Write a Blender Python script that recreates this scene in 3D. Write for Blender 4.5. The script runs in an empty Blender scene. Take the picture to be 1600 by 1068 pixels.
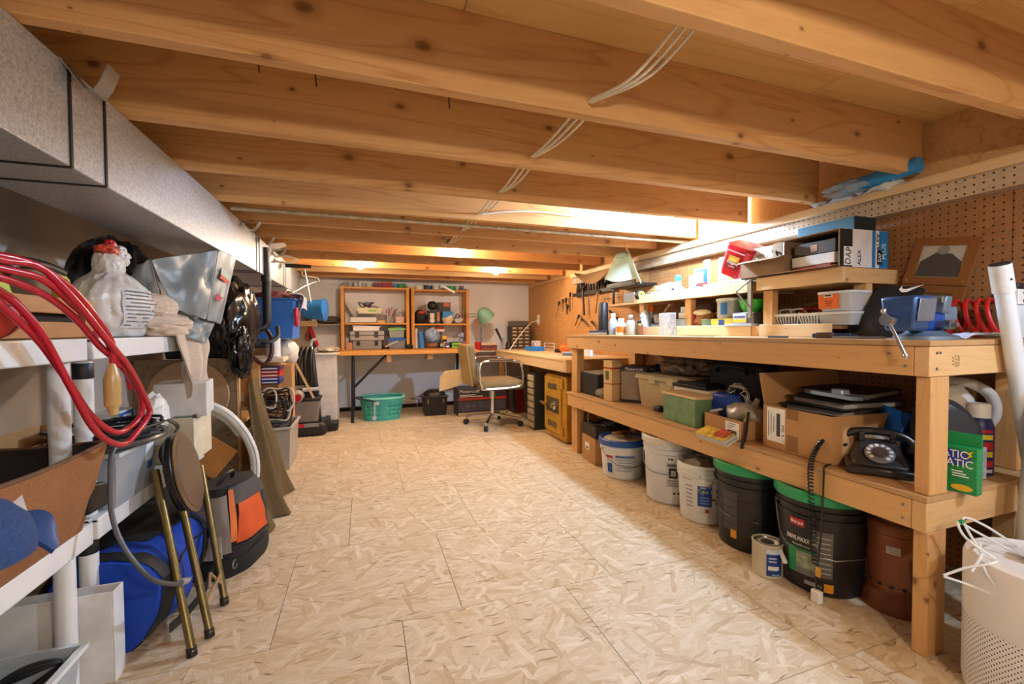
import bpy, bmesh, math, random
from mathutils import Vector, Matrix, Euler, noise
S = bpy.context.scene
COL = S.collection
R = random.Random(11)
PI = math.pi
def rad(*a): return tuple(math.radians(x) for x in a)

# ------------------------------------------------------------------ camera
cam_d = bpy.data.cameras.new('camera'); cam_d.sensor_width = 36.0
cam_d.lens = 36.0 * 671.17 / 1600.0
cam_d.clip_start = 0.02; cam_d.clip_end = 60
cam = bpy.data.objects.new('camera', cam_d); COL.objects.link(cam)
yaw, pit, rol = 0.33065, -0.026465, -0.005819
fw = Vector((math.sin(yaw) * math.cos(pit), math.cos(yaw) * math.cos(pit), math.sin(pit)))
rt = Vector((math.cos(yaw), -math.sin(yaw), 0)); up = rt.cross(fw)
r2 = rt * math.cos(rol) + up * math.sin(rol); u2 = up * math.cos(rol) - rt * math.sin(rol)
cam.matrix_world = Matrix(((r2.x, u2.x, -fw.x, 0), (r2.y, u2.y, -fw.y, 0), (r2.z, u2.z, -fw.z, 0.95), (0, 0, 0, 1)))
S.camera = cam

# ------------------------------------------------------------------ world, exposure
W = bpy.data.worlds.new('world'); S.world = W; W.use_nodes = True
W.node_tree.nodes['Background'].inputs[0].default_value = (1.0, 0.9, 0.78, 1)
W.node_tree.nodes['Background'].inputs[1].default_value = 0.15
S.view_settings.view_transform = 'Standard'; S.view_settings.look = 'None'
S.view_settings.gamma = 1.0; S.view_settings.use_curve_mapping = False
S.view_settings.exposure = 0.92
S.cycles.use_adaptive_sampling = True; S.cycles.adaptive_threshold = 0.025
S.cycles.max_bounces = 7; S.cycles.diffuse_bounces = 4; S.cycles.sample_clamp_indirect = 6
# the bulbs under the joists and one added fill: place, colour, watts
BULBS = [((1.70, 2.10, 1.62), (0.50, 0.72, 1.0), 54.0),
         ((0.72, 3.50, 1.60), (1.0, 0.82, 0.60), 15.0),
         ((-0.03, 4.32, 1.57), (1.0, 0.82, 0.60), 14.0),
         ((1.31, 4.32, 1.57), (1.0, 0.82, 0.60), 14.0),
         ((0.60, -0.55, 1.40), (1.0, 0.86, 0.68), 16.0),  # unseen fill lamp, added to brighten the near joists
         ((1.66, -0.30, 1.62), (0.50, 0.72, 1.0), 26.0)]

# ------------------------------------------------------------------ helpers: meshes
class MB:
    def __init__(s): s.v = []; s.f = []
    def add(s, vs, fs, M=None):
        b = len(s.v)
        s.v += [(M @ Vector(v)) if M else Vector(v) for v in vs]
        s.f += [[i + b for i in f] for f in fs]
        return s
    def box(s, c, d, rot=(0, 0, 0), taper=1.0):
        x, y, z = d[0] / 2, d[1] / 2, d[2] / 2; t = taper
        M = Matrix.Translation(c) @ Euler(rot).to_matrix().to_4x4()
        return s.add([(-x*t,-y*t,-z),(x*t,-y*t,-z),(x*t,y*t,-z),(-x*t,y*t,-z),(-x,-y,z),(x,-y,z),(x,y,z),(-x,y,z)],
                     [(0,3,2,1),(4,5,6,7),(0,1,5,4),(1,2,6,5),(2,3,7,6),(3,0,4,7)], M)
    def bb(s, a, b):
        return s.box([(a[i]+b[i])/2 for i in range(3)], [abs(b[i]-a[i]) for i in range(3)])
    def cyl(s, p0, p1, r0, r1=None, n=16, caps=True):
        r1 = r0 if r1 is None else r1
        p0, p1 = Vector(p0), Vector(p1); d = (p1 - p0).normalized()
        a = d.orthogonal().normalized(); b = d.cross(a)
        vs = []
        for p, r in ((p0, r0), (p1, r1)):
            vs += [p + (a*math.cos(2*PI*i/n) + b*math.sin(2*PI*i/n))*r for i in range(n)]
        fs = [(i, (i+1) % n, n+(i+1) % n, n+i) for i in range(n)]
        if caps: fs += [tuple(range(n-1, -1, -1)), tuple(range(n, 2*n))]
        return s.add(vs, fs)
    def lathe(s, prof, n=28, c=(0, 0, 0), sx=1, sy=1, M=None):
        vs = []; k = len(prof)
        for r, z in prof:
            vs += [(c[0]+sx*r*math.cos(2*PI*i/n), c[1]+sy*r*math.sin(2*PI*i/n), c[2]+z) for i in range(n)]
        fs = [(j*n+i, j*n+(i+1) % n, (j+1)*n+(i+1) % n, (j+1)*n+i) for j in range(k-1) for i in range(n)]
        if prof[0][0] > 0: fs.append(tuple(range(n-1, -1, -1)))
        if prof[-1][0] > 0: fs.append(tuple((k-1)*n+i for i in range(n)))
        return s.add(vs, fs, M)
    def tube(s, pts, r, n=8, closed=False, rads=None):
        P = [Vector(p) for p in pts]; m = len(P); a = None; vs = []
        for i in range(m):
            if closed: t = P[(i+1) % m] - P[i-1]
            else: t = P[min(i+1, m-1)] - P[max(i-1, 0)]
            t.normalize()
            a = t.orthogonal() if a is None else a - t*a.dot(t)
            if a.length < 1e-6: a = t.orthogonal()
            a.normalize(); b = t.cross(a); rr = rads[i] if rads else r
            vs += [P[i] + (a*math.cos(2*PI*k/n) + b*math.sin(2*PI*k/n))*rr for k in range(n)]
        fs = [(i*n+k, i*n+(k+1) % n, ((i+1) % m)*n+(k+1) % n, ((i+1) % m)*n+k) for i in range(m if closed else m-1) for k in range(n)]
        if not closed: fs += [tuple(range(n-1, -1, -1)), tuple((m-1)*n+k for k in range(n))]
        return s.add(vs, fs)
    def prism(s, poly, h0, h1, M=None):
        n = len(poly)
        vs = [(x, y, h0) for x, y in poly] + [(x, y, h1) for x, y in poly]
        return s.add(vs, [tuple(range(n-1, -1, -1)), tuple(range(n, 2*n))] + [(i, (i+1) % n, n+(i+1) % n, n+i) for i in range(n)], M)
    def blob(s, c, rr, seed=0, amp=.15, freq=2.0, sub=3, zmin=None, ridge=False, an=(1, 1, 1)):
        bm = bmesh.new(); bmesh.ops.create_icosphere(bm, subdivisions=sub, radius=1)
        o = Vector((seed*7.3, seed*3.1, seed*1.7)); vs = []
        for v in bm.verts:
            w = Vector((v.co.x*an[0], v.co.y*an[1], v.co.z*an[2])); k = noise.noise(w*freq + o) + .5*noise.noise(w*freq*2.3 + o)
            if ridge: k = (1 - abs(k)*2.2) + .3*(1 - abs(noise.noise(w*freq*2.1 + o))*2.5)
            p = v.co * (1 + amp*k)
            q = Vector((c[0]+p.x*rr[0], c[1]+p.y*rr[1], c[2]+p.z*rr[2]))
            if zmin is not None and q.z < zmin: q.z = zmin + (q.z - zmin)*.02
            vs.append(q)
        fs = [[v.index for v in f.verts] for f in bm.faces]; bm.free()
        return s.add(vs, fs)
    def sheet(s, fn, nu, nv, th=.002):
        g = [[Vector(fn(i/nu, j/nv)) for j in range(nv+1)] for i in range(nu+1)]
        vs = []; fs = []; m = nv+1; N = (nu+1)*m
        nr = []
        for i in range(nu+1):
            for j in range(nv+1):
                a = g[min(i+1, nu)][j] - g[max(i-1, 0)][j]; b = g[i][min(j+1, nv)] - g[i][max(j-1, 0)]
                k = a.cross(b); nr.append(k.normalized() if k.length > 1e-9 else Vector((0, 0, 1)))
        flat = [g[i][j] for i in range(nu+1) for j in range(m)]
        vs = [p + k*th/2 for p, k in zip(flat, nr)] + [p - k*th/2 for p, k in zip(flat, nr)]
        for i in range(nu):
            for j in range(nv):
                a, b, c, d = i*m+j, (i+1)*m+j, (i+1)*m+j+1, i*m+j+1
                fs += [(a, b, c, d), (N+d, N+c, N+b, N+a)]
        for i in range(nu):
            for j in (0, nv):
                a, b = i*m+j, (i+1)*m+j
                fs.append((a, N+a, N+b, b) if j == 0 else (b, N+b, N+a, a))
        for j in range(nv):
            for i in (0, nu):
                a, b = i*m+j, i*m+j+1
                fs.append((b, N+b, N+a, a) if i == 0 else (a, N+a, N+b, b))
        return s.add(vs, fs)
    def arc(s, r, z0, z1, a0, a1, n=10, th=.0012, r1=None):
        r1 = r if r1 is None else r1
        return s.sheet(lambda u, v: ((r+(r1-r)*v)*math.cos(a0+(a1-a0)*u), (r+(r1-r)*v)*math.sin(a0+(a1-a0)*u), z0+(z1-z0)*v), n, 1, th)
def spline(pts, k=8, closed=False):
    P = [Vector(p) for p in pts]; n = len(P); out = []
    for i in range(n if closed else n-1):
        g = lambda j: P[j % n] if closed else P[max(0, min(n-1, j))]
        a, b, c, d = g(i-1), g(i), g(i+1), g(i+2)
        for t in range(k):
            t /= k
            out.append(.5*((2*b) + (c-a)*t + (2*a-5*b+4*c-d)*t*t + (3*b-a-3*c+d)*t**3))
    if not closed: out.append(P[-1])
    return out

def mesh_of(mb, name, smooth=40):
    me = bpy.data.meshes.new(name)
    me.from_pydata([tuple(v) for v in mb.v], [], mb.f); me.validate()
    if smooth:
        me.shade_smooth(); me.set_sharp_from_angle(angle=math.radians(smooth))
    return me
def obj(name, mb, m, parent=None, loc=(0, 0, 0), rot=(0, 0, 0), bev=0, sub=0, smooth=40, kind=None, label=None):
    me = mb if isinstance(mb, bpy.types.Mesh) else mesh_of(mb, name, smooth)
    o = bpy.data.objects.new(name, me); COL.objects.link(o)
    if m is not None and not me.materials: me.materials.append(m)
    o.location = loc; o.rotation_euler = rot
    if parent: o.parent = parent
    if bev:
        b = o.modifiers.new('bevel', 'BEVEL'); b.width = bev; b.segments = 2; b.limit_method = 'ANGLE'
    if sub:
        b = o.modifiers.new('sub', 'SUBSURF'); b.levels = sub; b.render_levels = sub
    if kind: o['kind'] = kind
    if label: o['label'] = label
    return o
def tag(o, label, cat, group=None):
    o['label'] = label; o['category'] = cat
    if group: o['group'] = group
    return o
def thing(name, label, cat, loc=(0, 0, 0), rz=0, group=None, rot=None):
    o = bpy.data.objects.new(name, None); COL.objects.link(o); o.empty_display_size = .05
    o.location = loc; o.rotation_euler = rot or (0, 0, rz)
    return tag(o, label, cat, group)
def solo(name, label, cat, mb, m, loc=(0, 0, 0), rot=(0, 0, 0), group=None, **k):
    return tag(obj(name, mb, m, None, loc, rot, **k), label, cat, group)
def text_mesh(s, size, ext=.0004):
    cu = bpy.data.curves.new('t', 'FONT'); cu.body = s; cu.size = size; cu.extrude = ext
    cu.align_x = 'CENTER'; cu.align_y = 'CENTER'; cu.resolution_u = 2
    o = bpy.data.objects.new('t', cu); COL.objects.link(o)
    me = bpy.data.meshes.new_from_object(o.evaluated_get(bpy.context.evaluated_depsgraph_get()))
    bpy.data.objects.remove(o); bpy.data.curves.remove(cu)
    me.name = 'lettering'
    me.materials.clear()
    return me
FX, FY = rad(90, 0, -90), rad(90, 0, 0)      # flat print that faces -X, -Y
FPX = rad(90, 0, 90); FZ = (0, 0, 0)
def text(s, size, m, parent, loc, rot=FY, sx=1.0, bold=0):
    me = text_mesh(s, size)
    o = obj('lettering', me, m, parent, loc, rot)
    o.scale = (sx, 1, 1)
    return o
def wraptext(s, size, m, parent, r, ang, z, sx=1.0, r2=None, h=1.0):
    me = text_mesh(s, size)
    for v in me.vertices:
        rr = r + v.co.z
        a = ang + v.co.x*sx/r
        zz = z + v.co.y
        if r2: rr += (r2 - r)*zz/h
        v.co = (rr*math.cos(a), rr*math.sin(a), zz)
    return obj('lettering', me, m, parent)

# ------------------------------------------------------------------ helpers: materials
def lin(h):
    h = h.lstrip('#'); c = [int(h[i:i+2], 16)/255 for i in (0, 2, 4)]
    return tuple(x/12.92 if x <= .04045 else ((x+.055)/1.055)**2.4 for x in c) + (1,)
MATS = {}
def nt(m):
    m.use_nodes = True
    return m.node_tree, m.node_tree.nodes['Principled BSDF']
def nd(t, kind, **k):
    n = t.nodes.new(kind)
    for a, b in k.items():
        if a.startswith('_'): n.inputs[a[1:].replace('_', ' ')].default_value = b
        else: setattr(n, a, b)
    return n
def coords(t, scale=(1, 1, 1), rot=(0, 0, 0), rnd=0.0):
    tc = t.nodes.new('ShaderNodeTexCoord'); mp = t.nodes.new('ShaderNodeMapping')
    mp.inputs['Scale'].default_value = scale; mp.inputs['Rotation'].default_value = rot
    src = tc.outputs['Object']
    if rnd:
        oi = t.nodes.new('ShaderNodeObjectInfo')
        ml = nd(t, 'ShaderNodeMath', operation='MULTIPLY'); ml.inputs[1].default_value = rnd
        t.links.new(oi.outputs['Random'], ml.inputs[0])
        va = nd(t, 'ShaderNodeVectorMath', operation='ADD')
        t.links.new(src, va.inputs[0]); t.links.new(ml.outputs[0], va.inputs[1]); src = va.outputs[0]
    t.links.new(src, mp.inputs['Vector'])
    return mp.outputs['Vector']
def ramp(t, fac, stops):
    r = t.nodes.new('ShaderNodeValToRGB'); e = r.color_ramp.elements
    while len(e) < len(stops): e.new(.5)
    for k, (p, c) in zip(e, stops):
        k.position = p; k.color = lin(c) if isinstance(c, str) else c
    t.links.new(fac, r.inputs['Fac'])
    return r.outputs['Color']
def mixc(t, fac, a, b, mode='MIX'):
    n = nd(t, 'ShaderNodeMix', data_type='RGBA', blend_type=mode)
    if isinstance(fac, (int, float)): n.inputs[0].default_value = fac
    else: t.links.new(fac, n.inputs[0])
    for s, i in ((a, 6), (b, 7)):
        if isinstance(s, (tuple, list)): n.inputs[i].default_value = s
        else: t.links.new(s, n.inputs[i])
    return n.outputs[2]
def mat(col, rough=.5, metal=0, var=.12, scale=14, bump=.0, trans=0, emit=0, alpha=1, stretch=None, bscale=None, coat=0, sheen=0):
    key = (col, rough, metal, var, scale, bump, trans, emit, alpha, stretch, bscale, coat, sheen)
    if key in MATS: return MATS[key]
    m = bpy.data.materials.new('m_' + col.lstrip('#')); t, p = nt(m)
    c = lin(col)
    v = coords(t, stretch or (1, 1, 1), rnd=3.0)
    nz = nd(t, 'ShaderNodeTexNoise', _Scale=scale, _Detail=5.0, _Roughness=.6); t.links.new(v, nz.inputs['Vector'])
    a = tuple(x*(1-var) for x in c[:3]) + (1,); b = tuple(min(1, x*(1+var)) for x in c[:3]) + (1,)
    t.links.new(ramp(t, nz.outputs['Fac'], [(.3, a), (.7, b)]), p.inputs['Base Color'])
    p.inputs['Roughness'].default_value = rough; p.inputs['Metallic'].default_value = metal
    p.inputs['Coat Weight'].default_value = coat
    if sheen: p.inputs['Sheen Weight'].default_value = sheen
    if trans:
        p.inputs['Transmission Weight'].default_value = trans; p.inputs['IOR'].default_value = 1.1
    if alpha < 1: p.inputs['Alpha'].default_value = alpha
    if emit:
        p.inputs['Emission Color'].default_value = c; p.inputs['Emission Strength'].default_value = emit
    if bump:
        n2 = nd(t, 'ShaderNodeTexNoise', _Scale=bscale or scale*4, _Detail=4.0); t.links.new(v, n2.inputs['Vector'])
        bp = nd(t, 'ShaderNodeBump', _Strength=bump, _Distance=.004); t.links.new(n2.outputs['Fac'], bp.inputs['Height'])
        t.links.new(bp.outputs['Normal'], p.inputs['Normal'])
    MATS[key] = m
    return m
def wood(name, light, dark, knot='#6b3d1c', axis=0, rough=.55, rings=9.0, knots=.05, kscale=1.0, contrast=.55):
    # boards: stretched growth rings along one axis, a few knots
    if name in MATS: return MATS[name]
    m = bpy.data.materials.new(name); t, p = nt(m)
    sc = [1.0, 1.0, 1.0]; sc[axis] = .085
    v = coords(t, tuple(sc), rnd=9.0)
    n1 = nd(t, 'ShaderNodeTexNoise', _Scale=rings, _Detail=2.0, _Distortion=.6); t.links.new(v, n1.inputs['Vector'])
    w = nd(t, 'ShaderNodeMath', operation='MULTIPLY'); w.inputs[1].default_value = 9.0
    t.links.new(n1.outputs['Fac'], w.inputs[0])
    fr = nd(t, 'ShaderNodeMath', operation='PINGPONG'); fr.inputs[1].default_value = .5
    t.links.new(w.outputs[0], fr.inputs[0])
    base = ramp(t, fr.outputs[0], [(0.0, light), (.36, light), (.5, dark)])
    fine = nd(t, 'ShaderNodeTexNoise', _Scale=90.0, _Detail=4.0); t.links.new(v, fine.inputs['Vector'])
    big = nd(t, 'ShaderNodeTexNoise', _Scale=3.0, _Detail=2.0); t.links.new(v, big.inputs['Vector'])
    c = mixc(t, contrast, lin(light), base)
    c = mixc(t, .30, c, ramp(t, fine.outputs['Fac'], [(.3, dark), (.7, light)]))
    c = mixc(t, .35, c, ramp(t, big.outputs['Fac'], [(.35, dark), (.65, light)]))
    if knots:
        vk = coords(t, (1, 1, 1), rnd=5.0)
        sx = nd(t, 'ShaderNodeSeparateXYZ'); t.links.new(vk, sx.inputs[0])
        o2 = [k for k in range(3) if k != axis]
        ad = nd(t, 'ShaderNodeMath', operation='ADD'); t.links.new(sx.outputs[o2[0]], ad.inputs[0]); t.links.new(sx.outputs[o2[1]], ad.inputs[1])
        cb = nd(t, 'ShaderNodeCombineXYZ'); t.links.new(sx.outputs[axis], cb.inputs[0]); t.links.new(ad.outputs[0], cb.inputs[1])
        mk = nd(t, 'ShaderNodeMapping'); mk.inputs['Scale'].default_value = (3.2*kscale, 5.0*kscale, 1); t.links.new(cb.outputs[0], mk.inputs['Vector'])
        vo = nd(t, 'ShaderNodeTexVoronoi', _Scale=1.0, _Randomness=1.0, voronoi_dimensions='2D'); t.links.new(mk.outputs[0], vo.inputs['Vector'])
        sc2 = nd(t, 'ShaderNodeSeparateColor'); t.links.new(vo.outputs['Color'], sc2.inputs[0])
        dv_ = nd(t, 'ShaderNodeMath', operation='DIVIDE'); t.links.new(vo.outputs['Distance'], dv_.inputs[0])
        mr = nd(t, 'ShaderNodeMapRange'); mr.inputs[1].default_value = .35; mr.inputs[2].default_value = 1.0; mr.inputs[3].default_value = .02; mr.inputs[4].default_value = 1.0
        t.links.new(sc2.outputs[0], mr.inputs[0]); t.links.new(mr.outputs[0], dv_.inputs[1])
        kn = ramp(t, dv_.outputs[0], [(0.0, (.9, .9, .9, 1)), (knots*.7, (.75, .75, .75, 1)), (knots*1.1, (.25, .25, .25, 1)), (knots*2.4, (0, 0, 0, 1))])
        c = mixc(t, kn, c, lin(knot))
    t.links.new(c, p.inputs['Base Color']); p.inputs['Roughness'].default_value = rough
    bp = nd(t, 'ShaderNodeBump', _Strength=.12, _Distance=.003); t.links.new(fine.outputs['Fac'], bp.inputs['Height'])
    t.links.new(bp.outputs['Normal'], p.inputs['Normal'])
    MATS[name] = m
    return m
def osb():
    m = bpy.data.materials.new('osb'); t, p = nt(m); out = None; hts = None
    v0 = coords(t, (1, 1, 1), rnd=13.0)
    nz = nd(t, 'ShaderNodeTexNoise', _Scale=16.0, _Detail=2.0); t.links.new(v0, nz.inputs['Vector'])
    vm = nd(t, 'ShaderNodeVectorMath', operation='MULTIPLY_ADD'); vm.inputs[1].default_value = (.022, .022, 0)
    t.links.new(nz.outputs['Color'], vm.inputs[0]); t.links.new(v0, vm.inputs[2])
    def flakes(i, ang, sx, sy):
        mp = nd(t, 'ShaderNodeMapping'); mp.inputs['Rotation'].default_value = (0, 0, math.radians(ang))
        mp.inputs['Location'].default_value = (i*3.7, i*1.3, 0)
        m2 = nd(t, 'ShaderNodeMapping'); m2.inputs['Scale'].default_value = (sx, sy, 1)
        t.links.new(vm.outputs[0], mp.inputs['Vector']); t.links.new(mp.outputs[0], m2.inputs['Vector'])
        vo = nd(t, 'ShaderNodeTexVoronoi', _Scale=1.0, voronoi_dimensions='2D'); t.links.new(m2.outputs[0], vo.inputs['Vector'])
        sp = nd(t, 'ShaderNodeSeparateColor'); t.links.new(vo.outputs['Color'], sp.inputs[0])
        return m2, vo, sp
    for i, (ang, sx, sy) in enumerate(((3, 6, 62), (-7, 7, 75), (11, 6.5, 58), (-16, 8, 66), (27, 10, 64), (-50, 12, 60), (76, 12, 58))):
        m2, vo, sp = flakes(i, ang, sx, sy)
        c = ramp(t, sp.outputs[0], [(0.0, '#b2966f'), (.10, '#bfa781'), (.4, '#cab696'), (.8, '#d3c3a8'), (1.0, '#dfd2bc')])
        gr = nd(t, 'ShaderNodeTexNoise', _Scale=3.0, _Detail=4.0); t.links.new(m2.outputs[0], gr.inputs['Vector'])
        c = mixc(t, .25, c, ramp(t, gr.outputs['Fac'], [(.35, '#b3946c'), (.65, '#dccdb2')]))
        if out is None: out = c; hts = sp.outputs[1]
        else:
            th = nd(t, 'ShaderNodeMath', operation='GREATER_THAN'); th.inputs[1].default_value = .60 if i < 4 else .80
            t.links.new(sp.outputs[2], th.inputs[0])
            out = mixc(t, th.outputs[0], out, c)
            hm = nd(t, 'ShaderNodeMix'); t.links.new(th.outputs[0], hm.inputs[0]); t.links.new(hts, hm.inputs[2]); t.links.new(sp.outputs[1], hm.inputs[3]); hts = hm.outputs[0]
    for i, (ang, sx, sy, th_, col) in enumerate(((4, 9, 85, .970, '#94714e'), (-12, 15, 130, .974, '#7a5c40'), (22, 18, 110, .982, '#6e5036'))):
        m2, vo, sp = flakes(20+i, ang, sx, sy)
        g1 = nd(t, 'ShaderNodeMath', operation='GREATER_THAN'); g1.inputs[1].default_value = th_; t.links.new(sp.outputs[0], g1.inputs[0])
        g2 = ramp(t, vo.outputs['Distance'], [(.15, (.8, .8, .8, 1)), (.42, (0, 0, 0, 1))])
        g3 = mixc(t, 1.0, g1.outputs[0], g2, 'MULTIPLY')
        out = mixc(t, g3, out, lin(col))
    t.links.new(out, p.inputs['Base Color']); p.inputs['Roughness'].default_value = .58
    bp = nd(t, 'ShaderNodeBump', _Strength=.2, _Distance=.002); t.links.new(hts, bp.inputs['Height'])
    t.links.new(bp.outputs['Normal'], p.inputs['Normal'])
    return m
def pegboard(name, col, hole='#20140c', axes='yz', off=(0, 0)):
    m = bpy.data.materials.new(name); t, p = nt(m)
    tc = nd(t, 'ShaderNodeTexCoord'); sx = nd(t, 'ShaderNodeSeparateXYZ'); t.links.new(tc.outputs['Object'], sx.inputs[0])
    d = []
    for k, a in enumerate(axes):
        ad = nd(t, 'ShaderNodeMath', operation='ADD'); ad.inputs[1].default_value = off[k]; t.links.new(sx.outputs['xyz'.index(a)], ad.inputs[0])
        pp = nd(t, 'ShaderNodeMath', operation='PINGPONG'); pp.inputs[1].default_value = .0127; t.links.new(ad.outputs[0], pp.inputs[0])
        pw = nd(t, 'ShaderNodeMath', operation='POWER'); pw.inputs[1].default_value = 2.0; t.links.new(pp.outputs[0], pw.inputs[0]); d.append(pw)
    sm = nd(t, 'ShaderNodeMath', operation='ADD'); t.links.new(d[0].outputs[0], sm.inputs[0]); t.links.new(d[1].outputs[0], sm.inputs[1])
    lt = nd(t, 'ShaderNodeMath', operation='LESS_THAN'); lt.inputs[1].default_value = .0033**2; t.links.new(sm.outputs[0], lt.inputs[0])
    nz = nd(t, 'ShaderNodeTexNoise', _Scale=30.0, _Detail=6.0); t.links.new(tc.outputs['Object'], nz.inputs['Vector'])
    c = lin(col)
    base = ramp(t, nz.outputs['Fac'], [(.3, tuple(x*.85 for x in c[:3])+(1,)), (.7, tuple(x*1.12 for x in c[:3])+(1,))])
    t.links.new(mixc(t, lt.outputs[0], base, lin(hole)), p.inputs['Base Color']); p.inputs['Roughness'].default_value = .6
    inv = nd(t, 'ShaderNodeMath', operation='SUBTRACT'); inv.inputs[0].default_value = 1.0; t.links.new(lt.outputs[0], inv.inputs[1])
    bp = nd(t, 'ShaderNodeBump', _Strength=.7, _Distance=.004); t.links.new(inv.outputs[0], bp.inputs['Height']); t.links.new(bp.outputs['Normal'], p.inputs['Normal'])
    return m
def galv():
    m = bpy.data.materials.new('galvanised'); t, p = nt(m)
    v = coords(t, (1, 1, 1))
    vo = nd(t, 'ShaderNodeTexVoronoi', _Scale=140.0); t.links.new(v, vo.inputs['Vector'])
    nz = nd(t, 'ShaderNodeTexNoise', _Scale=160.0, _Detail=3.0); t.links.new(v, nz.inputs['Vector'])
    sp = nd(t, 'ShaderNodeSeparateColor'); t.links.new(vo.outputs['Color'], sp.inputs[0])
    c = ramp(t, sp.outputs[0], [(0, '#aeb2ba'), (1, '#c9ccd2')])
    c = mixc(t, .5, c, ramp(t, nz.outputs['Fac'], [(.38, '#8d9098'), (.55, '#c6c9d0')]))
    t.links.new(c, p.inputs['Base Color']); p.inputs['Metallic'].default_value = .4
    t.links.new(ramp(t, sp.outputs[1], [(0, (.38, .38, .38, 1)), (1, (.52, .52, .52, 1))]), p.inputs['Roughness'])
    return m
def fabric(name, col, col2, scale=260.0, rough=.9):
    m = bpy.data.materials.new(name); t, p = nt(m)
    v = coords(t, (1, 1, 1))
    w = nd(t, 'ShaderNodeTexNoise', _Scale=scale, _Detail=2.0); t.links.new(v, w.inputs['Vector'])
    n = nd(t, 'ShaderNodeTexNoise', _Scale=6.0, _Detail=4.0); t.links.new(v, n.inputs['Vector'])
    c = ramp(t, w.outputs['Fac'], [(.35, col2), (.62, col)])
    c = mixc(t, .35, c, ramp(t, n.outputs['Fac'], [(.35, col2), (.65, col)]))
    t.links.new(c, p.inputs['Base Color']); p.inputs['Roughness'].default_value = rough
    bp = nd(t, 'ShaderNodeBump', _Strength=.35, _Distance=.002); t.links.new(w.outputs['Fac'], bp.inputs['Height']); t.links.new(bp.outputs['Normal'], p.inputs['Normal'])
    MATS[name] = m
    return m

JOIST = wood('joist wood', '#e0b47a', '#b07640', axis=0, rings=7.0, knots=.085, kscale=1.15, contrast=.75)
DECK = wood('deck plywood', '#ebc483', '#cf9c56', axis=0, rings=5.0, knots=.03, contrast=.8)
PINE = wood('pine', '#dcae74', '#c08a4e', axis=1, rings=10.0, knots=.085, kscale=1.9)
PINEX = wood('pine crosswise', '#e2bd88', '#c8985e', axis=0, rings=10.0, knots=.07, kscale=1.9)
PINEZ = wood('pine upright', '#dcae74', '#c08a4e', axis=2, rings=10.0, knots=.075, kscale=1.9)
PLY = wood('ply sheet', '#c9a271', '#a87c4c', axis=1, rings=4.0, knots=0)
PALE = wood('pale board', '#e3c598', '#cda772', axis=1, rings=8.0, knots=.02, kscale=2.0)
SHELFW = wood('shelf pine', '#d89a48', '#b87830', axis=0, rings=8.0, knots=.02, kscale=2.0)
SHELFZ = wood('shelf pine upright', '#d89a48', '#b87830', axis=2, rings=8.0, knots=.02, kscale=2.0)
CRATE = wood('crate wood', '#b0793f', '#8a5a2a', axis=1, rings=8.0, knots=0)
PART = mat('#8a7358', .8, var=.25, scale=40, bump=.1)
OSB = osb(); GALV = galv()
CARD = mat('#b98c5a', .85, var=.08, scale=8, bump=.03)
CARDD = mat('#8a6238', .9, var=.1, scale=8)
WHITE = mat('#e9e9e6', .45, var=.03)
WHITEP = mat('#e4e6e6', .32, var=.03, coat=.2)
PAPER = mat('#f2f0ea', .8, var=.03)
BLACK = mat('#17171a', .45, var=.2)
BLACKM = mat('#1a1a1c', .7, var=.25)
BAGBLK = mat('#0d0d10', .2, var=.2, bump=.9, scale=14, bscale=22)
RUBBER = mat('#1c1c1d', .6, var=.15)
CHROME = mat('#d4d6d8', .16, 1, var=.03)
STEEL = mat('#9a9c9e', .35, .9, var=.12)
DARKST = mat('#3a3836', .45, .8, var=.2)
CLEAR = mat('#dfe6e8', .12, var=.02, trans=.0, alpha=.34)
CLOUDY = mat('#dfe2e2', .3, var=.03, alpha=.62)
RED = mat('#b5121c', .4, var=.08)
REDH = mat('#b3142a', .28, var=.08, coat=.3)
BLUE = mat('#1f4fae', .4, var=.1)
GREEN = mat('#178a4d', .4, var=.1)
LIDG = mat('#1e9a5c', .4, var=.08)
ORANGE = mat('#e06a1a', .5, var=.08)
YEL = mat('#e6b82a', .5, var=.06)
INK = mat('#1b1b1d', .7, var=.0)
NAVY = mat('#16357e', .5, var=.05)
GREYL = mat('#b8babc', .6, var=.05)

# ================================================================== the room
def struct(o):
    o['kind'] = 'structure'; return o
# floor: square strand-board panels, staggered rows
fl = bpy.data.objects.new('floor', None); COL.objects.link(fl); struct(fl)
sub = obj('underlay', MB().bb((-1.2, -1.9, -.06), (2.16, 5.55, -.022)), mat('#2a2622', .9), fl)
pm = None; PW = .588
tile = MB().box((0, 0, -.011), (PW-.002, PW-.002, .022))
seam = [.104, .305, -.08, .21, -.2, .12, .28, .0, .18, -.1, .25, .05, .16]
for k in range(-6, 8):
    y = 1.43 - PW/2 + k*PW
    if y - PW/2 > 5.55: break
    x0 = seam[k % len(seam)] if k not in (0, 1, 2) else (.104, .305, -.08)[k]
    for j in range(-4, 6):
        a = max(-1.2, x0 + j*PW); b = min(2.16, x0 + (j+1)*PW)
        if b - a < .03: continue
        c0, c1 = max(y-PW/2, -1.9), min(y+PW/2, 5.47)
        if c1 - c0 < .03: continue
        if b - a > PW-.001 and c1-c0 > PW-.001:
            if pm is None: pm = mesh_of(tile, 'floor_panel', 0)
            o = obj('floor_panel', pm, OSB, fl, ((a+b)/2, y, 0))
        else:
            o = obj('floor_panel', MB().bb((a+.001-(a+b)/2, c0+.001-y, -.022), (b-.001-(a+b)/2, c1-.001-y, 0)), OSB, fl, ((a+b)/2, y, 0), smooth=0)
        if False: pass
WALLP = mat('#f1f1f4', .75, var=.03, scale=3, bump=.03)
WALLL = mat('#c4b9ae', .8, var=.05, scale=3, bump=.03)
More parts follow.
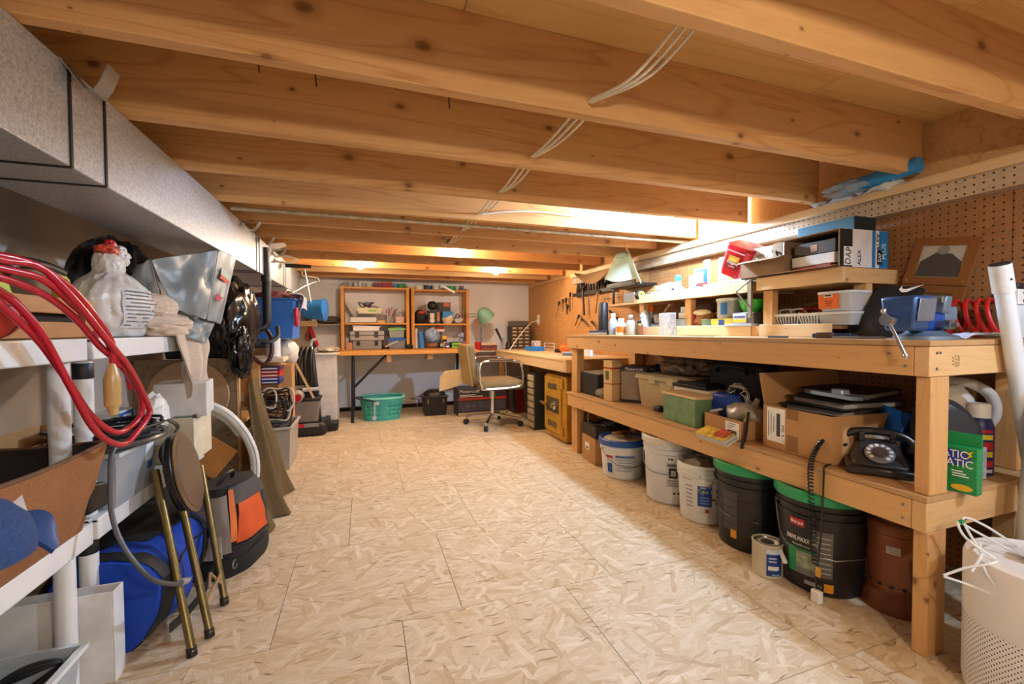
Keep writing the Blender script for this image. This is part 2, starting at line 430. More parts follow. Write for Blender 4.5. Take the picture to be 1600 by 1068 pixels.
struct(obj('wall_back', MB().bb((-1.3, 5.55, -.06), (2.26, 5.65, 1.80)), WALLP))
struct(obj('wall_left', MB().bb((-1.3, -2.0, -.06), (-1.2, 5.55, 1.80)), WALLL))
struct(obj('wall_right', MB().bb((2.16, -2.0, -.06), (2.26, 5.55, 1.80)), mat('#b9b2a8', .85, var=.08)))
struct(obj('wall_front', MB().bb((-1.2, -2.0, -.06), (2.16, -1.9, 1.80)), WALLP))
struct(obj('dark_strip_back', MB().bb((-1.2, 5.49, -.02), (2.16, 5.55, .035)), mat('#1d1b1a', .7)))  # dark strip along the foot of the back wall
# pegboard sheets on the right wall: three panels with butt joints
PEG = pegboard('pegboard brown', '#9c6b3e', off=(.004, .003)); PEGL = pegboard('pegboard tan', '#c08c52', off=(.004, .003))
PEGS = pegboard('pegboard strip', '#b9a387', off=(.004, .008))
pgw = bpy.data.objects.new('trim_1', None); COL.objects.link(pgw); struct(pgw)
pgw['label'] = 'brown pegboard sheets covering the right wall above the workbench'
for a, b, m, top in ((-.5, .86, PEG, 1.43), (.862, 2.9, PEG, 1.43), (2.902, 4.12, PEGL, 1.43), (4.122, 5.548, PEGL, 1.559)):
    obj('pegboard_panel', MB().bb((2.15, a, .02), (2.16, b, top)), m, pgw, smooth=0)
hd = bpy.data.objects.new('trim_2', None); COL.objects.link(hd); struct(hd)
hd['label'] = 'header ledge under the joists along the right wall, faced with a pegboard strip'
obj('header_strip', MB().bb((2.085, -.5, 1.43), (2.16, 4.1, 1.497)), PEGS, hd, smooth=0)
obj('sill_plate', MB().bb((2.06, -.5, 1.498), (2.16, 4.1, 1.535)), PALE, hd, bev=.002)
obj('ledge_lip', MB().bb((2.08, 1.3, 1.4975), (2.0835, 2.35, 1.51)), WHITE, hd)
obj('rim_board', MB().bb((2.13, -.5, 1.536), (2.16, 5.5, 1.763)), JOIST, hd)

# ceiling: deck sheets and joists
ce = bpy.data.objects.new('ceiling', None); COL.objects.link(ce); struct(ce)
for i, (xa, xb) in enumerate(((-1.2, .25), (.252, 1.47), (1.472, 2.16))):
    for a, b in ((-2.0, .298), (.3, 2.738), (2.74, 5.55)):
        obj('deck_panel', MB().bb((xa, a, 1.764), (xb, b, 1.782)), DECK, ce, smooth=0)
jm = mesh_of(MB().bb((-1.68, -.019, -.1025), (1.61, .019, .1025)), 'joist', 0)
for k in range(-7, 11):
    y = 1.1303 - .019 + .4064*k
    o = obj('joist', jm, JOIST, ce, (.48, y, 1.6615))
    b = o.modifiers.new('bevel', 'BEVEL'); b.width = .003; b.segments = 2
JY = lambda k: 1.1113 + .4064*(k-2)      # joist k of the photograph, counted from the one nearest the camera

# ------------------------------------------------------------------ bulbs
def bulb(i, loc, col, watts):
    names = ['bright cool white bare bulb between joists above the bench shelves',
             'glowing warm bulb in a porcelain socket at the middle of the ceiling',
             'small glowing warm bulb over the back table, left one',
             'small glowing warm bulb over the back table, right one',
             'added warm fill bulb, unseen behind the camera', 'cool white bare bulb over the near end of the workbench']
    t = thing('ceiling_bulb', names[i], 'light bulb', loc, 0, 'bare bulbs under the joists')
    m = bpy.data.materials.new('bulb light'); n, p = nt(m)
    p.inputs['Base Color'].default_value = (.9, .9, .9, 1)
    p.inputs['Emission Color'].default_value = col + (1,)
    p.inputs['Emission Strength'].default_value = watts/(PI*4*PI*.03**2)
    obj('glass', MB().lathe([(.0, -.036), (.015, -.033), (.026, -.022), (.031, -.006), (.028, .012), (.018, .03), (.013, .04)], 20), m, t)
    obj('socket', MB().lathe([(.014, .04), (.02, .042), (.022, .07), (.05, .075), (.052, .09), (.0, .09)], 20), WHITE, t)
    k = 1.764 - loc[2]
    if k > .092: obj('stem', MB().cyl((0, 0, .088), (0, 0, k), .012), WHITE, t)
for i, (l, c, w) in enumerate(BULBS):
    if w: bulb(i, l, c, w)

# ------------------------------------------------------------------ duct
du = thing('air_duct', 'long galvanised sheet metal air duct hung under the joists on the left', 'duct', (-.755, 0, 1.329))
for a, b in ((-1.9, 1.262), (1.264, 1.402), (1.404, 3.085), (3.087, 4.02), (4.022, 4.92)):
    obj('duct_section', MB().bb((-.127, a, 0), (.127, b, .228)), GALV, du, bev=.003)
for y in (1.263, 1.403, 3.045, 3.125, 3.98, 4.06):
    obj('drive_cleat', MB().bb((.1265, y-.004, -.001), (.1305, y+.004, .229)), DARKST, du)
    obj('drive_cleat', MB().bb((-.128, y-.004, -.003), (.128, y+.004, .0005)), DARKST, du)
obj('seam_flange', MB().bb((.127, 3.4, .01), (.130, 3.44, .19)), STEEL, du)
obj('end_cap', MB().bb((-.120, 4.92, .008), (.120, 4.925, .22)), STEEL, du)
for i, (y, w) in enumerate(((1.25, .05), (2.72, .05), (3.12, .05), (3.55, .06))):
    h = solo('hanger_strap', ['bent tin hanger strap at the near end of the duct', 'tin hanger strap beside the duct at its second joint',
              'tin hanger strap on the joist past the second duct joint', 'wide pale tin strap folded over the duct'][i], 'strap',
              MB().sheet(lambda u, v, y=y, w=w: (-.645 + .105*u, y + w*(v-.5) + .02*math.sin(3*u), 1.5578 - (0 if u < .2 else .045*math.sin(PI*(u-.2)/.8)*(1 if i else 1.3))), 6, 3, .002), STEEL, group='duct hanger straps')
# conduit and cables
solo('metal_channel', 'dull galvanised metal strip running under the fifth joist', 'pipe', MB().tube([(-.60, 2.41, 1.548), (.5, 2.41, 1.549), (2.1, 2.41, 1.548)], .011, 8), mat('#b4a892', .5, .5, var=.3, scale=30))
CABLE = mat('#e6ddca', .5, var=.04)
def cable(name, label, pts, r=.0035, m=CABLE, cat='cable', group=None, n=6, k=8):
    return solo(name, label, cat, MB().tube(spline(pts, k), r, n), m, group=group)
wx = [(.66, 1.615), (.615, 1.60), (.60, 1.60), (.60, 1.595), (.60, 1.60), (.60, 1.60), (.6, 1.6)]
cn = ['nearest joist gap', 'second joist gap', 'third joist gap', 'fourth joist gap', 'fifth joist gap', 'sixth joist gap']
for g in range(6):
    y0, y1 = JY(g+1), JY(g+2); (xa, za), (xb, zb) = (wx[g], wx[g+1])
    if g == 0: xa, za = .70, 1.66
    t = thing('cable_bundle', 'white electrical cables drooping across the ' + cn[g], 'cable', (0, 0, 0), 0, 'white cables threaded through the joists')
    for c in range(3):
        dx = (c-1)*.014
        obj('cable', MB().tube(spline([(xa+dx, y0, za), (xa+dx*1.6, y0+.05, za-.012), ((xa+xb)/2+dx*1.8, (y0+y1)/2, min(za, zb)-.03+.006*c), (xb+dx*.6, y1-.05, zb-.012), (xb+dx*.4, y1, zb)], 6), .0042, 6), CABLE, t)
cable('cable_run', 'single white cable stapled along the fourth joist towards the right', [(.62, 2.30, 1.59), (.75, 2.295, 1.612), (.95, 2.295, 1.628), (1.2, 2.296, 1.622), (1.5, 2.296, 1.628), (1.7, 2.296, 1.61)], .004, mat('#eef0f4', .4))
cable('cable_loop', 'thin brown cable looping down between the joists near the warm bulb', [(.50, 2.74, 1.6), (.50, 2.80, 1.545), (.52, 2.88, 1.53), (.56, 2.95, 1.58), (.57, 3.10, 1.60)], .004, mat('#6a4a2c', .6))
nl = [('bent nail sticking out under the second joist', (-.10, 1.135, 1.535)), ('nail sticking down beside the second joist on the left', (-.22, 1.135, 1.545)), ('long nail in the third joist face', (.22, 1.136, 1.535))]
for l, p in nl:
    solo('nail', l, 'nail', MB().cyl((p[0], p[1], p[2]), (p[0]-.004, p[1], p[2]+.05), .0018, n=6), DARKST, group='nails in the joists')
# things pushed up between joists and duct
solo('paper_roll', 'folded white paper tucked on top of the duct', 'paper', MB().sheet(lambda u, v: (-.70 + .17*u, 3.42 + .16*v, 1.562 + .02*u - .03*math.sin(PI*u)*v), 6, 4, .003), PAPER)
t = thing('cable_coil', 'white cable coil pushed behind the far end of the duct', 'cable')
for k in range(4):
    obj('loop', MB().tube([(-.56 + (.07+.006*k)*math.cos(a*PI/8), 3.62+.02*k+.03*math.sin(a*PI/8), 1.50 + .03*math.sin(a*PI/8)) for a in range(16)], .004, 6, True), CABLE, t)
solo('rubber_sleeve', 'black rubber tube lying over the duct edge', 'tube', MB().cyl((-.60, 3.92, 1.492), (-.42, 3.98, 1.498), .018, .014), RUBBER)
solo('wire_hook', 'white wire hook at the far end of the duct', 'hook', MB().tube(spline([(-.58, 4.77, 1.562), (-.575, 4.77, 1.51), (-.5, 4.78, 1.505), (-.44, 4.79, 1.49), (-.43, 4.79, 1.462)], 6), .006, 6), CABLE)

# ------------------------------------------------------------------ workbench, right
wb = thing('workbench', 'long pine workbench with a lower shelf along the right wall', 'workbench', (0, 0, 0))
obj('worktop', MB().bb((1.495, .755, .899), (2.148, 3.045, .915)), PLY, wb, bev=.001)
obj('front_rail', MB().bb((1.50, .796, .812), (1.538, 3.04, .898)), PINE, wb, bev=.003)
obj('end_rail', MB().bb((1.50, .758, .812), (2.148, .795, .898)), PINEX, wb, bev=.003)
obj('lower_shelf', MB().bb((1.495, .755, .455), (2.148, 3.045, .470)), PLY, wb, bev=.001)
obj('lower_front_rail', MB().bb((1.50, .796, .366), (1.538, 3.04, .454)), PINE, wb, bev=.003)
obj('lower_end_rail', MB().bb((1.50, .758, .366), (2.148, .795, .454)), PINEX, wb, bev=.003)
for z0, z1 in ((0.0, .3655), (.4705, .8115)):
    obj('post', MB().bb((1.515, .760, z0), (1.598, .798, z1)), PINEZ, wb, bev=.004)
    obj('post', MB().bb((1.5385, 2.95, z0), (1.60, 3.04, z1)), PINEZ, wb, bev=.004)
    obj('rear_post', MB().bb((2.06, .80, z0), (2.148, .86, z1)), PINEZ, wb, bev=.004)
    obj('rear_post', MB().bb((2.06, 2.95, z0), (2.148, 3.04, z1)), PINEZ, wb, bev=.004)
for i, (x, y, z, l) in enumerate(((1.499, .815, .84, 0), (1.499, .815, .875, 0), (1.499, .815, .39, 0), (1.499, .815, .43, 0), (1.53, .757, .835, 1), (1.545, .757, .88, 1), (1.53, .757, .88, 1))):
    obj('screw', MB().cyl((x, y, z), (x-.0015*(1-l), y-.0015*l, z), .004, n=10), STEEL, wb)
text('S-P-F\nKD-HT\nNLGA', .012, mat('#a57a50', .8), wb, (1.62, .7575, .855), rad(90, -90, 0))
# risers standing on the workbench
def riser(name, label, y0, y1, x0, zb, zt, legs):
    t = thing(name, label, 'shelf', (0, 0, 0))
    obj('front_board', MB().bb((x0, y0, zb), (x0+.019, y1, zt)), PALE, t, bev=.002)
    obj('end_board', MB().bb((x0+.02, y0, zb), (2.148, y0+.019, zt)), PINEX, t, bev=.002)
    obj('shelf_board', MB().bb((x0+.02, y0+.02, zb+.004), (2.148, y1, zb+.022)), PLY, t)
    for y in legs:
        x1 = x0 + (.15 if y < 1.3 else .04)
        obj('upright', MB().bb((x1, y, .9155), (x1+.038, y+.05, zb)), PINEZ, t, bev=.002)
    return t
lt = thing('low_riser', 'low pale board riser along the back of the workbench', 'shelf', (0, 0, 0))
obj('front_board', MB().bb((1.83, 1.262, .9155), (1.848, 1.60, .972)), PALE, lt, bev=.002)
obj('front_board', MB().bb((1.83, 1.65, .9155), (1.848, 2.62, .972)), PALE, lt, bev=.002)
obj('shelf_board', MB().bb((1.90, 1.262, .950), (2.148, 2.62, .965)), PLY, lt)
obj('upright', MB().bb((1.835, 1.601, .9155), (1.849, 1.649, .966)), PINEZ, lt)
riser('upper_riser', 'raised pale board shelf over the near half of the low riser, under the cartons', 1.20, 1.60, 1.81, 1.137, 1.198, (1.205, 1.545))
r_ = riser('upper_riser', 'raised pale board shelf with clutter, left of the cartons', 1.66, 2.62, 1.82, 1.135, 1.192, (2.1, 2.56))
solo('folding_bracket', 'steel folding bracket arm at the gap between the two raised shelves', 'bracket',
     MB().box((1.805, 1.63, 1.10), (.012, .02, .19)).cyl((1.80, 1.63, 1.19), (1.79, 1.70, 1.14), .004).cyl((1.79, 1.70, 1.14), (1.80, 1.62, 1.05), .004), STEEL)
# lower side bench at the back
sb = thing('side_bench', 'lower pale side bench in the back right corner', 'workbench', (0, 0, 0))
obj('bench_top', MB().bb((1.50, 3.07, .700), (2.148, 5.0, .716)), PALE, sb, bev=.002)
obj('bench_top', MB().bb((1.22, 5.001, .700), (2.148, 5.48, .716)), PALE, sb, bev=.002)
obj('front_rail', MB().bb((1.505, 3.11, .612), (1.543, 4.99, .699)), PALE, sb, bev=.003)
obj('end_rail', MB().bb((1.505, 3.07, .612), (2.148, 3.109, .699)), PINEX, sb, bev=.003)
for x, y in ((1.60, 3.115), (1.545, 4.93), (2.08, 5.40)):
    obj('leg', MB().bb((x, y, 0), (x+.05, y+.05, .699)), PINEZ, sb, bev=.003)

# ================================================================== under and on the workbench
def face(loc): return math.atan2(-loc[1], -loc[0])
def bucket(label, loc, rt, rb, h, body, lid=None, handle=None, swing=60, ribs=True, liner=None, group='plastic pails under the workbench', cat='bucket', name='pail', hang=None):
    t = thing(name, label, cat, loc, 0, group)
    k = lambda z: rb + (rt-rb)*z/h
    pr = [(0, 0), (rb-.006, 0), (rb, .006)]
    if ribs:
        for z in (h*.80, h*.88, h*.95):
            pr += [(k(z)-.0005, z-.012), (k(z)+.006, z-.010), (k(z)+.006, z-.004), (k(z), z-.002)]
    pr += [(rt, h), (rt-.004, h), (k(.02)-.006, .012), (0, .012)]
    obj('body', MB().lathe(pr, 40), body, t)
    if lid is not None:
        obj('lid', MB().lathe([(rt-.012, h-.004), (rt+.009, h-.022), (rt+.011, h-.018), (rt+.011, h+.010), (rt+.004, h+.016), (rt-.012, h+.014), (rt-.016, h+.004), (0, h+.002)], 40), lid, t)
    if handle:
        a = face(loc) + math.radians(hang if hang is not None else 0); zt = h*.83
        sd = Vector((-math.sin(a), math.cos(a), 0)); fr = Vector((math.cos(a), math.sin(a), 0)); rr = k(zt)+.008
        ph = math.radians(swing); L = rr*1.04
        pts = []
        for i in range(17):
            th = PI*i/16
            q = sd*(rr*math.cos(th)) + Vector((0, 0, zt)) + (fr*math.sin(ph) - Vector((0, 0, 1))*math.cos(ph))*(L*math.sin(th))
            rad2 = math.hypot(q.x, q.y); mn = k(max(0, q.z))+.009
            if rad2 < mn and rad2 > 1e-4: q.x *= mn/rad2; q.y *= mn/rad2
            pts.append(q)
        hd_ = obj('handle', MB().tube(pts, .0022, 6), handle, t)
        for s in (1, -1):
            obj('handle_ear', MB().cyl(sd*(s*(rr-.006)) + Vector((0, 0, zt)), sd*(s*(rr+.004)) + Vector((0, 0, zt)), .010, n=12), body, t)
    return t, k
def wrap(t, k, h, z0, z1, a, w, m, off=.0016, name='label', n=10):
    r0 = k(z0)+off; r1 = k(z1)+off
    return obj(name, MB().arc(r0, z0, z1, a-w/2/r0, a+w/2/r0, n, .0008, r1), m, t)

# --- pail with blue lid
L = (1.60, 2.43, 0)
t, k = bucket('white pail with a blue lid and folded gloves on it, beside the floor carton', L, .142, .125, .232, WHITEP, mat('#1d4f9e', .4), STEEL, 45, hang=25)
a = face(L)
obj('lid_insert', MB().lathe([(0, .2345), (.124, .2345), (.124, .236), (0, .236)], 32), mat('#d8cdbb', .7, var=.2), t)
wrap(t, k, .232, .03, .15, a-.62, .05, mat('#d5dbe6', .6))
wrap(t, k, .232, .04, .10, a-.62, .035, mat('#2b5aa8', .5), .0028)
wrap(t, k, .232, .135, .15, a-.62, .05, mat('#b8342c', .5), .0028)
lb = wrap(t, k, .232, .05, .14, a+.12, .12, mat('#cfd6dc', .6))
for j in range(5): wrap(t, k, .232, .058+.017*j, .062+.017*j, a+.10+.02*(j % 2), .085, mat('#8b96a6', .7), .003, 'print')
wrap(t, k, .232, .142, .156, a+.12, .12, mat('#5d7cb4', .6), .003, 'print')
g = thing('work_gloves', 'yellow brown leather gloves lying on the blue pail lid', 'gloves', (1.61, 2.44, .2485), .5)
obj('glove', MB().box((0, 0, .008), (.10, .05, .012), rad(0, 6, 12)).box((.06, .012, .012), (.05, .018, .012), rad(0, 0, 20)).box((.06, -.01, .012), (.055, .016, .012), rad(0, 0, -4)), mat('#9a7438', .8), g, bev=.004)
obj('glove', MB().box((-.005, .02, .022), (.10, .045, .012), rad(0, -5, -28)), mat('#8a6830', .8), g, bev=.004)
# --- tall white pail
L = (1.635, 2.00, 0)
t, k = bucket('tall dirty white pail with a loose white lid and a black printed warning', L, .146, .128, .345, mat('#d9dadb', .4, var=.06), mat('#ded7c8', .5), STEEL, 40, hang=-20)
a = face(L)
lb = wrap(t, k, .345, .10, .235, a+.10, .07, mat('#c9c9c8', .6))
wrap(t, k, .345, .15, .205, a+.10, .045, INK, .0026, 'pictogram')
wrap(t, k, .345, .162, .192, a+.10, .025, mat('#c9c9c8', .6), .0034, 'pictogram')
wrap(t, k, .345, .212, .228, a+.10, .06, mat('#6b6b6c', .7), .0026, 'print')
for j in range(3): wrap(t, k, .345, .108+.013*j, .113+.013*j, a+.10, .055, mat('#777777', .7), .0026, 'print')
for j in range(3): wrap(t, k, .345, .062, .072, a+.14+.17*j, .012, INK, .0026, 'print')
wrap(t, k, .345, .25, .258, a-.05, .01, INK, .0026, 'print'); wrap(t, k, .345, .248, .257, a+.05, .012, INK, .0026, 'print')
# --- Type 1 pail, open
L = (1.615, 1.735, 0)
t, k = bucket('open white pail printed Type 1, between tall pail and black pail', L, .118, .104, .285, mat('#e3e2dc', .4, var=.05), None, None)
a = face(L)
wrap(t, k, .285, .09, .19, a+.10, .064, mat('#1c47a0', .5))
wraptext('Type 1', .026, mat('#c9dc4c', .6), t, .1168, a+.10, .165, .95)
wraptext('MAPEI', .012, PAPER, t, .1172, a+.03, .182, .9)
for j in range(3): wrap(t, k, .285, .104+.014*j, .108+.014*j, a+.10, .045, mat('#8fa8d8', .6), .0026, 'print')
wrap(t, k, .285, .055, .085, a+.14, .05, mat('#cfd2cc', .6)); wrap(t, k, .285, .06, .078, a+.20, .02, mat('#b8452a', .6), .0026, 'print')
wrap(t, k, .285, .12, .13, a+.50, .035, mat('#8a5a34', .6), .0026, 'print')
for j in range(6): wrap(t, k, .285, .08+.02*j, .085+.02*j, a-.55, .035, mat('#8d8f94', .7), .002, 'print')
for j in range(3): wrap(t, k, .285, .10+.03*j, .118+.03*j, a+.62, .012, mat('#333a44', .7), .002, 'print')
solo('crumpled_rag', 'dirty white rag stuffed in the open pail', 'rag', MB().blob((1.615, 1.735, .215), (.088, .088, .07), 4, .35, 2.2, 3, ridge=True), mat('#b3a48e', .9, var=.2))
# --- black pail with green lid, far
L = (1.625, 1.455, 0)
BPAIL = mat('#1b1a19', .42, var=.25, scale=6)
t, k = bucket('black pail with a green lid and steel handle, behind the small paint can', L, .142, .128, .352, BPAIL, LIDG, STEEL, 8, hang=12)
a = face(L)
wrap(t, k, .352, .08, .25, a-.62, .065, mat('#4a443f', .6))
for j in range(4): wrap(t, k, .352, .11+.035*j, .112+.035*j, a-.62, .06, BLACK, .0026, 'print')
wrap(t, k, .352, .05, .085, a-.50, .026, mat('#e09a22', .5), .003, 'sticker')
em = wrap(t, k, .352, .06, .22, a-.02, .085, mat('#262321', .55), .0016, 'embossed_panel')
obj('emblem', MB().tube([( (k(.15)+.003)*math.cos(a-.02+.030*math.cos(b)/.135), (k(.15)+.003)*math.sin(a-.02+.030*math.cos(b)/.135), .15+.024*math.sin(b)) for b in [2*PI*i/24 for i in range(24)]], .0018, 5, True), mat('#3a3633', .5), t)
# --- black pail with green lid, near (printed)
L = (1.622, 1.142, 0)
t, k = bucket('near black pail with a green lid and printed driveway sealer label', L, .142, .128, .352, BPAIL, LIDG, STEEL, 12, hang=18)
a = face(L)
wrap(t, k, .352, .05, .25, a-.42, .115, mat('#1f1e1c', .5))
wrap(t, k, .352, .06, .155, a-.66, .03, GREEN, .0028, 'print')
wrap(t, k, .352, .085, .145, a-.40, .075, mat('#8f9a80', .6, var=.5, scale=60), .0028, 'print')
wrap(t, k, .352, .062, .085, a-.40, .075, mat('#6a6c6a', .6), .0028, 'print')
wrap(t, k, .352, .145, .153, a-.45, .10, GREEN, .0028, 'print')
wrap(t, k, .352, .235, .262, a-.52, .05, RED, .0028, 'print')
wraptext('Black Jack', .016, PAPER, t, .1425, a-.52, .248, .7)
wraptext('DRIVE-MAXX 500', .022, PAPER, t, .1412, a-.42, .188, .62)
wraptext('Driveway Filler and Sealer', .009, mat('#cfd4cf', .6), t, .1398, a-.40, .166, .7)
wrap(t, k, .352, .07, .235, a+.05, .06, mat('#5f5d5b', .6), .0018)
for j in range(8): wrap(t, k, .352, .085+.018*j, .089+.018*j, a+.05, .05, mat('#a8a6a2', .7), .003, 'print')
wrap(t, k, .352, .03, .044, a-.22, .035, mat('#9a9a98', .7), .002, 'print'); wraptext('17 L', .012, PAPER, t, .1325, a-.02, .036, .8)
wrap(t, k, .352, .02, .05, a+.20, .028, mat('#e09a22', .5), .002, 'sticker')
solo('brush_handle', 'white paint brush handle poking out between the black pails', 'brush', MB().tube([(1.50, 1.225, .125), (1.475, 1.18, .10), (1.46, 1.155, .088)], .008, 8), WHITEP)
# --- paint can
L = (1.478, 1.245, 0)
t = thing('paint_can', 'small dented paint can with a blue printed label on the floor', 'paint can', L)
obj('body', MB().lathe([(0, 0), (.052, 0), (.054, .003), (.053, .006), (.053, .118), (.055, .121), (.055, .126), (.050, .127), (.048, .121), (0, .120)], 32), mat('#cfc6ae', .35, .2, var=.1), t)
obj('lid', MB().lathe([(0, .1205), (.036, .1205), (.038, .124), (.044, .124), (.046, .121), (.048, .1215), (.048, .120)], 32), STEEL, t)
a = face(L)
obj('label', MB().arc(.0538, .012, .095, a-.05, a+1.0, 10), mat('#21408f', .5), t)
obj('label', MB().arc(.0538, .0955, .112, a-.05, a+1.0, 10), mat('#c6d2df', .5), t)
obj('emblem', MB().arc(.0546, .035, .050, a+.05, a+.75, 8), mat('#e6e8ea', .5), t)
for j in range(2): obj('print', MB().arc(.0546, .066+.012*j, .071+.012*j, a+.1, a+.6, 6), mat('#c9d2e8', .6), t)
obj('print', MB().arc(.0546, .014, .02, a+.3, a+.8, 6), mat('#8fb6d8', .6), t)
# --- brown motor/pump body
L = (1.712, .953, 0)
t = thing('brown_canister', 'rusty brown metal canister heater under the near bench post', 'heater', L); t.scale = (.72, .72, 1)
BR = mat('#8a4f2c', .5, .2, var=.22, scale=9)
obj('base', MB().lathe([(0, .0), (.128, .0), (.13, .012), (.12, .045), (.108, .06), (.102, .068), (0, .068)], 32), mat('#7a4526', .5, .2, var=.3), t)
obj('body', MB().lathe([(.100, .066), (.100, .255), (.108, .262), (.108, .285), (.100, .295), (.09, .30), (0, .30)], 36), BR, t)
obj('top_cap', MB().lathe([(.088, .298), (.082, .325), (.068, .352), (.03, .37), (0, .372)], 28), mat('#6b3b1c', .4, .3, var=.35), t)
for i in range(14):
    aa = 2*PI*i/14
    obj('vent', MB().box((.101*math.cos(aa), .101*math.sin(aa), .088), (.004, .014, .010), (0, 0, aa)), BLACK, t)
aa = face(L)
for z in (.08, .25): obj('band', MB().lathe([(.1005, z), (.103, z), (.103, z+.006), (.1005, z+.006)], 36), mat('#9a6038', .4, .3), t)
obj('rating_plate', MB().arc(.1015, .20, .225, aa-.28, aa+.22, 8), mat('#c9c4bb', .5, .4), t)
for z in (.205, .212, .219): obj('print', MB().arc(.1024, z, z+.002, aa-.22, aa+.15, 6), mat('#7d756c', .7), t)

# --- floor carton with a dark tray on it
def carton(name, label, loc, d, rz=0, open_=False, m=CARD, cat='box', flaps=(), tape=True, group=None, fill=None):
    t = thing(name, label, cat, loc, rz, group)
    x, y, z = d; w = .004
    if open_:
        b = MB().box((0, 0, w/2), (x, y, w))
        for sx in (-1, 1): b.box((sx*(x/2-w/2), 0, z/2), (w, y, z))
        for sy in (-1, 1): b.box((0, sy*(y/2-w/2), z/2), (x-2*w, w, z))
        obj('body', b, m, t)
        for f, ang in flaps:
            s = math.sin(math.radians(ang)); c = math.cos(math.radians(ang)); fl_ = min(x, y)*.45
            if f in '+x-x'[0:2] or f == '-x':
                sg = 1 if f == '+x' else -1
                obj('flap', MB().box((sg*(x/2 + c*fl_/2), 0, z + s*fl_/2), (fl_, y-.01, w*.8), (0, -sg*math.radians(ang), 0)), m, t)
            else:
                sg = 1 if f == '+y' else -1
                obj('flap', MB().box((0, sg*(y/2 + c*fl_/2), z + s*fl_/2), (x-.01, fl_, w*.8), (sg*math.radians(ang), 0, 0)), m, t)
    else:
        obj('body', MB().box((0, 0, z/2), (x, y, z)), m, t, bev=.003)
        if tape: obj('tape', MB().box((0, 0, z+.0006), (x+.001, .045, .001)), mat('#a5773f', .3), t)
    return t
t = carton('carton', 'small brown carton on the floor under the far end of the workbench', (1.62, 2.735, 0), (.20, .22, .185), math.radians(-4))
obj('label', MB().box((-.1005, .02, .11), (.001, .07, .05)), PAPER, t); obj('barcode', MB().box((-.1012, .02, .10), (.0006, .045, .015)), mat('#77777a', .8), t)
t = carton('parts_tray', 'dark open tray heaped with wires on top of the floor carton', (1.66, 2.74, .187), (.26, .24, .085), math.radians(-6), True, mat('#33271f', .7), 'tray')
for i in range(12):
    q = random.Random(i)
    pts = [(q.uniform(-.1, .1), q.uniform(-.1, .1), .05+q.uniform(0, .05)) for _ in range(4)]
    pts[0] = (pts[0][0], pts[0][1], .01)
    obj('wire', MB().tube(spline(pts, 5), .003, 5), [CABLE, STEEL, BLACK][i % 3], t)
obj('wire', MB().tube(spline([(-.09, .08, .02), (-.10, .09, .12), (-.06, .10, .15), (0, .06, .09)], 6), .003, 5), CABLE, t)
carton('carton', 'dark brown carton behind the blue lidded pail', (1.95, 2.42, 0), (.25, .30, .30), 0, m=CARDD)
carton('carton', 'dark brown carton against the wall behind the tall white pail', (1.98, 2.02, 0), (.25, .30, .31), .1, m=CARDD)

# ------------------------------------------------------------------ lower shelf of the workbench (z = .4705)
Z = .4705
t = thing('black_case', 'black box case with a pale lid at the far end of the lower shelf', 'case', (1.68, 2.83, Z), 0)
obj('body', MB().box((0, 0, .08), (.22, .27, .16)), mat('#202022', .55), t, bev=.005)
obj('lid', MB().box((0, 0, .1645), (.19, .28, .008)), mat('#a89f90', .6), t)
solo('tool_pouch', 'clear plastic pouch on a black tray beside the black case', 'pouch', MB().blob((1.60, 2.66, .505), (.06, .06, .034), 3, .25, 3, 3, zmin=.471), mat('#8f8a80', .25, var=.3))
t = thing('wood_post', 'square timber offcut bound with red straps standing on the lower shelf', 'post', (1.60, 2.545, Z), math.radians(8))
obj('timber', MB().box((0, 0, .137), (.088, .088, .274)), wood('pale timber', '#e2c08a', '#c99c60', axis=2, knots=.04, kscale=3), t, bev=.003)
obj('strap', MB().box((0, 0, .222), (.0895, .0895, .010)), RED, t); obj('strap', MB().box((0, 0, .116), (.0895, .0895, .006)), mat('#8a4a30', .6), t)
obj('leaf_label', MB().box((-.0448, .005, .172), (.001, .035, .06)), mat('#4d6a30', .6), t)
t = thing('tool_carton', 'grey printed tool carton with a navy top band behind the timber offcut', 'box', (1.76, 2.47, Z), math.radians(38))
obj('body', MB().box((0, 0, .118), (.24, .17, .236)), mat('#a59684', .7), t, bev=.003)
obj('band', MB().box((0, 0, .222), (.2415, .1715, .030)), mat('#2b2f45', .6), t)
obj('band', MB().box((0, 0, .012), (.2415, .1715, .016)), mat('#23232a', .6), t)
text('Mastercraft', .032, PAPER, t, (-.12-.0015, 0, .222), FX, .8); text('Mastercraft', .032, PAPER, t, (0, -.0875, .222), FY, .95)
for j in range(4): obj('print', MB().box((-.01, -.0858, .18-.014*j), (.13-.02*j, .001, .006)), mat('#5a5148', .7), t)
obj('print', MB().box((-.075, -.0858, .115), (.022, .001, .03)), INK, t); text('?', .022, PAPER, t, (-.075, -.0868, .115), FY)
for j in range(3): obj('print', MB().box((.03, -.0858, .12-.014*j), (.06, .001, .003)), mat('#7a6f64', .7), t)
solo('blue_cloth', 'dark blue cloth hanging over the carton behind the tote', 'cloth', MB().sheet(lambda u, v: (1.78+.05*v+.015*math.sin(9*u), 2.34-.14*u, .72-.18*v+.02*math.sin(7*u+3*v)-.03*u), 12, 8, .006), mat('#182a58', .9))
